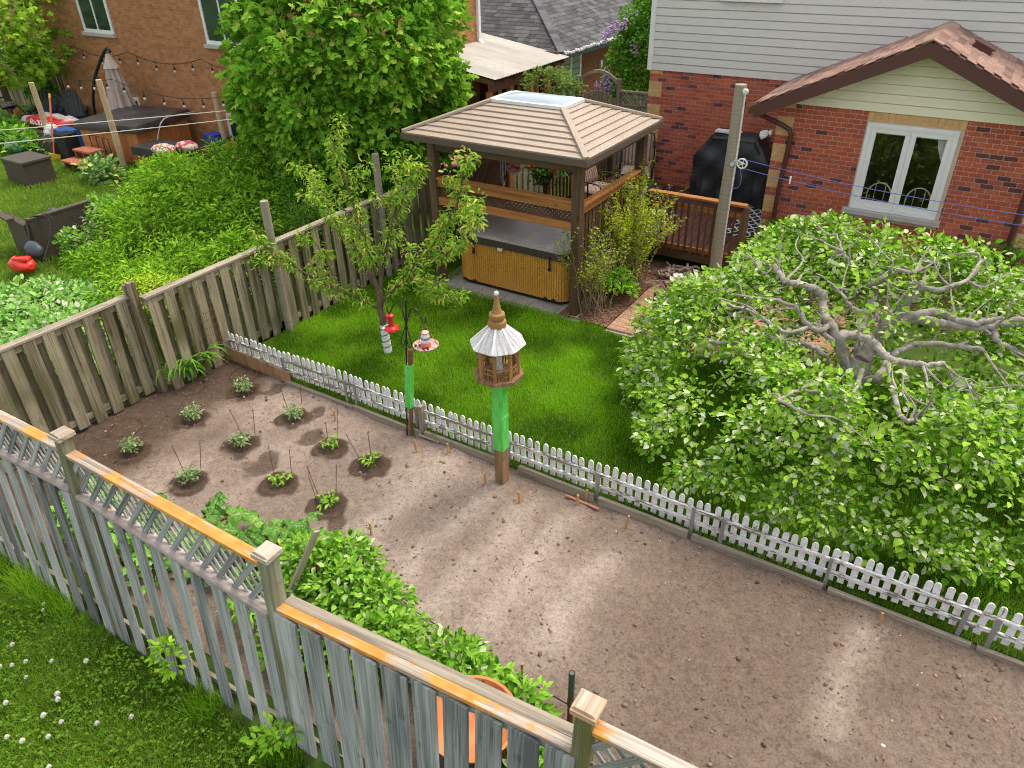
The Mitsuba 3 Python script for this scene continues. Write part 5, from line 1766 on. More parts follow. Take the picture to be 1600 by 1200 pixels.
obj('seed_tube', m, M['siding_grey'], bf, smooth=40)

# ---------------------------------------------------------------- shepherd's hook with two feeders
SX, SY = -5.36, 5.84
def ln(x, y, z):
    """The whole hook leans a little to the right."""
    return (SX + x + .072 * z, SY + y + .047 * z, z)
sh = thing('shepherd_hook', 'black double shepherd hook tied to a green wrapped stake by the picket fence', 'hook')
m = MB()
m.tube([ln(-.02, -.03, -.05), ln(-.02, -.03, 1.93)], .010, 8)
for s in (-1, 1):
    m.tube(spline([ln(-.02, -.03, 1.50), ln(-.02 + s * .02, -.03, 1.68), ln(-.02 + s * .09, -.03, 1.85), ln(-.02 + s * .17, -.03, 1.84), ln(-.02 + s * .23, -.03, 1.74), ln(-.02 + s * .255, -.03, 1.70), ln(-.02 + s * .285, -.03, 1.72), ln(-.02 + s * .29, -.03, 1.78)], 5), .008, 7)
    m.tube(spline([ln(-.02, -.03, 1.66), ln(-.02 + s * .04, -.03, 1.5), ln(-.02 + s * .08, -.03, 1.38), ln(-.02 + s * .06, -.03, 1.31), ln(-.02 + s * .025, -.03, 1.35), ln(-.02 + s * .022, -.03, 1.40)], 5), .006, 6)
obj('hook', m, M['black'], sh, smooth=50)
m = MB()
m.bar(ln(.02, 0, -.05), ln(.02, 0, 1.27), .045, .045, up=(0, 1, 0))
obj('stake', m, M['old_post'], sh)
m = MB()
m.bar(ln(.005, -.01, .44), ln(.005, -.01, 1.06), .085, .075, up=(0, 1, 0))
obj('wrap', m, M['green_wrap'], sh)
M['red'] = mat('red', (.55, .012, .02), .3, .5)
hf = thing('nectar_feeder', 'red hummingbird feeder hanging from the left arm of the black hook', 'bird feeder')
hx, hy, hz = ln(-.275, -.03, 1.72)
m = MB()
m.tube([(hx, hy, hz), (hx, hy, hz - .05)], .004, 5)
m.lathe([(.02, -.03), (.048, -.045), (.048, -.07), (.035, -.082)], (hx, hy, hz), 14)
obj('top', m, M['red'], hf, smooth=35)
m = MB()
m.lathe([(.031, -.082), (.029, -.165), (.04, -.195)], (hx, hy, hz), 14)
obj('bottle', m, mat('nectar', (.40, .02, .02), .15, .6), hf, smooth=35)
m = MB()
m.lathe([(.04, -.195), (.075, -.21), (.09, -.235), (.055, -.265), (.015, -.28)], (hx, hy, hz), 18)
obj('bowl', m, M['red'], hf, smooth=35)
for a in np.arange(5) * 2 * math.pi / 5:
    m = MB()
    m.blob((hx + .085 * math.cos(a), hy + .085 * math.sin(a), hz - .222), (.026, .026, .012), .3, 1)
    obj('port', m, M['white'] if int(a * 10) % 2 else M['red'], hf)
tf = thing('tray_feeder', 'round tray feeder with a white jar hanging from the right arm of the black hook', 'bird feeder')
hx, hy, hz = ln(.245, -.03, 1.72)
DZT = hz - .335 - 1.19
M['tray'] = mat('tray', lambda p, n, uv: mix((.60, .50, .48), (.45, .22, .18), noise(p.x * 40, p.y * 40)), .7, .3)
m = MB()
m.lathe([(.02, 1.185), (.13, 1.19), (.155, 1.225), (.148, 1.225), (.12, 1.20), (.02, 1.197)], (hx, hy, DZT), 22)
obj('tray', m, M['tray'], tf, smooth=40)
m = MB()
for a in (.4, 2.5, 4.6):
    m.tube([(hx + .148 * math.cos(a), hy + .148 * math.sin(a), 1.22 + DZT), (hx, hy, hz - .01)], .004, 4)
obj('cords', m, M['golden_wood'], tf)
m = MB()
m.lathe([(.05, 1.26), (.052, 1.28), (.052, 1.34), (.045, 1.36), (.043, 1.37)], (hx, hy, DZT), 14)
obj('jar', m, M['white'], tf, smooth=35)
m = MB()
m.lathe([(.046, 1.37), (.048, 1.39), (.03, 1.40)], (hx, hy, DZT), 14)
obj('jar_lid', m, mat('pale_pink', (.62, .42, .42), .5, .4), tf, smooth=35)
m = MB()
m.lathe([(.054, 1.30), (.054, 1.33)], (hx, hy, DZT), 14)
obj('jar_label', m, mat('violet', (.26, .22, .55), .5, .4), tf, smooth=35)
m = MB()
m.lathe([(.06, 1.20), (.065, 1.225), (.05, 1.26)], (hx, hy, DZT), 14)
obj('jar_base', m, mat('coral', (.60, .17, .11), .5, .4), tf, smooth=35)
m = MB()
for q in range(9):
    m.blob((hx + rng.uniform(-.11, .11), hy + rng.uniform(-.11, .0), 1.212 + DZT), (.016, .014, .012), .2, 1, q, color=(.09, .02, .02))
stuff(obj('fruit', m, M['vc'], tf, color=True))

# terracotta bowl behind the lower panel
m = MB()
m.lathe([(.10, 0), (.22, .02), (.33, .14), (.36, .22), (.335, .22), (.30, .14), (.2, .05), (.05, .04)], (-2.12, 2.63, .40), 28)
fp = thing('fire_bowl', 'terracotta coloured round bowl on a stand behind the lower lattice fence panel', 'bowl')
M['terracotta'] = mat('terracotta', lambda p, n, uv: mix((.45, .15, .055), (.62, .26, .11), noise(p.x * 12, p.y * 12, p.z * 12)), .7, .3)
obj('bowl', m, M['terracotta'], fp, smooth=40)
m = MB()
for a in (.5, 2.6, 4.7):
    m = MB()
    m.tube([(-2.12 + .2 * math.cos(a), 2.63 + .2 * math.sin(a), .44), (-2.12 + .27 * math.cos(a), 2.63 + .27 * math.sin(a), 0)], .025, 8)
    obj('leg', m, M['terracotta'], fp)

# ---------------------------------------------------------------- clothesline pole and lines
cp = thing('clothesline_pole', 'tall weathered round wooden pole with a pulley wheel in front of the deck', 'pole')
m = MB()
m.tube(spline([(-3.45, 12.0, -.1), (-3.46, 12.0, 1.2), (-3.44, 12.0, 2.4), (-3.45, 12.0, 3.44)], 5), np.linspace(.105, .088, 16), 14)
obj('pole', m, M['timber_grey'], cp, smooth=40)
m = MB()
m.tube([(-3.35, 11.93, .9), (-3.345, 11.93, 3.38)], .010, 6)
obj('conduit', m, M['sky_frame'], cp)
m = MB()
m.lathe([(.045, 0), (.05, .02), (.03, .04)], (-3.34, 11.92, 3.36), 10, rotx(math.pi / 2))
obj('insulator', m, M['sky_frame'], cp)
m = MB()
c = np.array((-3.22, 11.86, 2.30))
m.tube([c + .075 * np.array((math.cos(a), 0, math.sin(a))) for a in np.linspace(0, 2 * math.pi, 25)], .013, 7)
for a in np.arange(5) * 2 * math.pi / 5:
    m.tube([c, c + .07 * np.array((math.cos(a), 0, math.sin(a)))], .008, 5)
m.lathe([(.02, -.02), (.02, .02)], c, 10, rotx(math.pi / 2))
obj('pulley', m, M['sky_frame'], cp)
m = MB()
m.bar((-3.40, 11.90, 2.31), (-3.22, 11.88, 2.30), .02, .03)
m.lathe([(.035, -.03), (.035, .05)], (-3.37, 11.88, 2.26), 10, rotx(1.2))
obj('bracket', m, M['galv'], cp)
M['blue_cord'] = mat('blue_cord', (.10, .14, .52), .5, .4)
for dz, w in ((.07, 'upper'), (-.07, 'lower')):
    m = MB()
    e = np.array((2.6, 11.3, 2.30 + dz))
    s = np.array((-3.22, 11.86, 2.30 + dz))
    m.tube([lerp(s, e, t) - (0, 0, .55 * t * (1 - t)) for t in np.linspace(0, 1, 22)], .0055, 5)
    single('clothesline', m, M['blue_cord'], w + ' blue clothesline cord running from the pulley across the brick house', 'cord', 'blue clothesline cords')
m = MB()
m.tube(spline([(-3.24, 11.85, 2.22), (-3.19, 11.84, 2.05), (-3.23, 11.84, 1.92), (-3.36, 11.86, 1.90), (-3.38, 11.87, 1.96)], 5), .006, 5)
obj('cord_end', m, M['blue_cord'], cp)
m = MB()
m.bar((-2.43, 11.78, 2.23), (-2.43, 11.78, 2.12), .018, .03, up=(0, 1, 0))
single('clothes_peg', m, M['white'], 'white clothes peg hanging on the blue line', 'peg')

# ---------------------------------------------------------------- covered grill
gr = thing('covered_grill', 'barbecue grill under a draped black cover on the deck against the brick wall', 'grill')
gm = MB()
prof = [(-.80, .0), (-.80, .08), (-.78, .82), (-.76, .90), (-.47, 1.30), (-.40, 1.34), (.40, 1.34), (.47, 1.30), (.76, .90), (.78, .82), (.80, .08), (.80, 0)]
import trimesh
GX, GY = -4.40, 15.62
V, F = [], []
ny = 9
ring = []
per = spline(prof, 5)
for j in range(ny):
    t = j / (ny - 1)
    yy = -.32 + .64 * t
    pinch = 1 - .10 * abs(2 * t - 1) ** 3
    for (x, z) in per:
        fold = .028 * math.sin(x * 17 + t * 3) * (z < .95) * (.4 + (.95 - z)) + .012 * math.sin(x * 31)
        V.append((GX + x * (pinch if z > .85 else 1) + .01 * math.sin(z * 14 + t * 5), GY + yy + (fold * (1 if t < .5 else -1) if j in (0, ny - 1) else 0), DZ + .06 + z * (1 - .06 * abs(2 * t - 1) ** 4 * (z > 1))))
n = len(per)
for j in range(ny - 1):
    for i in range(n - 1):
        F.append([j * n + i, (j + 1) * n + i, (j + 1) * n + i + 1, j * n + i + 1])
F = [q for q in F]
# front and back faces: strips between mirrored points of the outline
tri = []
for jj in (0, (ny - 1)):
    h = n // 2
    # fill by columns: front face built as its own grid so that the folds hang vertically
gm.add(V, F)
front = []
nx, nz = 70, 26
for i in range(nx + 1):
    for k in range(nz + 1):
        x = -.79 + 1.58 * i / nx
        top = np.interp(abs(x), [0, .40, .47, .76, .80], [1.34, 1.34, 1.30, .90, .82])
        z = top * k / nz
        low = np.clip((.95 - z) / .95, 0, 1)
        fold = .035 * math.sin(x * 16 + .8 * math.sin(z * 4)) * (low ** .7) + .014 * math.sin(x * 41 + z * 3) * low + .02 * math.sin(x * 5 + z * 9) + .012 * math.sin(x * 13 - z * 11)
        slope = .32 - .08 * np.clip((z - .85) / .5, 0, 1)
        front.append((GX + x, GY - slope + fold - .015, DZ + .06 + z))
ff = [[i * (nz + 1) + k, (i + 1) * (nz + 1) + k, (i + 1) * (nz + 1) + k + 1, i * (nz + 1) + k + 1] for i in range(nx) for k in range(nz)]
gm.add(front, ff)
M['tarp'] = mat('tarp', lambda p, n, uv: mi.Color3f(.022, .027, .033) * (.8 + .5 * noise(p.x * 20, p.y * 20, p.z * 20)), .42, .5)
obj('cover', gm, M['tarp'], gr, smooth=50)
m = MB()
m.box((GX + .12, GY, DZ + .07), (.95, .5, .14), g=0)
obj('base_shelf', m, M['galv'], gr)
m = MB()
m.box((GX - .18, GY - .10, DZ + 1.425), (.52, .2, .035), g=0)
obj('top_handle', m, M['sky_frame'], gr)

# ---------------------------------------------------------------- chairs and planter on the deck
M['cushion'] = mat('cushion', lambda p, n, uv: mix((.34, .235, .20), (.15, .085, .07), smoothstep(.25, .35, dr.abs(dr.abs(uv.x * 13 - dr.round(uv.x * 13)) - .0))), .9, .15)
M['cushion_seat'] = mat('cushion_seat', lambda p, n, uv: mix((.38, .28, .245), (.27, .19, .165), noise(p.x * 14, p.y * 14)), .9, .15)
def patio_chair(x, y, ang, label, w=.62):
    t = thing('patio_chair', label, 'chair', 'cushioned chairs on the deck')
    R = rotz(ang)
    o = np.array((x, y, DZ))
    def pt(a):
        return np.asarray(a, float) @ R.T + o
    def pad(c, s, rx, name, mt, sew):
        m = MB()
        nx_, ny_ = 18, 12
        for sd in (1, -1):
            vv, uu = [], []
            for i in range(nx_ + 1):
                for j in range(ny_ + 1):
                    u, v = i / nx_ * 2 - 1, j / ny_ * 2 - 1
                    b = (1 - u ** 6) * (1 - v ** 6)
                    q = np.array((u * s[0] / 2, v * s[1] / 2, sd * s[2] / 2 * (.15 + .85 * b ** .4) * (1 + .12 * math.cos(u * 9) * math.cos(v * 9) * sew)))
                    vv.append(pt((rotx(rx) @ q) + c))
                    uu.append((u * s[0] / 2, v))
            m.add(vv, [[i * (ny_ + 1) + j, (i + 1) * (ny_ + 1) + j, (i + 1) * (ny_ + 1) + j + 1, i * (ny_ + 1) + j + 1] for i in range(nx_) for j in range(ny_)], uu)
        obj(name, m, mt, t, smooth=True)
    pad(np.array((0, 0, .42)), (w, .60, .13), 0, 'seat_cushion', M['cushion_seat'], 0)
    pad(np.array((0, .36, .80)), (w, .66, .13), math.radians(70), 'back_cushion', M['cushion'], 1)
    m = MB()
    for s in (-1, 1):
        e = s * (w / 2 + .05)
        m.tube([pt(q) for q in spline([(e, -.30, .02), (e, -.32, .45), (e, -.30, .62), (e, -.05, .66), (e, .30, .64)], 5)], .016, 7)
        m.tube([pt((e, -.02, .02)), pt((e, .0, .64))], .014, 6)
        m.tube([pt(q) for q in spline([(e, .28, .02), (e, .30, .45), (e, .42, .90), (e * .9, .50, 1.12)], 5)], .016, 7)
        m.tube([pt((e, -.31, .33)), pt((e, .30, .33))], .014, 6)
    m.tube([pt(q) for q in spline([(-w / 2 - .04, .49, 1.10), (0, .53, 1.17), (w / 2 + .04, .49, 1.10)], 6)], .016, 7)
    m.tube([pt((-w / 2 - .05, -.30, .34)), pt((w / 2 + .05, -.30, .34))], .014, 6)
    obj('frame', m, M['black'], t, smooth=50)
    return t
patio_chair(-6.60, 13.72, 1.45, 'nearer of the two cushioned patio chairs under the gazebo eave', .72)
patio_chair(-6.45, 15.25, .35, 'farther cushioned patio chair with striped back near the brick corner')
cf = thing('coffee_table', 'low dark table with a small potted plant between the patio chairs', 'table')
m = MB()
m.box((-5.75, 14.2, DZ + .40), (.55, .8, .03))
obj('table_top', m, M['black'], cf)
for a in (-1, 1):
    for b in (-1, 1):
        m = MB()
        m.bar((-5.75 + a * .24, 14.2 + b * .36, DZ), (-5.75 + a * .24, 14.2 + b * .36, DZ + .39), .03, .03, up=(0, 1, 0))
        obj('leg', m, M['black'], cf)
m = MB()
m.lathe([(.06, 0), (.085, .12), (.075, .12)], (-5.72, 14.0, DZ + .415), 12)
pp = thing('pot_plant', 'small plant in a pale pot on the low deck table', 'plant')
obj('pot', m, M['white'], pp, smooth=40)
C = np.array([(-5.72 + rng.normal(0, .06), 14.0 + rng.normal(0, .06), DZ + .60 + rng.uniform(-.05, .06)) for _ in range(18)])
P, D, U = spread(C, np.tile((0, 0, .5), (18, 1)), 6, .06, up=.9)
m = MB()
L = rng.uniform(.04, .08, len(P))
leaves(m, P, D, U, L, L * .5, tones(len(P), (.07, .2, .02), (.2, .36, .05)), 'oval')
obj('foliage', m, M['leaf'], pp, color=True)

pl = thing('flower_planter', 'black planter of red geraniums hung on the deck railing under the gazebo roof', 'planter')
GP = np.array((-7.38, 12.78, 1.22))
m = MB()
m.lathe([(.12, -.12), (.22, .10), (.235, .12), (.20, .10)], GP, 16)
obj('pot', m, M['black'], pl, smooth=40)
C = GP + rng.normal(0, 1, (110, 3)) * (.17, .17, .11) + (0, 0, .24)
P, D, U = spread(C, (C - GP) * 3, 6, .07, up=.9)
m = MB()
L = rng.uniform(.05, .10, len(P))
leaves(m, P, D, U, L, L * .8, tones(len(P), (.05, .17, .02), (.15, .34, .05)), 'oval')
obj('foliage', m, M['leaf'], pl, color=True)
for q in ((-.26, -.10, .40), (-.04, -.16, .48), (-.10, -.24, .27), (.15, -.16, .36), (.30, -.12, .24), (.05, .05, .52), (-.2, -.2, .3)):
    m = MB()
    c = GP + np.array(q)
    for k in range(14):
        m.blob(c + rng.normal(0, .022, 3), (.038, .038, .03), .2, 1, k, color=np.array((.62, .015, .015)) * rng.uniform(.7, 1.2))
    obj('flower_head', m, M['vc'], pl, True, True)
pq = thing('wall_plaque', 'round red and white patterned plaque hanging beside the rear gazebo post', 'plaque')
m = MB()
m.lathe([(.0, -.012), (.20, -.012), (.205, 0), (.20, .012), (0, .012)], (-7.64, 12.08, 1.64), 26, rotx(math.pi / 2))
def plaque(p, n, uv):
    d = dr.sqrt(dr.square(p.x + 7.64) + dr.square(p.z - 1.64))
    return mix((.62, .50, .44), mix((.50, .05, .06), (.60, .36, .34), smoothstep(.45, .6, noise(p.x * 24, p.z * 24, 2.0))), smoothstep(.17, .155, d))
obj('disc', m, mat('plaque', plaque, .6, .3), pq)
m = MB()
m.tube([(-7.64, 12.08, 1.84), (-7.64, 12.08, 2.45)], .004, 4)
obj('cord', m, M['dark'], pq)
wc = thing('wind_chime', 'silver wind chime hanging from the left side of the gazebo roof', 'wind chime')
m = MB()
wx, wy = -7.30, 11.2
m.tube([(wx, wy, 2.45), (wx, wy, 2.2)], .004, 4)
m.lathe([(.06, 2.17), (.065, 2.19), (.02, 2.22)], (wx, wy, 0), 12)
obj('cap', m, M['sky_frame'], wc)
m = MB()
for a in np.arange(5) * 1.2566:
    m.tube([(wx + .045 * math.cos(a), wy + .045 * math.sin(a), 2.16), (wx + .045 * math.cos(a), wy + .045 * math.sin(a), 1.76 - .05 * a)], .010, 6)
obj('tubes', m, M['galv'], wc)
m = MB()
m.tube([(wx, wy, 2.16), (wx, wy, 1.58)], .003, 4)
m.blob((wx, wy, 1.55), (.03, .01, .05), 0, 1)
obj('clapper', m, M['sky_frame'], wc)

# urn planter and tan bench wall seen behind the left gazebo panel
ur = thing('urn_planter', 'dark urn planter with trailing leaves behind the lattice side of the gazebo', 'planter')
m = MB()
m.lathe([(.10, 0), (.07, .06), (.10, .14), (.15, .42), (.17, .46), (.26, .50), (.25, .52), (.14, .50)], (-9.35, 13.3, .95), 18)
obj('urn', m, M['dark'], ur, smooth=40)
C = np.array((-9.35, 13.3, 1.5)) + rng.normal(0, 1, (30, 3)) * (.14, .14, .08)
P, D, U = spread(C, (C - (-9.35, 13.3, 1.4)) * 3, 5, .08, up=.8)
m = MB()
L = rng.uniform(.06, .11, len(P))
leaves(m, P, D, U, L, L * .5, tones(len(P), (.05, .16, .02), (.15, .32, .04)), 'lance')
obj('foliage', m, M['leaf'], ur, color=True)
m = MB()
m.box((-9.9, 13.5, .46), (1.7, 1.2, .96))
single('storage_bench', m, mat('tan_board', lambda p, n, uv: mix((.30, .145, .065), (.38, .20, .10), fbm(p.x * 4, p.y * 4, p.z * 4)), .7, .3), 'plain tan brown storage bench behind the board fence beside the gazebo', 'bench')

# small things on the patio by the gazebo
wk = thing('wicker_chair', 'dark wicker chair back showing above the patio at the edge of the apple tree', 'chair')
M['wicker'] = mat('wicker', lambda p, n, uv: mix((.030, .022, .019), (.105, .080, .068), dr.abs(dr.sin(p.z * 150)) * (.5 + .5 * noise(p.x * 60 + p.y * 60, p.z * 100))), .6, .4)
def wicker_seat(t, x, y, ang, w, d, h, hs):
    R = rotz(ang)
    def bx(c, s, name):
        m = MB()
        c = np.array(c, float)
        m.box(c @ R.T + (x, y, 0), s, R)
        obj(name, m, M['wicker'], t)
    bx((0, d / 2 - .04, h / 2 + .06), (w, .08, h - .12), 'backrest')
    bx((0, -.04, hs - .10), (w - .2, d - .10, .18), 'seat')
    for s in (-1, 1):
        bx((s * (w / 2 - .05), -.045, .34), (.1, d - .1, .52), 'armrest')
        for q in (-1, 1):
            bx((s * (w / 2 - .05), q * (d / 2 - .08), .04), (.06, .06, .08), 'leg')
wicker_seat(wk, -3.42, 10.25, 2.6, .62, .6, .62, .36)
m = MB()
for k in range(60):
    a, l = rng.uniform(0, 3.14), rng.uniform(.10, .35)
    c = np.array((-4.15 + rng.normal(0, .16), 11.95 + rng.normal(0, .28), .06 + .16 * rng.random()))
    d = np.array((math.cos(a), math.sin(a), rng.normal(0, .15))) * l / 2
    m.tube([c - d, c + rng.normal(0, .02, 3), c + d], rng.uniform(.012, .025), 5)
k = obj('driftwood_pile', m, mat('driftwood', lambda p, n, uv: mix((.22, .15, .135), (.42, .31, .28), noise(p.x * 20, p.y * 20, p.z * 20)), .9, .2), None)
labels[k] = dict(label='pile of pinkish grey driftwood pieces behind the patio', category='driftwood', kind='stuff')
m = MB()
m.box((-3.98, 11.72, .22), (.22, .16, .10), rotz(.5))
single('stone_block', m, M['white'], 'small pale stone block beside the driftwood pile', 'stone')
m = MB()
m.lathe([(.05, 0), (.07, .1), (.04, .22), (.055, .27), (.02, .30)], (-3.80, 11.75, .04), 12)
single('garden_ornament', m, M['white'], 'small white garden ornament beside the pale stone block', 'ornament', smooth=40)
m = MB()
m.box((-4.9, 12.75, .78), (.30, .26, .34), rotz(.3))
single('white_bin', m, M['white'], 'small pale bin on the deck beside the right rear gazebo post', 'bin')
# ---------------------------------------------------------------- orange brick house on the left
def far_brick(base, dark, mortar):
    def fn(p, n, uv):
        w = dr.select(dr.abs(n.y) > .5, p.x, p.y)
        r = dr.floor(p.z / .078)
        u = w / .205 + .5 * (r - 2 * dr.floor(r / 2))
        k = cell_rand(dr.floor(u), r, 3)
        c = mix(base, dark, k)
        fu, fz = u - dr.floor(u), p.z / .078 - r
        j = dr.maximum(smoothstep(.075, .035, fu), smoothstep(.19, .10, fz))
        return mix(c, mortar, j * .8) * (.85 + .3 * noise(p.x * 9, p.y * 9, p.z * 9))
    return fn
def brick_bump(p, n, uv):
    w = dr.select(dr.abs(n.y) > .5, p.x, p.y)
    r = dr.floor(p.z / .078)
    u = w / .205 + .5 * (r - 2 * dr.floor(r / 2))
    fu, fz = u - dr.floor(u), p.z / .078 - r
    return dr.minimum(smoothstep(.03, .09, fu), smoothstep(.08, .22, fz))
M['far_brick'] = mat('far_brick', far_brick((.46, .215, .10), (.34, .145, .062), (.38, .26, .17)), .9, .15, bump=brick_bump, bump_scale=.006)
M['pale_brick'] = mat('pale_brick', far_brick((.50, .27, .15), (.42, .21, .11), (.40, .29, .20)), .9, .15, bump=brick_bump, bump_scale=.006)
M['pane_dark'] = mat('pane_dark', lambda p, n, uv: mix((.012, .022, .024), (.03, .06, .055), noise(p.x * 3, p.z * 3)), .08, .6)
lh = thing('tan_brick_house', 'long orange brown brick house wall with string lights, behind the left yard', 'house')
m = MB()
m.box((-19.75, 16.42, 2.7), (13.7, 4.44, 5.6))
obj('wall', m, M['far_brick'], lh)
m = MB()
m.box((-12.86, 18.66, 4.1), (.08, .10, 2.8))
m.box((-12.78, 18.62, 2.62), (.22, .10, .18), roty(.6))
obj('downpipe', m, M['white'], lh)
def far_window(parent, x0, x1, z0, z1, y, split, sill=True):
    m = MB()
    w = .09
    for zz in (z0 + w / 2, z1 - w / 2):
        m.box(((x0 + x1) / 2, y - .01, zz), (x1 - x0, .06, w), g=0)
    for xx in (x0 + w / 2, x1 - w / 2):
        m.box((xx, y - .01, (z0 + z1) / 2), (w, .06, z1 - z0 - 2 * w - .002))
    wn_ = obj('window', m, M['white'], parent)
    xs = np.linspace(x0 + w, x1 - w, split + 1)
    for a, b in zip(xs[:-1], xs[1:]):
        m = MB()
        m.box(((a + b) / 2, y - .008, (z0 + z1) / 2), (b - a - .03, .02, z1 - z0 - 2 * w))
        obj('pane', m, M['pane_dark'], wn_)
    for xx in xs[1:-1]:
        m = MB()
        m.box((xx, y - .012, (z0 + z1) / 2), (.05, .05, z1 - z0 - 2 * w - .004))
        obj('mullion', m, M['white'], wn_)
    if sill:
        m = MB()
        m.box(((x0 + x1) / 2, y - .03, z0 - .05), (x1 - x0 + .16, .16, .09), g=0)
        obj('sill', m, M['stone'], wn_)
far_window(lh, -24.45, -22.95, 2.88, 4.3, 14.2, 2)
far_window(lh, -18.75, -17.2, 2.86, 4.3, 14.2, 2)
far_window(lh, -24.60, -22.62, .35, 1.10, 14.2, 2, False)
far_window(lh, -18.62, -16.6, .10, 1.06, 14.2, 2)
m = MB()
m.box((-17.6, 13.75, .10), (2.4, .5, .22), g=0)
single('window_well', m, M['concrete'], 'pale concrete ledge below the basement window of the left brick house', 'ledge')
l2 = thing('pale_brick_house', 'paler orange brick house with a white band at the far left edge', 'house')
m = MB()
m.box((-34.2, 20.5, 3.0), (13.0, 7.0, 6.2))
obj('wall', m, M['pale_brick'], l2)
m = MB()
m.box((-34.2, 16.96, 1.25), (13.04, .10, .46), g=0)
obj('band', m, M['white'], l2)
m = MB()
m.tube([(-29.3, 16.9, 5.8), (-29.3, 16.9, 1.4)], .06, 8)
obj('downpipe', m, M['white'], l2)
yf = thing('yard_fence', 'old upright board fence at the back left of the neighbouring yard', 'fence')
for k in range(46):
    x = -35.2 + k * .185
    m = MB()
    m.bar((x, 14.75 + (.03 if k % 2 else 0), 0), (x, 14.75 + (.03 if k % 2 else 0), 1.62 + rng.uniform(-.02, .02)), .02, .15, up=(1, 0, 0))
    obj('board', m, M['fence_left'], yf)
m = MB()
m.bar((-35.3, 14.76, 1.63), (-26.8, 14.76, 1.63), .10, .03)
obj('top_rail', m, M['fence_left'], yf)

# string lights
M['cord'] = mat('cord', (.02, .018, .016), .6, .3)
M['bulb'] = mat('bulb', (.55, .56, .58), .1, .6)
M['socket'] = mat('socket', (.015, .013, .012), .5, .4)
def string_lights(label, pts, sag, nb):
    t = thing('string_lights', label, 'lights')
    m = MB()
    path = []
    for (a, b), s, n in zip(zip(pts[:-1], pts[1:]), sag, nb):
        a, b = np.array(a, float), np.array(b, float)
        q = np.array([lerp(a, b, u) - (0, 0, s * 4 * u * (1 - u)) for u in np.linspace(0, 1, 15)])
        m.tube(q, .009, 4)
        for k in range(n):
            u = (k + .5) / n
            path.append(lerp(a, b, u) - (0, 0, s * 4 * u * (1 - u)))
    obj('cord', m, M['cord'], t)
    for p in path:
        m = MB()
        m.tube([p, p - (0, 0, .10)], .008, 5)
        m.lathe([(.012, -.09), (.028, -.11), (.028, -.16)], p, 8)
        sk_ = obj('socket', m, M['socket'], t)
        m = MB()
        m.blob(p - (0, 0, .205), (.034, .034, .05), 0, 1)
        obj('bulb', m, M['bulb'], sk_, True)
string_lights('upper string of clear bulbs swagged along the left brick wall', [(-27.9, 14.1, 1.60), (-25.26, 14.1, 2.45), (-22.45, 14.1, 2.44), (-19.1, 14.1, 2.46), (-16.6, 14.1, 2.35)], (.15, .22, .22, .16), (3, 3, 4, 3))
string_lights('lower string of clear bulbs hung between posts over the left hot tub', [(-23.6, 12.5, 1.86), (-20.6, 12.3, 2.10), (-16.55, 12.9, 1.96), (-14.8, 13.2, 2.0)], (.05, .26, .12), (4, 6, 2))

# round fence posts of the left yard
M['new_post'] = wood('new_post', (.36, .27, .15), (.58, .47, .30), rough=.8)
for b, t_, w in (((-23.48, 11.6), 1.9, 'left of the storage bags, in a planter'), ((-20.06, 11.60), 2.25, 'in front of the left hot tub'), ((-18.54, 13.88), 1.68, 'at the right by the dark table'), ((-26.0, 11.3), 1.6, 'at the left edge of the yard')):
    m = MB()
    m.tube([(b[0], b[1], -.1), (b[0] + .01, b[1], t_)], [.085, .075], 12)
    single('wood_post', m, M['new_post'], 'pale round wooden post ' + w, 'post', 'round posts of the left yard', smooth=40)
ROPE = ((-20.6, 7.14), (-15.3, 13.7), (-19.9, 6.73), (-15.2, 13.5))
M['rope'] = mat('rope', (.62, .60, .55), .8, .2)
for z, a, b, w in ((1.70, ROPE[0], ROPE[1], 'upper'), (1.55, ROPE[2], ROPE[3], 'lower')):
    m = MB()
    m.tube([(*lerp(a, b, t), z - .10 * t * (1 - t)) for t in np.linspace(0, 1, 14)], .011, 5)
    single('rope_line', m, M['rope'], w + ' of two white rope lines stretched across the left yard', 'rope', 'rope lines')

# hot tub of the left yard
h2 = thing('hot_tub', 'old hot tub with orange wood cabinet and black cover against the left brick wall', 'hot tub')
M['orange_wood'] = wood('orange_wood', (.40, .14, .045), (.56, .24, .085), rough=.55)
HR, HC = rotz(math.radians(13)), np.array((-20.85, 12.74, 0))
def hp(x, y, z):
    return HR @ np.array((x, y, z)) + HC
m = MB()
m.box(hp(0, 0, .44), (1.98, 2.0, .86), HR)
cb = obj('cabinet', m, M['orange_wood'], h2)
for k in range(5):
    m = MB()
    m.box(hp(-.79 + k * .395, -1.01, .43), (.38, .025, .80), HR, 2)
    obj('panel', m, M['orange_wood'], cb)
for k in range(5):
    m = MB()
    m.box(hp(1.0, -.79 + k * .395, .43), (.025, .38, .80), HR, 2)
    obj('panel', m, M['orange_wood'], cb)
m = MB()
m.box(hp(0, 0, .905), (2.1, 2.1, .10), HR)
obj('rim', m, mat('blue_rim', (.05, .13, .25), .4, .5), h2)
m = MB()
rr = rrect(-1.1, 1.1, -1.1, 1.1, .12) @ HR[:2, :2].T + HC[:2]
column(m, rr, [(.86, .02), (.95, .03), (1.05, .0), (1.07, -.06)])
M['black_vinyl'] = mat('black_vinyl', lambda p, n, uv: mix((.022, .022, .025), (.07, .066, .068), fbm(p.x * 3, p.y * 3, octaves=4)), .45, .5)
obj('cover', m, M['black_vinyl'], h2, smooth=35)
m = MB()
m.tube(spline([(-19.42, 13.74, 1.1), (-19.42, 12.9, 1.12), (-19.3, 12.6, 1.08), (-19.3, 12.45, .9), (-19.5, 12.2, .12)], 6), .018, 6)
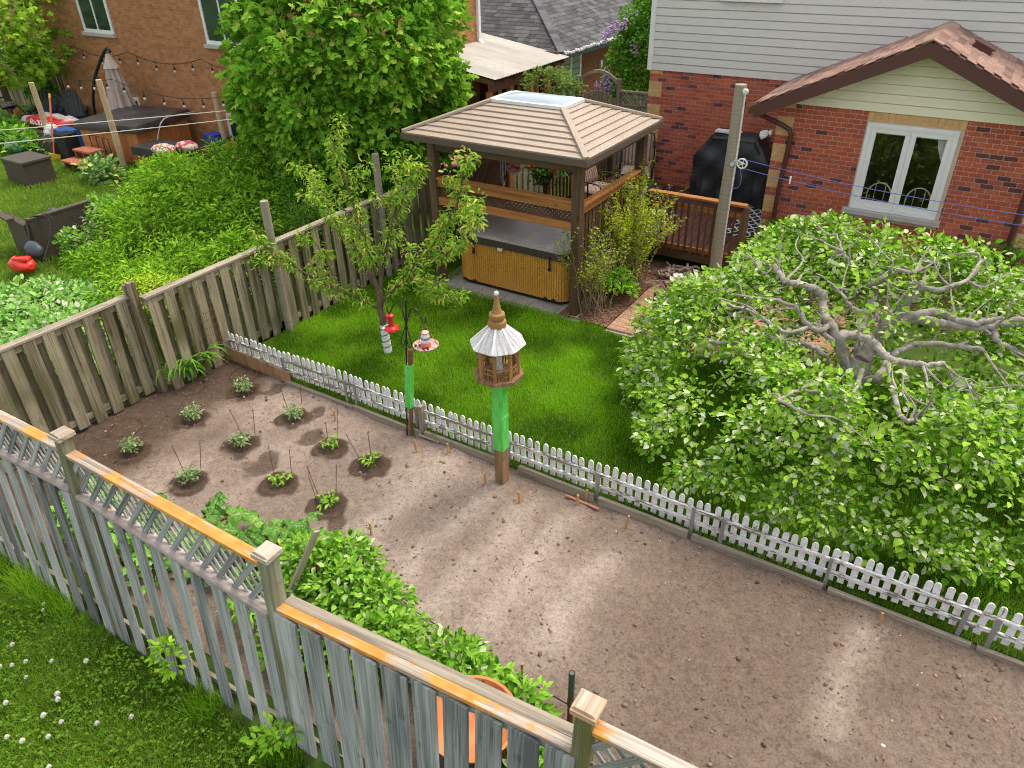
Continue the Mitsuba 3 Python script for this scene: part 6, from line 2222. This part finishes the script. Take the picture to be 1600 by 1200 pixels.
obj('cover_lift', m, M['pale_metal'] if 'pale_metal' in M else M.setdefault('pale_metal', mat('pale_metal', (.50, .42, .38), .4, .5)), h2)
stp = thing('tub_steps', 'reddish brown two tread plastic steps in front of the left hot tub', 'steps')
M['step'] = mat('step', (.36, .135, .075), .5, .4)
for x0, x1, y0, y1, z, n_ in ((-21.35, -20.55, 10.62, 11.02, .21, 'tread'), (-21.30, -20.50, 11.0, 11.42, .43, 'tread')):
    m = MB()
    m.box(((x0 + x1) / 2, (y0 + y1) / 2, z), (x1 - x0, y1 - y0, .05))
    obj(n_, m, M['step'], stp)
m = MB()
for x in (-21.28, -20.92, -20.56):
    m.box((x, 10.85, .10), (.04, .38, .19))
    m.box((x + .02, 11.22, .20), (.04, .38, .40))
obj('sides', m, M['step'], stp)
tr_ = thing('wire_trellis', 'thin black curved wire plant rack in front of the left hot tub', 'rack')
m = MB()
for x in (-21.15, -20.85, -20.55, -20.3):
    m.tube([(x, 11.50, 0), (x, 11.50, .72)], .012, 5)
for z in (.40, .72):
    m.tube(spline([(-21.2, 11.50, z), (-20.75, 11.45, z + .06), (-20.28, 11.50, z)], 6), .012, 5)
obj('frame', m, M['black'], tr_)

# folded cantilever umbrella
um = thing('patio_umbrella', 'folded beige cantilever umbrella hanging from a curved black arm by the brick wall', 'umbrella')
m = MB()
m.tube(spline([(-23.97, 13.4, .03), (-23.85, 13.4, .9), (-23.45, 13.4, 1.6), (-22.85, 13.4, 2.2), (-22.30, 13.4, 2.62), (-22.15, 13.4, 2.55)], 8), .045, 8)
m.tube(spline([(-23.25, 13.4, 1.85), (-23.0, 13.4, 1.3), (-22.75, 13.4, .8)], 6), .035, 8)
m.tube([(-24.3, 13.1, .05), (-23.97, 13.4, .05), (-23.4, 13.2, .05)], .04, 6)
obj('arm', m, M['black'], um, smooth=50)
m = MB()
n_ = 40
lev = [(2.50, .05), (2.30, .13), (2.12, .22), (2.11, .17), (1.8, .19), (1.4, .25), (1.1, .30), (.92, .34), (.90, .28)]
V = []
for z, r in lev:
    for i in range(n_):
        a = i / n_ * 2 * math.pi
        rr = r * (1 + (.28 if z < 2.1 else .06) * math.sin(a * 8))
        V.append((-22.22 + rr * math.cos(a), 13.35 + rr * math.sin(a), z - (.06 * math.sin(a * 4) if z < 1 else 0)))
F = [[k * n_ + i, k * n_ + (i + 1) % n_, (k + 1) * n_ + (i + 1) % n_, (k + 1) * n_ + i] for k in range(len(lev) - 1) for i in range(n_)]
m.add(V, F)
obj('canopy', m, mat('beige_cloth', lambda p, n, uv: mix((.40, .33, .29), (.52, .45, .40), noise(p.x * 9, p.y * 9, p.z * 3)), .9, .2), um, smooth=50)

# adirondack chairs
M['slate_plastic'] = mat('slate_plastic', (.045, .062, .082), .45, .5)
def adirondack(x, y, ang, label, z=0):
    t = thing('garden_chair', label, 'chair', 'slate blue garden chairs')
    R = rotz(ang)
    def B(a, b, w, h, name, up=(0, 0, 1)):
        m = MB()
        m.bar(np.array(a) @ R.T + (x, y, z), np.array(b) @ R.T + (x, y, z), w, h, up=np.array(up) @ R.T)
        obj(name, m, M['slate_plastic'], t)
    for k in range(7):
        u = k - 3
        B((u * .085, .18, .28), (u * .115, .52, 1.06 - .022 * u * u), .082, .022, 'back_slat', (0, 1, -.4))
    for k in range(5):
        B((-.30, -.36 + k * .115, .38 - k * .028), (.30, -.36 + k * .115, .38 - k * .028), .10, .02, 'seat_slat')
    for s in (-1, 1):
        B((s * .36, -.42, .56), (s * .36, .36, .56), .13, .025, 'arm')
        for zz in (.14, .26, .38, .48):
            B((s * .34, -.38, zz), (s * .34, .20, zz), .03, .05, 'side_slat')
        B((s * .34, -.38, 0), (s * .34, -.38, .55), .05, .07, 'leg', (0, 1, 0))
        B((s * .34, .22, 0), (s * .34, .22, .55), .05, .07, 'leg', (0, 1, 0))
adirondack(-26.75, 13.35, .75, 'left slate blue slatted garden chair with tall fan back by the far fence')
adirondack(-25.75, 13.75, .95, 'right slate blue slatted garden chair, beside the umbrella stand')

# clutter round the left hot tub
lm = thing('lawn_mower', 'black push mower with folded handle by the far left fence', 'mower')
m = MB()
m.box((-26.35, 12.55, .24), (.8, .55, .22))
m.box((-26.35, 12.55, .42), (.45, .35, .18))
obj('body', m, M['black'], lm)
for a in (-1, 1):
    for b in (-1, 1):
        m = MB()
        m.lathe([(.12, -.03), (.12, .03)], (-26.35 + a * .33, 12.55 + b * .31, .12), 14, rotx(math.pi / 2))
        obj('wheel', m, M['dark'], lm)
m = MB()
for s in (-1, 1):
    m.tube([(-26.6, 12.55 + s * .2, .35), (-27.3, 12.45 + s * .2, 1.0)], .02, 6)
m.tube([(-27.3, 12.25, 1.0), (-27.3, 12.65, 1.0)], .02, 6)
m.box((-27.0, 12.4, .80), (.10, .45, .18), roty(-.8))
obj('handle', m, M['black'], lm)
m = MB()
m.box((-26.75, 12.5, .62), (.22, .15, .1))
obj('cord_winder', m, mat('orange', (.60, .15, .04), .5, .4), lm)

rb = thing('insulation_bag', 'red and white plastic wrapped bundle with white lettering beside the left hot tub', 'bag')
m = MB()
nx_, ny_ = 26, 14
for sd in (1, -1):
    vv = []
    for i in range(nx_ + 1):
        for j in range(ny_ + 1):
            u, v = i / nx_ * 2 - 1, j / ny_ * 2 - 1
            h = .17 * (max(0, (1 - u ** 8) * (1 - v ** 6)) ** .45)
            vv.append((-24.55 + u * .95 + .1 * v, 12.35 + v * .42, .56 + sd * h + .02 * math.sin(u * 9 + v * 4)))
    m.add(vv, [[i * (ny_ + 1) + j, (i + 1) * (ny_ + 1) + j, (i + 1) * (ny_ + 1) + j + 1, i * (ny_ + 1) + j + 1] for i in range(nx_) for j in range(ny_)])
def bagfn(p, n, uv):
    w = smoothstep(.66, .70, p.z + .05 * noise(p.x * 5, p.y * 5)) * smoothstep(12.2, 12.45, p.y)
    w = dr.maximum(w, smoothstep(-25.22, -25.28, p.x))
    return mix((.52, .015, .03), (.62, .55, .56), w)
obj('wrap', m, mat('bag_red', bagfn, .3, .5), rb, smooth=True)
tm = meshkit.text_mesh('ROCKWOOL', .15, .006, bold=True)
tv = np.array(tm.vertices)
tv[:, 0] -= tv[:, 0].mean()
Rt = rotx(math.radians(62))
m = MB()
m.add(tv @ Rt.T + (-24.42, 11.915, .545), tm.faces)
obj('lettering', m, M['white'], rb)
m = MB()
for k in range(5):
    m.box((-24.5, 12.4, .04 + k * .07), (1.9, .9, .05))
single('pallet_stack', m, M['timber_grey'], 'low stack of grey boards under the red plastic bundle', 'boards')
bd = thing('blue_badge_box', 'blue box with a round blue label at the corner of the left hot tub', 'box')
m = MB()
m.box((-22.75, 11.75, .42), (.75, .45, .5))
obj('box', m, mat('blue_box', (.03, .10, .32), .5, .4), bd)
m = MB()
m.lathe([(0, -.01), (.2, -.01), (.2, .01), (0, .01)], (-22.85, 11.51, .50), 20, rotx(math.pi / 2))
obj('round_label', m, mat('label_blue', (.02, .09, .22), .5, .4), bd)
m = MB()
m.box((-22.80, 11.495, .50), (.10, .008, .10), rotz(0))
obj('mark', m, M['white'], bd)
br = thing('broom', 'orange handled broom leaning at the corner of the left hot tub', 'broom')
m = MB()
m.tube([(-22.35, 11.0, .15), (-22.75, 11.6, 1.55)], .024, 7)
obj('handle', m, mat('broom_orange', (.60, .13, .05), .5, .4), br)
m = MB()
m.bar((-22.38, 10.98, 0), (-22.34, 11.02, .18), .06, .3)
m.tube([(-22.75, 11.6, 1.55), (-22.78, 11.65, 1.66)], .028, 7)
obj('bristles', m, mat('yellow', (.60, .42, .03), .6, .3), br)
m = MB()
m.blob((-24.1, 10.95, .26), (.42, .3, .26), .4, 3, 4)
single('soil_bag', m, mat('bag_blue', lambda p, n, uv: mix((.60, .63, .66), (.02, .28, .48), smoothstep(.52, .62, noise(p.x * 3.3, p.y * 3.3, p.z * 5) + .35 * smoothstep(.3, .05, p.z))), .35, .5), 'blue and white plastic sack lying among the weeds in the left yard', 'bag', smooth=True)
m = MB()
m.blob((-23.35, 11.65, .52), (.26, .2, .20), .5, 2, 9)
single('white_bag', m, M['white'], 'crumpled white bag behind the wooden post in front of the red bundle', 'bag', smooth=True)
m = MB()
m.lathe([(.26, 0), (.33, .42), (.36, .48), (.33, .47), (.25, .05)], (-27.3, 11.6, 0), 18)
single('teal_tub', m, mat('teal', (.02, .17, .17), .5, .4), 'teal plastic tub at the left edge of the yard', 'tub', smooth=40)
m = MB()
m.lathe([(.17, .3), (.19, .62), (.20, .70), (.05, .72)], (-25.55, 12.95, 0), 16)
single('blue_bucket', m, mat('navy', (.02, .03, .12), .5, .4), 'dark blue bucket behind the red plastic bundle', 'bucket', smooth=40)
m = MB()
m.box((-22.9, 11.35, .24), (.95, .6, .48))
single('dark_planter', m, M['wicker'], 'dark wicker planter box round the wooden post left of the hot tub steps', 'planter')
m = MB()
m.box((-22.1, 11.35, .36), (.5, .4, .72))
single('dark_crate', m, M['dark'], 'black crate standing against the left end of the hot tub', 'crate')
m = MB()
m.box((-21.75, 9.97 - .36, .30), (1.75, .70, .60))
wb = thing('wicker_box', 'large dark brown wicker storage box on the grass of the left yard', 'storage box')
obj('body', (lambda m: (m.box((-20.95, 9.58, .29), (.98, .72, .58)), m)[-1])(MB()), M['wicker'], wb)
m = MB()
m.box((-20.95, 9.58, .605), (1.04, .78, .05))
obj('lid', m, mat('wicker_lid', (.085, .075, .07), .4, .5), wb)
sf = thing('wicker_sofa', 'dark brown wicker corner sofa seen from behind at the left edge', 'sofa')
def wbx(c, s, name, R=None):
    m = MB()
    m.box(c, s, R)
    obj(name, m, M['wicker'], sf)
wbx((-15.42, 7.35, .42), (.12, 1.35, .82), 'backrest')
wbx((-15.95, 6.72, .38), (1.0, .12, .74), 'backrest', rotz(-.15))
wbx((-16.05, 7.4, .22), (1.1, 1.2, .30), 'seat')
m = MB()
m.box((-16.3, 6.66, .77), (.7, .14, .04), rotz(-.15))
m.box((-15.42, 7.35, .85), (.14, 1.37, .04))
obj('top_trim', m, M['wicker'], sf)
rm = thing('red_mower', 'red and black electric mower with a wire handle among the vines at the left edge', 'mower')
m = MB()
m.blob((-14.95, 6.10, .24), (.34, .20, .14), .14, 3, 3)
m.box((-14.85, 6.08, .36), (.28, .16, .09), rotz(.4))
obj('body', m, mat('mower_red', (.60, .035, .02), .35, .5), rm, smooth=True)
m = MB()
m.blob((-15.0, 6.42, .40), (.24, .13, .17), .1, 3, 5)
obj('grass_box', m, M['slate_plastic'], rm, smooth=True)
m = MB()
m.tube(spline([(-14.9, 6.2, .3), (-15.2, 6.5, .6), (-15.45, 6.7, .85), (-15.2, 6.95, .85), (-14.9, 6.75, .6), (-14.6, 6.35, .3)], 6), .016, 6)
m.tube(spline([(-15.2, 6.75, .85), (-15.0, 6.85, 1.0), (-14.8, 6.85, .9), (-14.95, 6.75, .8), (-14.6, 6.7, .6)], 6), .008, 5)
obj('handle', m, M['black'], rm)
m = MB()
m.blob((-17.9, 8.35, .08), (.13, .10, .10), .1, 2, 6)
single('ball', m, M['slate_plastic'], 'small dark ball lying on the grass of the left yard', 'ball', smooth=True)
m = MB()
m.box((-17.4, 12.7, .50), (2.3, 1.1, .05), rotz(.12))
m2_ = MB()
pt_ = thing('patio_table', 'long black patio table with a black planter at the foot of the left brick wall', 'table')
obj('table_top', m, M['black'], pt_)
for x in (-18.4, -16.4):
    for y in (12.3, 13.2):
        m = MB()
        m.bar((x, y, 0), (x, y, .48), .06, .06, up=(0, 1, 0))
        obj('leg', m, M['black'], pt_)
m = MB()
m.box((-18.9, 12.05, .52), (1.1, .9, .22), rotz(.1))
single('black_planter', m, M['black_vinyl'], 'wide black planter tray between the left hot tub and the cushions', 'planter')
for x, y, w in ((-17.95, 12.25, 'right'), (-18.25, 11.75, 'left')):
    m = MB()
    m.blob((x, y, .66), (.36, .26, .13), .15, 3, int(x * 10))
    single('cushion', m, M.setdefault('check', mat('check', lambda p, n, uv: mix((.62, .50, .46), (.50, .08, .10), smoothstep(.5, .6, noise(p.x * 14, p.y * 14, 4.0))), .9, .2)), w + ' of two red and cream patterned cushions on the black table', 'cushion', 'patterned cushions', smooth=True)
m = MB()
m.box((-18.75, 13.7, .35), (.42, .4, .45))
single('blue_bin', m, mat('royal', (.04, .05, .38), .5, .4), 'small royal blue bin against the left brick wall', 'bin')
ct = thing('power_tool', 'orange and black power tool standing on the black patio table', 'tool')
m = MB()
m.box((-16.75, 12.75, .66), (.30, .2, .24), rotz(.4))
obj('body', m, mat('tool_orange', (.70, .11, .02), .5, .4), ct)
m = MB()
m.tube(spline([(-16.95, 12.7, .75), (-16.85, 12.75, .92), (-16.62, 12.8, .9), (-16.55, 12.8, .72)], 5), .03, 7)
m.box((-16.98, 12.68, .66), (.16, .2, .2), rotz(.4))
obj('handle', m, M['black'], ct)

# ---------------------------------------------------------------- pergola, grey roofed house and gate in the background
pg = thing('patio_roof', 'brown timber patio cover with a white corrugated roof behind the gazebo', 'patio cover')
M['corrugated'] = mat('corrugated', lambda p, n, uv: mix((.40, .38, .345), (.54, .525, .50), fbm(p.x * .8, p.y * 3, octaves=3)) * (.9 + .1 * smoothstep(.02, .06, dr.abs((p.y - 15.8) / .74 - dr.round((p.y - 15.8) / .74)))), .6, .3)
def corr():
    x0, x1, y0, y1 = -14.6, -10.50, 15.85, 19.6
    n, k = 2, 150
    V = []
    for i in range(n + 1):
        for j in range(k + 1):
            y = y0 + (y1 - y0) * j / k
            x = x0 + (x1 - x0) * i / n
            V.append((x, y, 2.33 + (x1 - x) * .155 + .018 * math.sin(y * 2 * math.pi / .076)))
    F = [[i * (k + 1) + j, (i + 1) * (k + 1) + j, (i + 1) * (k + 1) + j + 1, i * (k + 1) + j + 1] for i in range(n) for j in range(k)]
    return MB().add(V, F)
obj('roof', corr(), M['corrugated'], pg, smooth=True)
for k in range(8):
    m = MB()
    y = 15.95 + k * .51
    m.bar((-14.6, y, 2.20 + 4.1 * .155), (-10.62, y, 2.22), .05, .12)
    obj('rafter', m, M['brown_wood'], pg)
m = MB()
m.bar((-10.72, 15.9, 2.10), (-10.72, 19.55, 2.10), .06, .22)
obj('beam', m, mat('red_brown', (.16, .07, .045), .7, .3), pg)
for y in (15.95, 16.9, 17.9, 18.8, 19.5):
    m = MB()
    m.bar((-10.75, y, 0), (-10.75, y, 2.0), .13, .13, up=(0, 1, 0))
    obj('post', m, M['cedar'], pg)
for y, w, mt in ((16.25, .30, 'brown_wood'), (16.6, .12, 'new_post'), (17.15, .3, 'dark'), (17.5, .12, 'cedar'), (18.2, .3, 'brown_wood'), (18.45, .12, 'cedar'), (19.1, .3, 'dark')):
    m = MB()
    m.bar((-10.86, y, 0), (-10.86, y, 1.98), w, .03, up=(1, 0, 0))
    obj('screen_board', m, M[mt], pg)
m = MB()
m.box((-13.3, 19.5, 1.2), (5.0, .08, 2.5))
obj('back_wall', m, M['brown_wood'], pg)

gh = thing('grey_roof_house', 'low brick house with a dark grey shingled hip roof and white eave lights', 'house')
m = MB()
m.box((-18.25, 28.6, .95), (12.1, 13.0, 2.1))
obj('wall', m, mat('dull_brick', far_brick((.26, .105, .055), (.19, .07, .04), (.19, .12, .085)), .9, .15), gh)
M['grey_shingle'] = mat('grey_shingle', 'vc', .95, .1)
rfm = MB()
EXR, EYF, EZR, SLR = -11.6, 21.2, 2.12, .52
core = MB()
W = 6.6
core.add([(EXR, EYF, EZR), (EXR - 2 * W, EYF, EZR), (EXR - W, EYF + W, EZR + W * SLR), (EXR, 36, EZR), (EXR - W, 36, EZR + W * SLR)], [[0, 2, 1], [0, 3, 4], [0, 4, 2]])
rk = obj('roof', core, mat('roof_under', (.05, .05, .055), .9, .1), gh)
ex = .17
rows = int(W / ex)
for k in range(rows):
    q = k * ex
    z = EZR + q * SLR
    # face towards the camera (normal -y): runs along x between the hips
    x = EXR - q
    while x > EXR - 2 * W + q:
        w = rng.uniform(.22, .34)
        a, b = x, max(x - w, EXR - 2 * W + q)
        g = rng.uniform(.6, 1.25) * .115
        rfm.box(((a + b) / 2, EYF + q + ex / 2, z + ex * SLR / 2 + .02), (a - b - .008, ex * 1.16, .02), rotx(math.atan(SLR) - .05), 0, color=np.array((g * .97, g, g * 1.07)))
        x -= w
    y = EYF + q
    while y < 34:
        w = rng.uniform(.22, .34)
        g = rng.uniform(.6, 1.25) * .115
        rfm.box((EXR - q - ex / 2, y + w / 2, z + ex * SLR / 2 + .02), (ex * 1.16, w - .008, .02), roty(math.atan(SLR) - .05), 1, color=np.array((g * .97, g, g * 1.07)))
        y += w
stuff(obj('shingles', rfm, M['grey_shingle'], rk, color=True))
m = MB()
q = 0
while q < W:
    m.bar((EXR - q, EYF + q, EZR + q * SLR + .045), (EXR - q - .2, EYF + q + .2, EZR + (q + .2) * SLR + .05), .26, .02, color=np.array((.12, .125, .135)) * rng.uniform(.7, 1.3))
    q += .17
stuff(obj('hip_cap', m, M['grey_shingle'], rk, color=True))
m = MB()
m.bar((EXR + .04, EYF - .05, EZR - .08), (EXR + .04, 35, EZR - .08), .10, .14)
m.bar((EXR + .04, EYF - .06, EZR - .08), (EXR - 9, EYF - .06, EZR - .08), .10, .14)
obj('gutter', m, mat('slate_gutter', (.04, .05, .08), .5, .4), gh)
m = MB()
y = EYF
while y < 29:
    m.blob((EXR + .10, y, EZR + .01 + rng.uniform(-.02, .02)), (.05, .05, .06), .3, 1, int(y * 10))
    y += .17
stuff(obj('eave_lights', m, M['white'], gh))
m = MB()
for y in (22.2, 22.85, 23.5):
    m.box((-12.19, y, 1.05), (.06, .10, 1.8))
m.box((-12.19, 22.85, 1.93), (.06, 1.4, .10))
wk_ = obj('window', m, M['white'], gh)
for y in (22.53, 23.18):
    m = MB()
    m.box((-12.195, y, 1.02), (.03, .54, 1.7))
    obj('pane', m, mat('blind_grey', lambda p, n, uv: mix((.12, .15, .14), (.24, .28, .26), smoothstep(.4, .6, dr.abs(dr.sin(p.z * 16)))), .3, .5) if y < 23 else 'mat_blind_grey', wk_)
m = MB()
m.box((-12.15, 25.0, 1.25), (.08, .12, .24))
obj('wall_lamp', m, M['white'], gh)
gt = thing('arched_gate', 'weathered board gate with an arched top rail between two posts behind the gazebo', 'gate')
M['gate_wood'] = wood('gate_wood', (.15, .12, .085), (.34, .29, .21))
for x in (-8.84, -7.76):
    m = MB()
    m.bar((x, 17, 0), (x, 17, 2.38), .10, .10, up=(0, 1, 0))
    obj('post', m, M['gate_wood'], gt)
for a in np.linspace(0, 1, 9)[:-1]:
    m = MB()
    def ar(u):
        return (-8.84 + 1.08 * u, 17.0, 2.28 + .24 * math.sin(math.pi * u))
    m.bar(ar(a), ar(a + .125), .09, .07)
    obj('arch_piece', m, M['gate_wood'], gt)
for k in range(8):
    x = -8.73 + k * .123
    m = MB()
    u = (x + 8.84) / 1.08
    m.bar((x, 17.02, .05), (x, 17.02, 1.86 + .22 * math.sin(math.pi * u)), .02, .115, up=(1, 0, 0))
    obj('board', m, M['gate_wood'], gt)
bf2 = thing('back_fence', 'grey fence with a lattice strip between the arched gate and the brick house', 'fence')
for k in range(8):
    m = MB()
    m.bar((-7.65 + k * .14, 17, .05), (-7.65 + k * .14, 17, 1.80), .02, .12, up=(1, 0, 0))
    obj('board', m, M['timber_grey'], bf2)
for z in (2.12, 1.82):
    m = MB()
    m.bar((-7.72, 17, z), (-6.5, 17, z), .09, .04)
    obj('rail', m, M['gate_wood'], bf2)
lattice(17.0, 'x', -7.70, -6.5, 1.84, 2.10, .09, .03, bf2, M['timber_grey'])
for k in range(9):
    m = MB()
    x = -10.2 + k * .15
    m.bar((x, 17.3, .05), (x, 17.3, 1.75), .02, .13, up=(1, 0, 0))
    obj('board', m, M['gate_wood'], bf2)
bush('climbing_vine', 'pale green vine arching over beside the gate behind the gazebo skylight', [(-9.35, 16.6, 2.15, .75, .35, .35), (-8.95, 16.6, 1.75, .35, .3, .45)], 330, 6, (.05, .10), (.14, .26, .04), (.34, .46, .14), 'oval', .6, .12, stems=25, cat='vine', base=(-9.2, 16.6, 0))
bush('garden_shrub', 'green shrubs behind the deck fence under the gazebo roof', [(-9.9, 15.5, .6, .8, 1.2, .7)], 300, 6, (.06, .12), (.05, .16, .02), (.15, .32, .04), stems=8)
bush('far_tree', 'dark green treetop behind the grey roof at the top edge', [(-13, 40, 5, 5, 3, 3.2), (-22, 40, 5, 5, 3, 3.2)], 1300, 5, (.3, .5), (.03, .09, .01), (.08, .18, .02), 'oval', .7, .5, stems=5, cat='tree')
